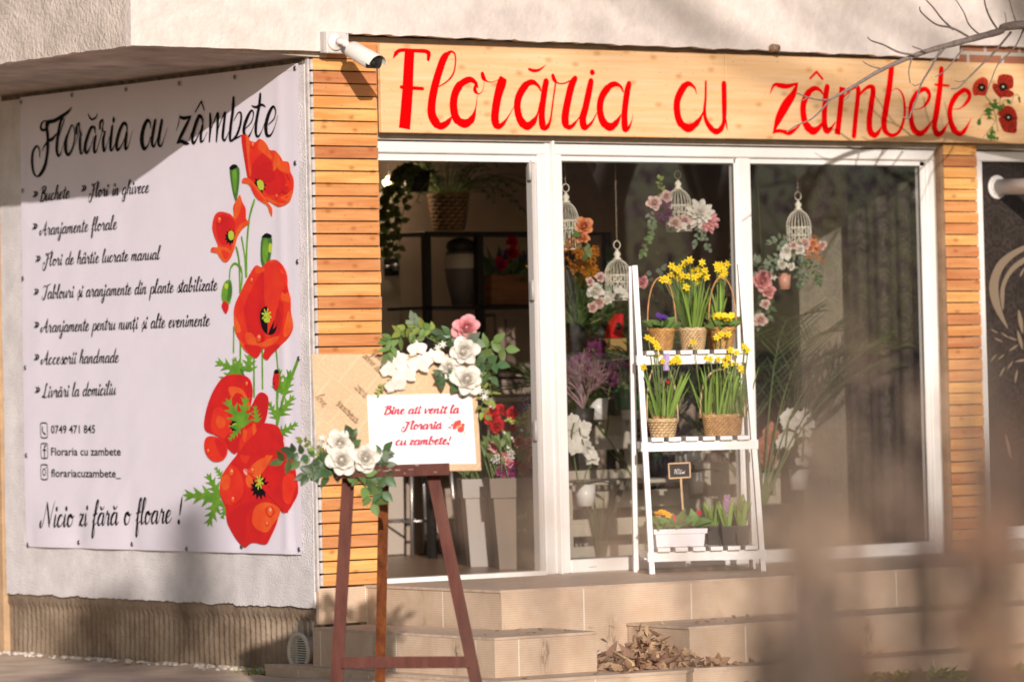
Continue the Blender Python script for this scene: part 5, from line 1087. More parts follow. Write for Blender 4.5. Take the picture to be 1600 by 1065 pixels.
def handle(c, r, h, n=24, lean=0): 
    return [c+su*(math.cos(math.pi*i/n)*r)+Vector((0,0,h*math.sin(math.pi*i/n)**.8))+sv*(lean*math.sin(math.pi*i/n)) for i in range(n+1)]
def daff(root, c, r, nb, hl, blooms, up=.02):
    m2 = MB(); c = Vector(c)
    for i in range(nb):
        a = rnd(0, 6.28); q = c+Vector((math.cos(a), math.sin(a), 0))*r*math.sqrt(random.random()); d = (q-c)*1.1+Vector((rnd(-.03,.03), rnd(-.03,.03), .2))
        blade(m2, q, d, hl*rnd(.6,1.05), rnd(.009,.014), rnd(0,.16))
    for q, s in blooms:
        q = Vector(q); b = c+(q-c)*.25; b.z = c.z; n = (CAMD+rv(.45)+Vector((0,0,-.1))).normalized()
        m2.tube([b, b.lerp(q, .6)+Vector((0,0,.02)), q-n*.012+Vector((0,0,.012)), q-n*.002], .0025, 5, 1); bloom('daffodil', root, q, n, s)
    part(m2, 'leaves', [BLADE, STEM], root)
def bulbs(root, c, r, n):
    m2 = MB()
    for i in range(n): a = i*6.283/n; m2.lathe(Vector(c)+Vector((math.cos(a)*r, math.sin(a)*r*.8, -.012)), [(.004,0),(.014,.008),(.013,.02),(.005,.034)], 9)
    part(m2, 'bulb', M('bulb_skin', (.36,.18,.08), .6, nz=40, amt=.4), root)
def SPX(px, py, v): u, z = SX(px, py, v); return SP(u, v, z)
def primula(root, c, R_, kind, n, lm=LEAF, spread=.5, hz=.05, s=.021, leafL=.085):
    m2 = MB(); c = Vector(c)
    for i in range(22): a = i*2.4; d = Vector((math.cos(a), math.sin(a), rnd(.35,1.5))); leaf(m2, c+Vector((math.cos(a),math.sin(a),0))*R_*.25, d, leafL*rnd(.8,1.2), leafL*.66, Vector((0,0,.7))+CAMD*.9, rnd(.5,1.2), 0, rnd(.1,.35))
    part(m2, 'leaves', lm, root)
    for i in range(n): a = i*2.4; r = R_*spread*math.sqrt((i+.5)/n); bloom(kind, root, c+Vector((math.cos(a)*r, math.sin(a)*r, hz+.02*random.random()))+CAMD*.035, CAMD*.8+Vector((0,0,.6))+rv(.3), s)
def soil(root, c, r, sx=1): m2 = MB(); m2.lathe(c, [(.001,.004),(r*.6,.006),(r,0),(.001,-.001)], 20, sx=sx); part(m2, 'soil', M('potting_soil', (.05,.035,.025), .95), root)
GRP = 'flower baskets on the ladder shelf'
# top shelf
c = on_shelf(1035, 0, .07); t = thing('primrose_basket', 'small hooped wicker basket with violet primroses on the left of the top shelf', 'flower basket', c, GRP); bk_ = part(wicker(c, .047, .062, .105, 9), 'basket', [WICK, WGAP], t)
m2 = MB(); hp = handle(c+Vector((0,0,.10)), .072, .265, lean=.0); m2.tube(hp, .004, 6); part(m2, 'handle', HAND, bk_); soil(t, c+Vector((0,0,.095)), .055); primula(t, c+Vector((0,0,.105)), .05, 'primrose_violet', 4, LEAF, .6, .05, .02, .09)
c = on_shelf(1083, 0, .09); t = thing('daffodil_basket', 'wicker basket of tall yellow daffodils in the middle of the top shelf', 'flower basket', c, GRP); part(wicker(c, .055, .070, .105, 9), 'basket', [WICKP, WGAP], t); soil(t, c+Vector((0,0,.095)), .06)
daff(t, c+Vector((0,0,.095)), .038, 46, .30, [(SPX(x, y, .22+rnd(-.05,.05)), rnd(.021,.025)) for x, y in ((1078,406),(1070,411),(1058,422),(1050,416),(1055,428),(1063,418),(1048,430),(1066,430),(1082,422),(1090,420),(1097,410),(1101,422),(1093,430),(1103,432),(1076,432),(1085,433),(1041,436),(1046,440),(1036,437),(1065,437),(1072,449),(1060,434),(1088,441))])
c = on_shelf(1130, 0, .07); t = thing('primrose_basket', 'hooped wicker basket with bright yellow primroses on the right of the top shelf', 'flower basket', c, GRP); bk_ = part(wicker(c, .047, .062, .105, 9), 'basket', [WICK, WGAP], t)
m2 = MB(); m2.tube(handle(c+Vector((0,0,.10)), .070, .26), .004, 6); part(m2, 'handle', HAND, bk_); soil(t, c+Vector((0,0,.095)), .055); primula(t, c+Vector((0,0,.105)), .06, 'primrose_yellow', 12, LEAF, .85, .045, .024, .095)
c = on_shelf(1122, 0, .19); t = thing('daffodil_pot', 'pot of daffodils standing behind the yellow primrose basket', 'potted plant', c, GRP); part(wicker(c, .045, .055, .09, 8), 'basket', [WICK, WGAP], t)
daff(t, c+Vector((0,0,.08)), .03, 22, .27, [(SPX(x, y, .3), .022) for x, y in ((1126,414),(1122,421),(1131,420),(1137,412),(1128,432),(1120,414),(1133,426))])
# middle shelf
c = on_shelf(1036, 1, .08); t = thing('daffodil_basket', 'small pale woven basket with sprouting daffodil bulbs at the left of the middle shelf', 'flower basket', c, GRP); bk_ = part(wicker(c, .058, .074, .085, 6, 16), 'basket', [WICKP, WGAP], t)
m2 = MB(); m2.tube(handle(c+Vector((0,0,.08)), .078, .29, lean=.03), .0042, 6); part(m2, 'handle', WICKP, bk_); soil(t, c+Vector((0,0,.075)), .066); bulbs(t, c+Vector((0,0,.085)), .045, 9)
daff(t, c+Vector((0,0,.085)), .052, 44, .27, [(SPX(x, y, .1+rnd(-.04,.04)), .022) for x, y in ((1012,527),(1018,531),(1024,536),(1027,542),(1027,553),(1035,564),(1052,564),(1058,559),(1047,566),(1006,573),(1062,565))])
def mascot(root, p, s):
    m2 = MB(); m2.ball(p, s, 10, 0, (.8,.8,1.1)); m2.ball(Vector(p)+Vector((.0,-.004,s*1.25)), s*.62, 8, 1); m2.ball(Vector(p)+CAMD*s*.5-Vector((0,0,s*.5)), s*.5, 8, 1); part(m2, 'ladybird_pick', [REDP, black_m], root)
mascot(t, SPX(1044,598,.03), .012)
m2 = MB(); q = SPX(1041,558,.1); 
for k in range(4): m2.grid(lambda u, v, k=k: q+su*((u-.5)*.02+.006*math.sin(v*5+k))+Vector((0,0,.02-.085*v))+sv*(.012*math.sin(v*7+u*2+k*2)), 3, 10)
part(m2, 'ribbon', fm('lilac_ribbon', (.52,.42,.66)), t)
c = on_shelf(1130, 1, .10); t = thing('daffodil_basket', 'long oval wicker basket full of daffodils at the right of the middle shelf', 'flower basket', c, GRP); bk_ = part(wicker(c, .058, .066, .10, 9, 26, 1.75), 'basket', [WICKB, WGAP], t)
m2 = MB(); m2.tube(handle(c+Vector((0,0,.09)), .112, .24, lean=.05), [.004+.003*abs(math.sin(i*1.9)) for i in range(25)], 6); part(m2, 'handle', WICKP, bk_); soil(t, c+Vector((0,0,.085)), .055, 1.6)
for dx_, nb, bl_ in ((-.085,13,((1083,534),(1101,558))),(-.025,22,((1120,527),(1127,522),(1138,522),(1103,559),(1110,561),(1122,561))),(.03,24,((1142,547),(1138,559),(1141,568),(1148,566),(1165,545),(1131,562),(1151,551))),(.09,14,((1163,541),(1168,547),(1157,574),(1160,580),(1134,570)))):
    daff(t, c+su*dx_+Vector((0,0,.09)), .032, nb, .27, [(SPX(x, y, .06+rnd(0,.1)), .021) for x, y in bl_])
bulbs(t, c-su*.07+Vector((0,0,.095)), .035, 6)
# bottom shelf
c = on_shelf(1060, 2, .10); cz = c
t = thing('planter_tray', 'white rectangular plastic tray on the left of the bottom shelf', 'tray', c)
m2 = MB(); z = c.z
def rr_(hw, hd, zz, rc=.02): return [c+su*x+sv*y+Vector((0,0,zz)) for x, y in ccrom([(-hw+rc,-hd),(hw-rc,-hd),(hw,-hd+rc),(hw,hd-rc),(hw-rc,hd),(-hw+rc,hd),(-hw,hd-rc),(-hw,-hd+rc)], 3)]
rs = [rr_(.117,.065,0), rr_(.123,.07,.062), rr_(.131,.078,.064), rr_(.133,.08,.088), rr_(.126,.073,.089), rr_(.12,.067,.045), rr_(.01,.006,.045,.002)]; n_ = len(rs[0])
m2.add([p for r in rs for p in r], [(i*n_+k, i*n_+(k+1) % n_, (i+1)*n_+(k+1) % n_, (i+1)*n_+k) for i in range(6) for k in range(n_)], 0, False)
for k in range(1, 6): m2.beam(c+su*(-.117+k*.039)-sv*.0675+Vector((0,0,.004)), c+su*(-.12+k*.04)-sv*.0705+Vector((0,0,.06)), .014, .006, sv)
part(m2, 'tray', M('tray_white', (.74,.70,.74), .4, .4), t)
for px, kind, lab, n, hz in ((1034,'primrose_orange','golden yellow primrose at the left end of the white tray',6,.05),(1062,'primrose_red','primrose with dark leaves and few red flowers in the middle of the white tray',2,.035),(1085,'primrose_red','leafy red primrose at the right end of the white tray',1,.05)):
    q = c+su*(PXu(px, z, TOPS[2][1]+.1)-PXu(1060, z, TOPS[2][1]+.1))+Vector((0,0,.05)); tt = thing('primrose_plant', lab, 'potted plant', q, 'primroses in the white tray')
    m2 = MB(); m2.lathe(q, [(.001,0),(.03,0),(.038,.05),(.034,.05),(.001,.045)], 16); part(m2, 'pot', M('black_pot', (.03,.026,.024), .5), tt); primula(tt, q+Vector((0,0,.05)), .06, kind, n, LEAF, .6, hz, .022, .085)
q = SPX(1063,803,.07)
PC = thing('price_sign', 'small chalkboard price sign on a wooden stake reading 10 Lei', 'price sign', q)
oakm = M('light_oak', (.52,.34,.19), .6, nz=12, amt=.2)
mb = MB(); a = SPX(1067,796,.062); b = SPX(1063.5,742,.062); mb.beam(a, b, .010, .004, sv); part(mb, 'stake', oakm, PC)
n_ = sv; k0, k1, k2, k3 = SPX(1044.5,724,.058), SPX(1077.5,722.5,.058), SPX(1078.5,745,.058), SPX(1046,747,.058)
mb = MB(); mb.prism([k0,k1,k2,k3], n_*.003); part(mb, 'slate', M('chalkboard', (.045,.034,.03), .8), PC)
mb = MB()
for p, r in ((k0,k1),(k1,k2),(k2,k3),(k3,k0)): mb.beam(p-(r-p).normalized()*.002, r+(r-p).normalized()*.002, .007, .006, sv)
part(mb, 'frame', oakm, PC)
mb = MB(); pu = (k1-k0).normalized(); pz = (k0-k3).normalized()
def pc(x, y): return k3+pu*x+pz*y-sv*.001
write(mb, '10', (.021,.020), (.050,.021), .0125, pc, -sv, .0024, .0018, .25); write(mb, 'Lei', (.052,.021), (.079,.0215), .0088, pc, -sv, .0022, .0016, .2)
part(mb, 'chalk_text', M('chalk', (.72,.68,.66), .9), PC)
for px, kind, lab in ((1138,'hyacinth_lilac','black pot with a lilac pink hyacinth on the right of the bottom shelf'),(1160,'hyacinth_green','black pot with a green budding hyacinth at the right end of the bottom shelf'),(1115,None,'black pot of green hyacinth shoots beside the white tray')):
    c = on_shelf(px, 2, .11 if kind else .2); t = thing('hyacinth_pot', lab, 'potted plant', c, 'hyacinth pots on the bottom shelf')
    m2 = MB(); pts_ = lambda hw, zz: [c+su*x+sv*y+Vector((0,0,zz)) for x, y in ((-hw,-hw),(hw,-hw),(hw,hw),(-hw,hw))]
    rs = [pts_(.028,0), pts_(.036,.085), pts_(.039,.086), pts_(.039,.095), pts_(.034,.095), pts_(.032,.08)]
    m2.add([p for r in rs for p in r], [(i*4+k, i*4+(k+1) % 4, (i+1)*4+(k+1) % 4, (i+1)*4+k) for i in range(5) for k in range(4)]+[(20,21,22,23)]); part(m2, 'pot', M('black_pot'), t)
    m2 = MB()
    for i in range(11 if kind else 16): a = i*.9; blade(m2, c+Vector((math.cos(a)*.012, math.sin(a)*.012, .08)), (math.cos(a)*.25, math.sin(a)*.25, 1), rnd(.10,.16), .019, .05, 0, 6)
    part(m2, 'leaves', BLADE, t)
    if kind: m2 = MB(); m2.tube([c+Vector((0,0,.08)), c+Vector((0,0,.16))], .006, 6); part(m2, 'stem', STEM, t); bloom(kind, t, c+Vector((0,0,.135)), (0,0,1), .082)
# ---------------------------------------------------------------- hanging birdcages behind the glass
cage_m = M('cage_cream', (.84,.78,.66), .5, .4)
def cage(px, ptop, pbot, y, r, lab, chain_top, sq=False):
    b = F(px, pbot, y); t_ = F(px, ptop, y); c = Vector((b.x, y, b.z)); H = t_.z-b.z; G_ = 'hanging birdcages in the shop window'
    t = thing('birdcage', lab, 'birdcage', c, G_); h1 = H*.56
    mb = MB(); mb.tube([c+Vector((r*math.cos(a), r*math.sin(a), .004)) for a in [6.283*i/32 for i in range(33)]], .0035, 5); mb.lathe(c, [(.001,.002),(r,.002),(r,.005),(.001,.005)], 28); part(mb, 'base', cage_m, t)
    mb = MB()
    for zz in (h1*.72, h1): mb.tube([c+Vector((r*math.cos(a), r*math.sin(a), zz)) for a in [6.283*i/32 for i in range(33)]], .0026, 5)
    for k in range(22):
        a = 6.283*k/22; p = [c+Vector((r*math.cos(a), r*math.sin(a), 0)), c+Vector((r*math.cos(a), r*math.sin(a), h1))]
        p += [c+Vector((r*math.cos(f)*math.cos(a), r*math.cos(f)*math.sin(a), h1+(H-h1)*.78*math.sin(f))) for f in (.3,.6,.9,1.2,1.45)]; mb.tube(p, .0017, 4)
    for k in range(14):      # scrollwork between the hoops
        a = 6.283*k/14; s_ = [c+Vector((r*1.005*math.cos(a+.16*math.cos(q)), r*1.005*math.sin(a+.16*math.cos(q)), h1*.86+h1*.12*math.sin(q))) for q in [6.283*i/8 for i in range(9)]]; mb.tube(s_, .0016, 4)
        s_ = [c+Vector((r*1.005*math.cos(a+.18*math.cos(q)), r*1.005*math.sin(a+.18*math.cos(q)), h1*.36+h1*.32*math.sin(q))) for q in [6.283*i/8 for i in range(7)]]; mb.tube(s_, .0017, 4)
    part(mb, 'wires', cage_m, t)
    mb = MB(); z0 = h1+(H-h1)*.76; mb.lathe(c+Vector((0,0,z0)), [(.02,0),(.024,.006),(.012,.012),(.017,.022),(.019,.03),(.012,.04),(.005,.05),(.001,.055)], 16)
    ring = [c+Vector((.021*math.cos(a), 0, z0+.075+.021*math.sin(a))) for a in [6.283*i/20 for i in range(21)]]; mb.tube(ring, .0028, 5); part(mb, 'finial', cage_m, t)
    mb = MB(); zz = c.z+z0+.094; k = 0
    while zz < chain_top:
        ax = Vector((1,0,0)) if k % 2 else Vector((0,1,0)); mb.tube([Vector((c.x, y, zz))+ax*.0035*math.cos(a)+Vector((0,0,.0075*math.sin(a)+.006)) for a in [6.283*i/7 for i in range(8)]], .0011, 4, caps=False); zz += .0135; k += 1
    part(mb, 'chain', M('chain_brass', (.55,.47,.33), .4, metal=.8), t)
    return t, c
CL = 2.5
t, c = cage(886, 308, 391, .22, .062, 'cream birdcage with apricot roses at the left edge of the shop window', CL)
for px, py, k, s in ((912,354,'rose_apricot',.042),(910,372,'rose_apricot',.030)): bloom(k, t, F(px, py, .15), CAMD+rv(.2), s*1.2)
for px, py in ((892,378),(900,392),(888,388),(930,392),(925,396),(905,396)): bloom('spray_orange', t, F(px, py, .16), CAMD+rv(.4), .03)
mb = MB()
for px, py in ((896,350),(893,362),(904,360),(918,388),(920,380),(900,372),(890,345),(915,392)): leaf(mb, F(px, py, .17), rv(.6)+Vector((0,-.3,-.4)), .06, .035, CAMD, .3)
part(mb, 'foliage', LEAF, t)
t, c = cage(966, 398, 470, .25, .066, 'cream birdcage with white and blush roses behind the left rail of the shelf', CL)
for px, py, k, s in ((930,455,'rose_white',.036),(938,433,'rose_blush',.022),(922,440,'rose_blush',.018),(936,473,'rose_blush',.026),(952,462,'orchid_white',.032),(948,470,'rose_cream',.024),(968,455,'orchid_white',.028),(978,462,'orchid_white',.025),(1003,440,'rose_pink',.03),(926,480,'rose_blush',.022)): bloom(k, t, F(px, py, .17), CAMD+rv(.3), s*1.2)
mb = MB()
for px, py in ((940,442),(945,450),(930,465),(1010,428),(1025,425),(1030,430),(1035,423),(1015,435),(955,475)): leaf(mb, F(px, py, .18), rv(.6)+Vector((0,-.3,.1)), .05, .03, CAMD, .3)
part(mb, 'foliage', LEAFG, t)
t, c = cage(1061, 288, 362, .25, .067, 'cream birdcage with a purple peony and a cream peony in the middle of the window', CL)
for px, py, k, s in ((1033,331,'peony_purple',.044),(1022,317,'rose_blush',.032),(1041,307,'rose_blush',.026),(1095,333,'peony_cream',.055),(1106,345,'peony_pink',.040),(1055,348,'rose_blush',.028),(1064,355,'orchid_white',.030),(1070,345,'rose_blush',.026)): bloom(k, t, F(px, py, .15), CAMD+rv(.2), s*1.2)
mb = MB()
for pts, n, lm in (([(1040,330),(1020,355),(1012,380),(1003,398)],16,0),([(1035,325),(1018,350),(1016,370)],10,1),([(1095,350),(1100,370),(1108,388)],10,1),([(1090,350),(1090,370),(1086,382)],8,1),([(1040,310),(1033,295),(1030,280)],8,2),([(1030,320),(1015,335),(1020,350)],7,1)):
    sprig(mb, [F(x, y, .17) for x, y in pts], .03, .02, n, lm, 3)
part(mb, 'foliage', [LEAF, LEAFG, LEAFY, STEM], t)
t, c = cage(1147, 400, 462, .32, .060, 'cream birdcage half hidden behind the right rail of the shelf', CL)
for px, py in ((1140,455),(1145,447)): bloom('rose_blush', t, F(px, py, .27), CAMD, .022)
t, c = cage(1249, 320, 400, .25, .066, 'cream birdcage with orange and blush flowers in the right window pane', CL)
for px, py, k, s in ((1258,380,'rose_blush',.026),(1250,390,'rose_cream',.022),(1270,381,'rose_apricot',.024),(1278,388,'rose_apricot',.022),(1266,388,'rose_apricot',.02),(1229,392,'rose_white',.026),(1226,401,'orchid_white',.028),(1222,413,'rose_cream',.022),(1236,416,'rose_cream',.018),(1285,383,'rose_blush',.02),(1240,383,'rose_blush',.018)): bloom(k, t, F(px, py, .16), CAMD+rv(.3), s*1.2)
for px, py in ((1264,400),(1275,402),(1285,405),(1272,372)): bloom('spray_orange', t, F(px, py, .16), CAMD+rv(.4), .022)
mb = MB()
for pts, n, lm in (([(1245,395),(1225,385),(1205,378)],9,0),([(1240,398),(1220,400),(1200,408)],9,0),([(1240,400),(1215,415),(1200,420)],8,0),([(1250,400),(1258,425),(1255,440)],12,1),([(1260,405),(1275,425),(1280,440)],12,1),([(1240,385),(1228,375),(1212,372)],7,0),([(1255,405),(1245,425),(1248,445)],9,1)): sprig(mb, [F(x, y, .18) for x, y in pts], .036, .02, n, lm, 2)
part(mb, 'foliage', [LEAFG, LEAFD, STEM], t)
mb = MB(); q = F(1226,452,.26); mb.lathe(q, [(.001,0),(.028,0),(.036,.085),(.033,.085),(.001,.07)], 18); PT = thing('copper_pot', 'small pink copper pot hanging below the right birdcage', 'pot', q); part(mb, 'pot', M('copper_pink', (.62,.30,.22), .4, .5), PT); mb = MB(); mb.tube([q+Vector((.0,0,.08)), F(1226,420,.26), F(1240,398,.25)], .0015, 5); part(mb, 'cord', TWIG, PT)
# ---------------------------------------------------------------- inside the shop, seen through the glass
GI = 'plants inside the shop window'
def orchid_plant(px, pbase, y, arcs, kind, lab, pot, s=.04, potm=None, n_=9):
    b = F(px, pbase, y); c = Vector((b.x, y, b.z)); t = thing('orchid_plant', lab, 'potted plant', c, GI)
    m2 = MB(); m2.lathe(c, [(.001,0),(.045,0),(.055,.11),(.05,.11),(.001,.1)], 18); part(m2, 'pot', potm or white_m, t)
    m2 = MB()
    for i in range(5): a = i*1.3; leaf(m2, c+Vector((0,0,.1)), (math.cos(a), math.sin(a), .5), .17, .06, (0,0,1), .8)
    for arc in arcs:
        P = [c+Vector((0,0,.1))]+[F(x, yy, y-.03*i) for i, (x, yy) in enumerate(arc)]; m2.tube([Vector(p) for p in crom([tuple(p) for p in P], 6)], .004, 6, 1)
        Q = crom([tuple(F(x, yy, y-.05)) for x, yy in arc[1:]], 5); st = max(1, len(Q)//n_)
        for i in range(0, len(Q), st): bloom(kind, t, Vector(Q[i])+rv(.012), CAMD+rv(.25), s*rnd(.85,1.1))
    part(m2, 'leaves', [LEAFD, STEM], t); return t
def bush(px, pb, y, kind, lab, name='potted_plant', cat='potted plant'): pass
# white shelves that carry the plants
SHF = M('cream_shelf', (.56,.49,.40), .6, nz=6, amt=.12)
def crate(x0, x1, y0, y1, z0, z1, lab, name='display_crate', cat='crate', slats=3):
    t = thing(name, lab, cat, ((x0+x1)/2,(y0+y1)/2,z0), 'white display crates inside the window')
    m2 = MB(); w_ = .035
    for x in (x0, x1-w_):
        for y in (y0, y1-w_): m2 = MB(); m2.box((x,y,z0), (x+w_,y+w_,z1), bev=.003); part(m2, 'post', SHF, t)
    m2 = MB(); m2.box((x0-.01,y0-.01,z1+.001), (x1+.01,y1+.01,z1+.022), bev=.003); part(m2, 'crate_top', SHF, t)
    m2 = MB(); h = (z1-z0)/slats
    for i in range(slats): m2.box((x0+w_+.001,y0+.004,z0+i*h+.02), (x1-w_-.001,y0+.018,z0+(i+.62)*h+.02)); m2.box((x0+.004,y0+w_+.001,z0+i*h+.02), (x0+.018,y1-w_-.001,z0+(i+.62)*h+.02))
    part(m2, 'side_slats', SHF, t); return t
crate(1.95, 2.75, .55, .95, 0, .42, 'low white display crate behind the left window pane')
crate(2.85, 3.55, .75, 1.15, 0, .56, 'white display crate behind the shelf, right of the white orchid')
crate(3.05, 3.8, 1.5, 1.9, 0, .62, 'white display table deeper in the shop behind the palm', 'display_table', 'table', 1)
crate(2.15, 2.85, 1.15, 1.5, 0, .86, 'tall white display crate behind the pink heather')
orchid_plant(915, 790, .42, [[(905,760),(895,700),(893,680),(897,660)],[(915,740),(925,720),(910,690),(905,668)]], 'orchid_white', 'white orchid low behind the left window pane', None, .038)
orchid_plant(1085, 770, .62, [[(1085,740),(1083,715),(1090,702)]], 'orchid_white', 'pale orchid seen through the middle of the shelf', None, .05, None, 3)
orchid_plant(935, 655, .75, [[(935,630),(925,600),(915,580),(905,565)],[(945,630),(955,590),(940,565),(925,545)]], 'orchid_purple', 'purple orchid behind the left window pane', None, .05)
orchid_plant(985, 655, 1.0, [[(975,620),(965,590),(975,575),(985,565)]], 'orchid_purple', 'second purple orchid, right of the first one behind the left rail', None, .045)
orchid_plant(1192, 770, .75, [[(1190,740),(1185,715),(1200,690),(1212,668)],[(1195,740),(1200,720),(1192,700)]], 'orchid_coral', 'coral orchid in the left half of the right pane', None, .048)
orchid_plant(1250, 765, .62, [[(1250,720),(1245,660),(1235,650),(1228,700)],[(1252,720),(1255,665),(1258,650),(1255,720)]], 'orchid_white', 'tall white orchid in front of the palm', None, .045, None, 12)
# pink heather
b = F(912,668,.55); c = Vector((b.x,.55,b.z)); t = thing('heather_bush', 'dusty pink branching heather in the left window pane', 'plant', c, GI)
m2 = MB(); m2.lathe(c, [(.001,0),(.05,0),(.06,.1),(.055,.1),(.001,.09)], 16); part(m2, 'pot', M('black_pot'), t)
m2 = MB()
def twigs(mb, p, d, L, r, dep, fan=3, mi=0, sp=.45, lmin=.6):
    q = p+d*L; mid = p.lerp(q, .5)+rv(L*.05); mb.tube([p, mid, q], [r, r*.85, r*.7], 5 if r > .004 else 4, mi, False)
    if dep > 0:
        for _ in range(fan): twigs(mb, p.lerp(q, rnd(.45,1)), (d+rv(sp)).normalized(), L*rnd(lmin,.85), r*.65, dep-1, fan, mi, sp, lmin)
for i in range(12): twigs(m2, c+Vector((0,0,.1)), (Vector((0,0,1))+rv(.35)).normalized(), .13, .0055, 3, 3, 0, .38)
part(m2, 'branches', DUSTY, t)
# palm in the right pane
def palm(c, n, L, lab, name='palm_plant'):
    t = thing(name, lab, 'palm', c, GI); m2 = MB(); m2.lathe(c, [(.001,0),(.13,0),(.16,.28),(.15,.28),(.001,.25)], 24); part(m2, 'pot', M('black_pot'), t)
    m2 = MB()
    for i in range(n):
        a = (-.25, 3.1, .5, 2.5, 1.3, .05, 2.9, 1.9)[i % 8]+rnd(-.22,.22); el = rnd(.98,1.42); d = Vector((math.cos(a)*math.cos(el), math.sin(a)*math.cos(el), math.sin(el))); h = Vector((math.cos(a), math.sin(a), 0)); Lf = L*rnd(.75,1.05)
        P = [c+Vector((0,0,.26))+d*Lf*t_+h*(.20*Lf*t_*t_)-Vector((0,0,.36*Lf*t_**3)) for t_ in [k/14 for k in range(15)]]; m2.tube(P, [.006*(1-.8*k/14) for k in range(15)], 5, 1)
        for k in range(19):
            t_ = .38+.62*k/19; j = min(int(t_*14), 13); q = P[j].lerp(P[j+1], t_*14-j); ax = (P[j+1]-P[j]).normalized(); s_ = ax.cross(Vector((0,0,1))).normalized()
            for sg in (-1,1): blade(m2, q, s_*sg+ax*.9+Vector((0,0,.1)), Lf*.30*(1-.55*abs(t_-.6)/.5), .0085, -.2, 0, 5, .2)
    part(m2, 'fronds', [M('palm_green', (.085,.125,.038), .45, .35, trans=.3, isl=.3), STEM], t); return t
palm(Vector((3.30,.60,0)), 17, 1.62, 'green parlour palm in the right window pane in front of the damask wall')
palm(Vector((2.95,1.15,.0)), 13, 1.45, 'darker parlour palm standing behind the coral orchid', 'palm_plant')
# pink rose sprays beside the shelf's right rail
b = F(1190,470,.3); c = Vector((b.x,.3,b.z)); t = thing('hanging_roses', 'pink roses and greenery hanging on a cord just right of the middle window post', 'flowers', c, GI)
for px, py, k, s in ((1191,439,'rose_pink',.048),(1200,455,'rose_pink',.035),(1209,432,'star',.02),(1188,500,'rose_blush',.03),(1196,475,'rose_blush',.022)): bloom(k, t, F(px, py, .27), CAMD+rv(.2), s*1.2)
mb = MB(); q = F(1192,440,.3); mb.tube([q, Vector((q.x-.02,.3,2.0)), Vector((q.x-.03,.3,2.5))], .0012, 5, 2)
for pts, n, lm in (([(1190,440),(1200,415),(1210,408)],6,0),([(1188,445),(1185,425),(1182,410)],6,0),([(1192,450),(1190,480),(1186,505)],9,1),([(1195,455),(1205,475),(1200,495)],7,1)): sprig(mb, [F(x, y, .3) for x, y in pts], .05, .03, n, lm, 2)
part(mb, 'foliage', [LEAFG, LEAFD, STEM], t)
# yellow flowers far left, greenery behind
def potplant(px, pb, y, lab, leafm, L, Wd, n, el=(.5,1.4), kind=None, nk=0, s=.03, potm=None, hh=.25, r=.055, name='potted_plant'):
    b = F(px, pb, y); c = Vector((b.x, y, max(0, b.z))); t = thing(name, lab, 'potted plant', c, GI)
    m2 = MB(); m2.lathe(c, [(.001,0),(r*.8,0),(r,.11),(r*.92,.11),(.001,.1)], 18); part(m2, 'pot', potm or M('black_pot'), t); m2 = MB()
    for i in range(n): a = i*2.4; e = rnd(*el); d = Vector((math.cos(a)*math.cos(e), math.sin(a)*math.cos(e), math.sin(e))); q = c+Vector((0,0,.1))+d*rnd(0,hh); m2.tube([c+Vector((0,0,.09)), q], .0022, 4, 1, False); leaf(m2, q, d+rv(.4), L*rnd(.7,1.2), Wd, (0,0,1), .5)
    part(m2, 'leaves', [leafm, STEM], t)
    for i in range(nk): a = i*2.4; e = rnd(.9,1.4); d = Vector((math.cos(a)*math.cos(e), math.sin(a)*math.cos(e), math.sin(e))); bloom(kind, t, c+Vector((0,0,.1))+d*hh*rnd(.9,1.25)+CAMD*.04, CAMD+rv(.4), s)
    return t
potplant(905, 540, 1.3, 'leafy plant with yellow spray blooms at the far left of the window', LEAFD, .12, .03, 60, (.3,1.4), 'spray_orange', 7, .06, None, .34)
potplant(940, 540, 1.35, 'broad leaved green plant behind the hanging white roses', LEAFD, .16, .04, 50, (.3,1.4), None, 0, .03, None, .4)
potplant(975, 640, .8, 'green wrapped pot plant with red blooms behind the left rail', LEAFD, .08, .03, 30, (.5,1.4), 'rose_magenta', 4, .03, M('green_wrap', (.03,.14,.04), .4), .16)
potplant(1000, 640, .95, 'green wrapped pot plant with pink blooms behind the shelf', LEAFD, .08, .03, 30, (.5,1.4), 'bud_pink', 4, .03, M('green_wrap'), .16)
potplant(1100, 640, 1.2, 'dark green foliage plant seen between the shelf baskets', LEAFD, .13, .035, 60, (.2,1.4), None, 0, .03, None, .3)
potplant(1050, 560, 1.5, 'dark green foliage plant behind the tall daffodils', LEAFD, .16, .04, 60, (.2,1.4), 'bud_pink', 5, .03, None, .45)
potplant(1030, 745, .9, 'magenta bloomed plant low behind the shelf', LEAFD, .08, .035, 30, (.4,1.4), 'rose_magenta', 5, .032, None, .16)
q = F(963,528,.9); t = thing('gift_box', 'gold gift box with a red paper sleeve and dark tag behind the left rail', 'gift box', q)
mb = MB(); mb.box((q.x-.07,.9,q.z-.08), (q.x+.07,1.0,q.z), bev=.003); part(mb, 'box', M('gold_card', (.42,.28,.10), .5), t)
mb = MB(); mb.prism([Vector((q.x-.045,.89,q.z+.001)), Vector((q.x+.035,.89,q.z+.001)), Vector((q.x+.045,.89,q.z+.125)), Vector((q.x+.025,.89,q.z+.13)), Vector((q.x-.035,.89,q.z+.07))], (0,.05,0)); part(mb, 'sleeve', M('red_card', (.62,.01,.02), .5), t)
mb = MB(); mb.lathe(Vector((q.x+.008,.889,q.z+.062)), [(.001,.002),(.02,.002),(.02,0)], 20, 0, (0,-1,0)); part(mb, 'tag', black_m, t)
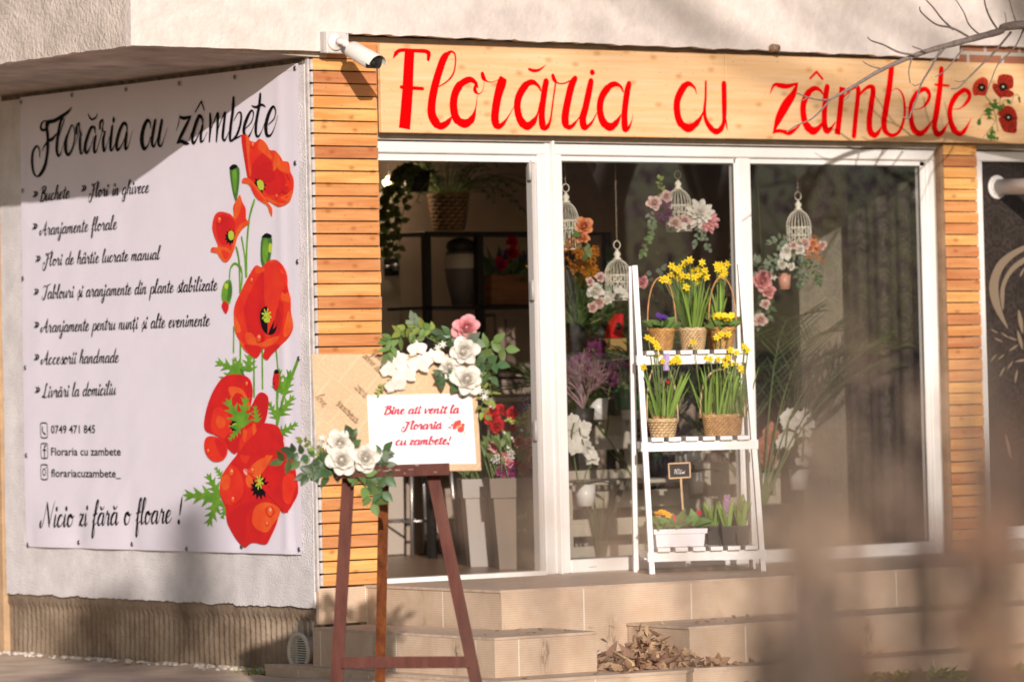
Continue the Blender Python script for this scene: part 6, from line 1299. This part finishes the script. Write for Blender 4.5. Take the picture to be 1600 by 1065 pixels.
q = F(940,850,.5); t = thing('wrapped_bouquet', 'bouquet in clear cellophane standing on the floor behind the left pane', 'bouquet', Vector((q.x,.5,0)))
mb = MB(); mb.lathe(Vector((q.x,.5,0.002)), [(.02,0),(.03,.1),(.05,.22),(.11,.40),(.13,.44)], 22, 0, wv=lambda i, k: .018*math.sin(k*2.9+i) if i > 1 else 0, cap=False); part(mb, 'cellophane', glass('clear_film', (.9,.9,.88), 1.5, .08), t)
mb = MB()
for i in range(14): a = i*2.4; blade(mb, (q.x+.01*math.cos(a), .5+.01*math.sin(a), .03), (math.cos(a)*.2, math.sin(a)*.2, 1), .36, .02, .05)
part(mb, 'stems', LEAFD, t)
# seen through the open door
iron = M('black_iron', (.014,.011,.010), .5, .4)
yb = 2.35; x0, x1 = F(668,500,yb).x, F(840,500,yb).x; ztop = F(700,362,yb).z
t = thing('shelving_unit', 'black metal shelving unit deep inside the open doorway', 'shelves', ((x0+x1)/2,yb,0))
mb = MB()
for x in (x0, F(750,500,yb).x, x1+.5):
    for y in ((yb, yb+.34) if x > x1 else (yb,)): mb.box((x-.02,y-.02,0), (x+.02,y+.02,ztop-.018))
part(mb, 'upright', iron, t)
for py in (362,478,590,700): mb = MB(); zz = F(700,py,yb).z; mb.box((x0-.02,yb-.02,zz-.017), (x1+.52,yb+.36,zz), bev=.002); part(mb, 'shelf_board', iron, t)
def inpot(px, pb, y, lab, name, cat, build): b = F(px, pb, y); c = Vector((b.x, y, b.z+.001)); t = thing(name, lab, cat, c); build(t, c); return t
def fern_(t, c):
    part(wicker(c, .085, .115, .20, 9, 14, 1, .004), 'basket', [WICKD, M('black_pot')], t); m2 = MB()
    for i in range(46):
        a = i*2.399; el = rnd(.25,1.3); d = Vector((math.cos(a)*math.cos(el), math.sin(a)*math.cos(el), math.sin(el))); h = Vector((math.cos(a), math.sin(a), 0)); L = rnd(.3,.5)
        P = [c+Vector((0,0,.19))+h*.05+d*L*k/9+h*(.12*L*(k/9)**2)-Vector((0,0,.5*L*(k/9)**3)) for k in range(10)]; m2.tube(P, .003, 4, 1, False)
        for k in range(2, 10):
            ax = (P[k]-P[k-1]).normalized(); s_ = ax.cross(Vector((0,0,1))).normalized()
            for sg in (-1,1): leaf(m2, P[k], s_*sg+ax*.5, .09*(1-.07*k), .02, (0,0,1), .3, 0, .1, 3)
    part(m2, 'fronds', [LEAFD, STEM], t)
inpot(702, 360, yb+.14, 'dark fern in a woven basket on top of the black shelving unit', 'fern_basket', 'potted plant', fern_)
def ivy_(t, c):
    m2 = MB(); m2.lathe(c, [(.001,0),(.06,0),(.08,.12),(.001,.1)], 16); part(m2, 'pot', M('black_pot'), t); m2 = MB()
    for i in range(12):
        P = [c+Vector((0,0,.1))]; d = Vector((rnd(-1.1,.1), rnd(-.6,.4), .5))
        for k in range(9): P.append(P[-1]+d*.07); d = (d*.7+Vector((rnd(-.2,.2), rnd(-.2,.2), -.45))).normalized()
        m2.tube(P, .002, 4, 1, False)
        for q in P[1:]:
            for _ in range(2): leaf(m2, q, rv(1)+Vector((0,-.3,-.4)), .05, .035, CAMD, .4, 0)
    part(m2, 'leaves', [M('ivy_green', (.09,.11,.03), .5, trans=.2, isl=.4), STEM], t)
inpot(652, 300, yb+.1, 'trailing ivy hanging at the top left of the doorway', 'ivy_plant', 'potted plant', ivy_)
def vase_(t, c):
    m2 = MB(); m2.lathe(c, [(.001,0),(.055,0),(.085,.14),(.095,.22),(.085,.3),(.08,.3),(.001,.25)], 24, 0); m2.lathe(c, [(.096,.205),(.098,.22),(.092,.27),(.087,.285)], 24, 1, cap=False); part(m2, 'vase', [M('grey_ceramic', (.13,.11,.11), .5), M('white_glaze', (.45,.40,.36), .5)], t); m2 = MB(); m2.ball(c+Vector((0,0,.33)), .085, 12, 0, (1,1,.6)); part(m2, 'moss_ball', M('black_pot'), t)
inpot(722, 477, yb+.12, 'grey vase with a white band on the black shelving unit', 'banded_vase', 'vase', vase_)
def box_(t, c):
    m2 = MB(); m2.box(c+Vector((-.19,-.1,0)), c+Vector((.19,.1,.17)), bev=.004); part(m2, 'crate', M('brown_crate', (.24,.10,.045), .7, nz=6, amt=.3, stretch=(1,1,9)), t); m2 = MB()
    for i in range(70): d = (Vector((0,0,1))+rv(.45)).normalized(); leaf(m2, c+Vector((rnd(-.16,.16), rnd(-.08,.08), .15)), d, .2*rnd(.5,1.1), .03, CAMD, .3)
    part(m2, 'leaves', LEAFD, t)
    for i in range(8): bloom(['rose_red','spray_violet','spray_violet'][i % 3], t, c+Vector((rnd(-.2,.2), -.1, rnd(.2,.36))), CAMD+rv(.4), .04)
inpot(795, 477, yb+.12, 'brown wooden box of red and violet dried flowers on the black shelving unit', 'flower_box', 'flower box', box_)
for i, (px, h) in enumerate(((752,.34),(768,.36),(784,.33))):
    inpot(px, 590, yb+.16, ['dull folder at the left of the row on the black shelving unit','taller dull folder in the middle of the row on the black shelving unit','dull folder at the right of the row on the black shelving unit'][i], 'folder', 'folder', lambda t, c, h=h: part(MB().box(c+Vector((-.03,-.1,0)), c+Vector((.03,.1,h)), bev=.003), 'folder', M('dull_card', (.22,.16,.12), .8), t))
q = F(606,284,2.8); t = thing('globe_lamp', 'small glowing globe lamp at the left edge of the doorway', 'lamp', q); mb = MB(); mb.ball(q, .032, 16); part(mb, 'globe', M('lamp_glow', (1,.72,.42), .5, emit=6.0), t); pl = bpy.data.lights.new('lamp_light', 'POINT'); pl.energy = 4.5; pl.color = (1,.75,.5); pl.shadow_soft_size = .04; po = bpy.data.objects.new('lamp_light', pl); COL.objects.link(po); po.parent = t; po.location = (-.02,-.10,-.02); mb = MB(); mb.tube([q+Vector((0,0,.03)), Vector((q.x,q.y,2.548))], .004, 6); part(mb, 'cord', black_m, t)
xd_ = F(629,420,2.9).x
t = thing('inner_door', 'pale inner door with a dark lock plate at the left of the doorway view', 'door', (xd_-.4,2.92,0)); mb = MB(); mb.box((xd_-.82,2.93,.005), (xd_,2.97,2.05), bev=.005); part(mb, 'door_leaf', M('door_beige', (.42,.35,.29), .5), t)
q = F(612,417,2.92); mb = MB(); mb.box((q.x-.05,2.915,q.z-.05), (q.x+.05,2.929,q.z+.05), bev=.006); part(mb, 'lock_plate', black_m, t); mb = MB(); mb.lathe(q, [(.022,0),(.022,.05),(.012,.06)], 16, 0, (0,-1,0)); mb.tube([q+Vector((0,-.05,0)), q+Vector((-.09,-.055,0))], .009, 8); part(mb, 'lock_handle', metal_m, t)
b = G(655,868); 
t = thing('bar_stool', 'dark stool with metal legs inside the doorway', 'stool', (b.x,b.y,0))
for dx, dy in ((-.16,-.16),(.16,-.16),(-.16,.16),(.16,.16)): mb = MB(); mb.tube([Vector((b.x+dx,b.y+dy,0.001)), Vector((b.x+dx*.8,b.y+dy*.8,.62))], .012, 8); part(mb, 'leg', M('brushed_leg', (.35,.32,.30), .35, metal=.8), t)
mb = MB(); mb.lathe(Vector((b.x,b.y,.621)), [(.001,0),(.19,0),(.2,.02),(.19,.06),(.001,.065)], 28); part(mb, 'seat', iron, t)
mb = MB(); pp = [Vector((b.x+sx*.148, b.y+sy*.148, .2)) for sx, sy in ((-1,-1),(1,-1),(1,1),(-1,1),(-1,-1))]; mb.tube(pp, .008, 6); part(mb, 'foot_ring', M('brushed_leg'), t)
# flower buckets in the doorway
def bucket(px, pb, w0, w1, h, mat_, lab, blooms, y=None, txt=None):
    b = G(px, pb); c = Vector((b.x, b.y, .001)); t = thing('flower_bucket', lab, 'flower bucket', c, 'flower buckets in the doorway')
    m2 = MB(); cu_, sn_ = su, sv
    def sq_(hw, zz): return [c+cu_*x+sn_*y_+Vector((0,0,zz)) for x, y_ in ((-hw,-hw),(hw,-hw),(hw,hw),(-hw,hw))]
    rs = [sq_(w0,0), sq_(lerp(w0,w1,.8),h*.78), sq_(w1*1.06,h*.785), sq_(w1*1.12,h), sq_(w1*1.05,h), sq_(w1*.9,h*.8)]
    m2.add([p for r in rs for p in r], [(i*4+k, i*4+(k+1) % 4, (i+1)*4+(k+1) % 4, (i+1)*4+k) for i in range(5) for k in range(4)]+[(20,21,22,23),(3,2,1,0)]); part(m2, 'bucket', mat_, t)
    m2 = MB()
    for i in range(70): d = (Vector((0,0,1))+rv(.3)).normalized(); q = c+Vector((rnd(-w1,w1)*.7, rnd(-w1,w1)*.7, h)); m2.tube([q-Vector((0,0,.1)), q+d*.2], .003, 4, 1, False); leaf(m2, q+d*rnd(.02,.2), d+rv(.6), rnd(.06,.11), .03, CAMD, .4)
    part(m2, 'foliage', [LEAF, STEM], t)
    for k, x, yy, s in blooms: bloom(k, t, PL(x, yy, c+CAMD*.08, Vector((.59,.8,0))), CAMD+rv(.3)+Vector((0,0,.2)), s)
    if txt:
        for i, s in enumerate(txt): sans('bucket_text', s, c-sv*(lerp(w0,w1,.5)+.004)+su*(w0*.15)+Vector((0,0,h*.55-.07*i)), su, Vector((0,0,1)), -sv, .03, .05, M('grey_print', (.35,.30,.27), .7), t)
    return t
bucket(758, 884, .085, .115, .46, M('grey_bucket', (.34,.30,.27), .5), 'light grey square bucket of red roses and lisianthus just inside the door', [('rose_red',768,652,.045),('rose_red',781,640,.035),('rose_red',776,665,.04),('bud_white',757,684,.03),('bud_white',764,690,.028),('bud_pink',770,697,.03),('rose_red',793,665,.04)])
bucket(803, 888, .085, .12, .47, M('taupe_bucket', (.17,.13,.10), .5), 'dark taupe bucket of pink and coral roses beside the right door jamb', [('rose_pink',772,697,.032),('rose_coral',820,707,.042),('rose_magenta',802,732,.045),('rose_coral',822,733,.045),('rose_pink',786,711,.03),('bud_white',800,685,.028),('bud_white',808,698,.028),('bud_white',794,699,.025),('spray_violet',822,627,.05),('spray_lime',800,660,.045),('spray_lime',815,655,.045),('bud_white',784,690,.026),('rose_pink',795,722,.03),('rose_red',815,724,.035),('spray_white',779,718,.04),('rose_magenta',830,740,.04),('rose_red',770,640,.036),('rose_red',800,645,.034),('rose_magenta',786,735,.036),('rose_coral',812,690,.034),('bud_white',788,676,.026),('bud_white',815,672,.026),('spray_violet',812,640,.04),('rose_pink',828,690,.03),('spray_white',800,712,.035)], txt=('of','rt'))
b = G(722,852); t = thing('cream_box', 'pale box standing on the parquet behind the easel leg', 'box', (b.x,b.y,0)); mb = MB(); mb.box((b.x-.14,b.y-.12,.001), (b.x+.14,b.y+.12,.26), bev=.004); part(mb, 'box', M('dull_card'), t); mb = MB(); mb.box((b.x-.146,b.y-.126,.262), (b.x+.146,b.y+.126,.31), bev=.004); part(mb, 'lid', M('dull_card'), t)
# ---------------------------------------------------------------- leaves, moss
dead_m = M('dead_leaf', (.40,.25,.16), .8, .15, trans=.15, isl=.4)
mb = MB()
for i in range(760):
    x = rnd(.46, 1.08); hmax = .15*math.exp(-((x-.90)/.10)**2)+.06*math.exp(-((x-.64)/.22)**2); y = -1.38-rnd(0,.42)*(1 if x < .95 else 1.1)
    if x > .93 and y > -1.74: continue
    z = -.358+hmax*(1-abs(y+1.42)/.5)*rnd(0,1); p = Vector((x, y, max(z, -.356))); d = rv(1); d.z *= .45
    leaf(mb, p, d, rnd(.03,.085), rnd(.018,.04), Vector((0,0,1))+rv(.8), rnd(-1.4,1.6), 0, rnd(.1,.9), 5)
for i in range(60):
    x = rnd(-.1, 2.6); y = -1.75-rnd(0,.15) if random.random() < .5 else -1.2-rnd(0,.4); z = -.36 if y < -1.72 else -.178
    leaf(mb, Vector((x,y,z)), rv(1)*Vector((1,1,.2)), rnd(.015,.05), rnd(.01,.025), Vector((0,0,1))+rv(.4), rnd(-1,1), 0, .4, 4)
tag(mb.build('leaf_litter', dead_m), 'heap of dry brown leaves blown between the two step blocks', 'dead leaves', kind='stuff')
moss_m = M('moss_green', (.20,.24,.04), .8, .1, trans=.2, isl=.45)
mb = MB()
for i in range(4200):
    x = rnd(-.2, 4.2); y = rnd(-3.3,-2.0)-.02
    if mnoise.noise(Vector((x*1.7, y*1.7, 4))) < -.05+(.35 if x < .35 else 0): continue
    p = Vector((x, y, -.452)); d = Vector((random.gauss(0,1), random.gauss(0,1), .9)); leaf(mb, p, d, rnd(.02,.06), rnd(.012,.03), (0,0,1), .6, 0, .2, 3)
for i in range(1500):
    x = rnd(.3, 2.0); y = -2.02-rnd(0,.35)-.04*math.sin(x*7); p = Vector((x, y, -.452)); leaf(mb, p, Vector((random.gauss(0,1), random.gauss(0,1), 1.0)), rnd(.02,.06), rnd(.012,.028), (0,0,1), .6, 0, .2, 3)
for i in range(60):
    p = Vector((1.55+rnd(-.09,.09), -1.83+rnd(-.05,.05), -.364)); leaf(mb, p, Vector((random.gauss(0,1), random.gauss(0,1), .8)), .03, .02, (0,0,1), .5, 0, .2, 3)
for i in range(60):
    p = Vector((-.12+rnd(-.08,.03), .32+rnd(-.1,.12), -.43)); blade(mb, p, Vector((rnd(-.5,.5), rnd(-.5,.5), 1)), rnd(.03,.07), .004, .2)
tag(mb.build('ground_moss', moss_m), 'low green moss and weeds along the foot of the steps', 'moss', kind='stuff')
mb = MB()
for i in range(150):
    y = rnd(.2,3.4); x = -.02-abs(random.gauss(0,.05)); r = rnd(.006,.02); mb.ball((x, y, -.415+r*.4), r, 6, 0, (1,rnd(.8,1.8),.6))
tag(mb.build('plaster_crumbs', M('crumb_white', (.55,.48,.42), .95)), 'pale plaster crumbs fallen along the foot of the ribbed plinth', 'crumbs', kind='stuff')
# ---------------------------------------------------------------- trees: one whose branch hangs into view, others across the street
bark = M('grey_bark', (.20,.165,.15), .9, .1, nz=25, amt=.35, bump=.6, bscale=30)
def branch(mb, pts, r0_, r1_, n=7): c = [Vector(p) for p in crom([tuple(p) for p in pts], 6)]; m_ = len(c); mb.tube(c, [lerp(r0_, r1_, i/(m_-1))*(1+.06*math.sin(i*2.1)) for i in range(m_)], n)
def grow(mb, p, d, L, r, dep, fan=3, up=.12):
    n = 5; P = [p]; dd = d.copy()
    for k in range(n): dd = (dd+rv(.13)+Vector((0,0,up*.3))).normalized(); P.append(P[-1]+dd*L/n)
    mb.tube(P, [lerp(r, r*.6, k/n) for k in range(n+1)], 7 if r > .03 else (5 if r > .01 else 4), 0, False)
    if dep > 0:
        for i in range(fan): grow(mb, P[n] if i == 0 else P[random.randint(2, n)], (dd+rv(.42)).normalized(), L*rnd(.6,.85), r*(.62 if i == 0 else .5), dep-1, fan, up)
TR = thing('street_tree', 'bare grey tree whose thin branch hangs in front of the shop sign', 'tree', (5.55,-4.75,-.45))
mb = MB(); branch(mb, [(5.62,-4.75,-.5),(5.52,-4.72,.6),(5.4,-4.8,1.5),(5.2,-4.85,2.4)], .27, .20, 14); branch(mb, [(5.35,-4.8,1.45),(5.75,-5.0,2.2),(6.4,-5.3,3.2),(7.0,-5.6,4.6)], .15, .07, 10); part(mb, 'trunk', bark, TR)
mb = MB()
for d, L, r in ((Vector((-.3,-.3,1)),1.2,.10),(Vector((.1,.1,1)),1.3,.09)): grow(mb, Vector((5.2,-4.85,2.35)), d.normalized(), L, r, 5, 2)
grow(mb, Vector((7.0,-5.6,4.5)), Vector((.5,-.2,1)).normalized(), 1.2, .06, 4, 2)
grow(mb, Vector((5.7,-5.0,2.1)), Vector((.3,-.5,.5)).normalized(), .9, .035, 3, 3); grow(mb, Vector((5.3,-4.8,1.7)), Vector((-.5,-.75,.5)).normalized(), .9, .03, 3, 3)
part(mb, 'crown', bark, TR)
mb = MB(); YB = -1.15
def B_(px, py, y=YB): return F(px, py, y)
branch(mb, [(5.3,-4.6,2.6),(4.9,-3.6,2.75),(4.3,-2.2,2.72),B_(1610,38,-1.5),B_(1560,50,-1.4),B_(1500,66,-1.3),B_(1440,83,-1.2),B_(1380,108),B_(1330,137),B_(1297,156)],   .030, .005, 8)
for pts, a, b in (([(1297,156),(1278,156),(1262,152),(1246,146)],.005,.003),([(1297,156),(1285,170),(1268,186),(1245,196),(1230,206)],.0048,.0025),([(1262,152),(1256,156),(1252,157)],.003,.002),
  ([(1520,62),(1490,45),(1462,38),(1440,20),(1437,12)],.006,.003),([(1490,47),(1472,30),(1458,12),(1447,0),(1440,-12)],.005,.003),([(1430,86),(1405,82),(1380,70),(1362,64),(1356,59)],.006,.003),([(1448,82),(1437,77),(1426,73)],.004,.003),
  ([(1470,77),(1455,105),(1440,130),(1432,155),(1424,175),(1420,185),(1412,183)],.006,.003),([(1505,75),(1490,95),(1475,112),(1462,120)],.005,.002),([(1580,50),(1555,80),(1530,105),(1510,125),(1498,137),(1487,139)],.006,.003),([(1560,48),(1548,30),(1540,10),(1537,-10)],.006,.004),([(1425,90),(1421,105),(1420,115),(1422,129)],.0045,.003),([(1568,52),(1572,35),(1570,20)],.003,.002),([(1345,129),(1340,131),(1338,136)],.004,.003),([(1600,45),(1585,75),(1560,100),(1548,128),(1540,150)],.005,.002),([(1535,58),(1515,40),(1505,18),(1490,-5)],.005,.002),([(1590,42),(1582,18),(1575,-8)],.005,.003),([(1478,74),(1462,92),(1452,96)],.004,.002),([(1380,108),(1362,104),(1348,96)],.004,.002),([(1330,137),(1326,150),(1318,158)],.0035,.002),([(1510,125),(1500,128),(1492,126)],.003,.0015),([(1440,130),(1430,134),(1424,131)],.003,.0015)):
    branch(mb, [B_(x, y, lerp(-1.15, -1.4, max(0, (x-1380)/200))) for x, y in pts], a, b, 6)
    e = B_(*pts[-1], lerp(-1.15, -1.4, max(0, (pts[-1][0]-1380)/200))); mb.ball(e, b*1.3, 6)
part(mb, 'overhanging_branch', M('twig_grey', (.235,.185,.165), .8, .15, nz=60, amt=.3), TR)
# slender evergreen whose shadow falls across the foot of the side wall
sT = Vector((-9.42,-15.35,-.45)); TC = thing('slender_evergreen', 'slender lopsided evergreen standing by the street', 'tree', sT); mb = MB(); mb.tube([sT+Vector((.55,-.3,0)), sT+Vector((.4,-.2,1.4)), sT+Vector((0,0,3.0)), sT+Vector((0,0,5.2))], [.06,.05,.04,.015], 8); part(mb, 'trunk', bark, TC)
mb = MB()
for i in range(6500):
    z = rnd(2.6, 6.38); k2 = z > 5.95 or i % 4 == 0; rad = (.18*max(.1, 1-max(0, z-5.6)/.85) if k2 else .40*max(0, 1-max(0, z-4.8)/1.2)**.6)*(.75+.25*math.sin(z*9)); a = rnd(0, 6.28); r = rad*math.sqrt(random.random()); p = sT+Vector((r*math.cos(a), r*math.sin(a)*(1 if k2 else 2.1)+(-.35 if k2 else .45), z)); leaf(mb, p, Vector((math.cos(a), math.sin(a), .8))+rv(.3), rnd(.08,.16), .035, (0,0,1), .3, 0, .2, 3)
part(mb, 'crown', LEAFD, TC)
def bare_tree(x, y, H, r, lab, dep=5, s=0, tf=.34, bf=.24):
    random.seed(s); c = Vector((x,y,-.46)); t = thing('bare_tree', lab, 'tree', c, 'bare trees along the street'); mb = MB(); top = c+Vector((rnd(-.3,.3), rnd(-.3,.3), H*tf)); branch(mb, [c, c.lerp(top,.5)+Vector((rnd(-.1,.1), rnd(-.1,.1), 0)), top], r, r*.75, 10); part(mb, 'trunk', bark, t); mb = MB()
    for i in range(3): grow(mb, top, (Vector((0,0,1))+rv(.35)).normalized(), H*bf, r*.62, dep, 3)
    if tf > .5:
        for dz, L_, r_ in ((.42,2.5,.075),(.62,2.2,.065)): grow(mb, top-Vector((0,0,rnd(0,.5))), Vector((-1,rnd(-.2,.2),dz)).normalized(), L_, r_, 4, 3, .02)
    part(mb, 'crown', bark, t)
bare_tree(-8.7, -25, 15.5, .26, 'tall bare tree behind the photographer', 5, 3, .70, .16)
bare_tree(9.5, -10.5, 7.5, .14, 'bare tree across the street nearest the shop', 4, 11)
bare_tree(13.5, -13.5, 8, .15, 'bare tree across the street in front of the mauve block', 4, 12)
bare_tree(11, -16.5, 8, .15, 'bare tree standing left in the far row', 4, 13)
bare_tree(18, -19, 9, .17, 'bare tree standing right in the far row', 4, 14)
bare_tree(15, -17, 9.5, .15, 'tall bare tree in the middle of the far row', 5, 15)
bare_tree(21, -23, 11, .18, 'tallest bare tree at the back of the far row', 5, 16)
bare_tree(12.5, -21, 10, .16, 'bare tree at the back left of the far row', 5, 17)
random.seed(99)
# hedge and block across the street (seen only as a reflection in the panes)
HB = thing('street_wall', 'low mauve grey rendered wall across the street in shade', 'wall', (24,-32,-.45))
mb = MB(); mb.box((5,-32.3,-.45), (60,-32,1.25)); part(mb, 'wall', M('mauve_render', (.62,.54,.56), .9, nz=.6, amt=.25), HB)
mb = MB(); mb.box((4.9,-32.36,1.252), (60,-31.94,1.33)); part(mb, 'coping', M('mauve_render'), HB)
mb = MB(); hedge_m = M('dry_hedge', (.42,.31,.39), .9, .1, trans=.45, isl=.45)
for i in range(22000):
    x = rnd(6, 36); y = -23.5+rnd(-1.2,1.2)-.05*x; top = 7.6+1.4*mnoise.noise(Vector((x*.35,0,0)))+.8*mnoise.noise(Vector((x*1.3,3,0))); z = -.45+top*random.random()
    if mnoise.noise(Vector((x*.8, z*.9, 5))) > .02: continue
    leaf(mb, Vector((x,y,z)), rv(1), rnd(.12,.34), .09, (0,0,1), .4, 0, .2, 3)
tag(mb.build('street_hedge', hedge_m), 'tall dry mauve brown hedge along the far side of the street', 'hedge', kind='stuff')
# ---------------------------------------------------------------- dry shrub close to the camera, far out of focus
FGL = M('withered_leaf', (.60,.41,.30), .75, .2, trans=.3, isl=.35); FGD = M('withered_dark_leaf', (.29,.165,.11), .8, .15, trans=.2, isl=.3)
base = D(1330, 1400, 2.9); base.z = -.46
SHB = thing('dry_shrub', 'withered brown shrub very near the camera, blurred across the lower right', 'shrub', base)
mbs = MB(); mbl = MB()
def clump(px, py, d, sx, sy, n, L, mi, stem=True):
    for i in range(n):
        p = D(px+random.gauss(0,sx), py+random.gauss(0,sy), d+rnd(-.25,.25)); leaf(mbl, p, rv(1), L*rnd(.6,1.2), L*rnd(.35,.6), CAMD+rv(.7), rnd(-.6,1), mi, rnd(.1,.6), 4)
        if stem and i % 4 == 0: b = D(px+random.gauss(0,sx), 1000, d+rnd(-.2,.2)); b.z = -.46; mbs.tube([b, b.lerp(p, .55)+Vector((0,0,.08)), p, p+(p-b).normalized()*rnd(.04,.12)], [.008,.006,.0035,.0015], 5, 0, False)
FGC = [(1258,820,3.0,20,55,24,.040,0),(1285,725,3.3,22,40,9,.034,0),(1228,910,3.0,22,45,12,.038,0),(1195,1000,3.0,26,40,7,.038,0),(1310,955,3.4,34,40,12,.034,1),(1375,880,3.6,30,40,7,.030,1),(1345,1040,3.3,60,24,15,.038,1),(1582,860,3.2,14,70,22,.036,1),(1594,1000,3.0,16,50,16,.036,1),(1500,990,3.6,26,50,8,.032,1),(1450,790,3.8,60,70,12,.028,0),(1170,790,3.6,30,55,6,.028,0),(1420,640,3.9,80,50,8,.026,0),(1330,600,4.0,60,40,5,.024,0),(1545,700,3.5,26,55,10,.030,1),(1250,1045,3.2,50,22,7,.034,1),(830,850,3.4,34,50,7,.028,0),(930,930,3.4,50,40,6,.028,0),(1090,870,3.5,50,60,6,.028,0),(720,830,3.5,26,40,3,.026,0),(1470,900,3.6,50,50,12,.032,0),(1540,960,3.4,26,50,10,.034,1),(1420,980,3.5,40,40,8,.032,1)]
for a in FGC: clump(*a)
part(mbl, 'leaves', [FGL, FGD], SHB); part(mbs, 'stems', TWIG, SHB)
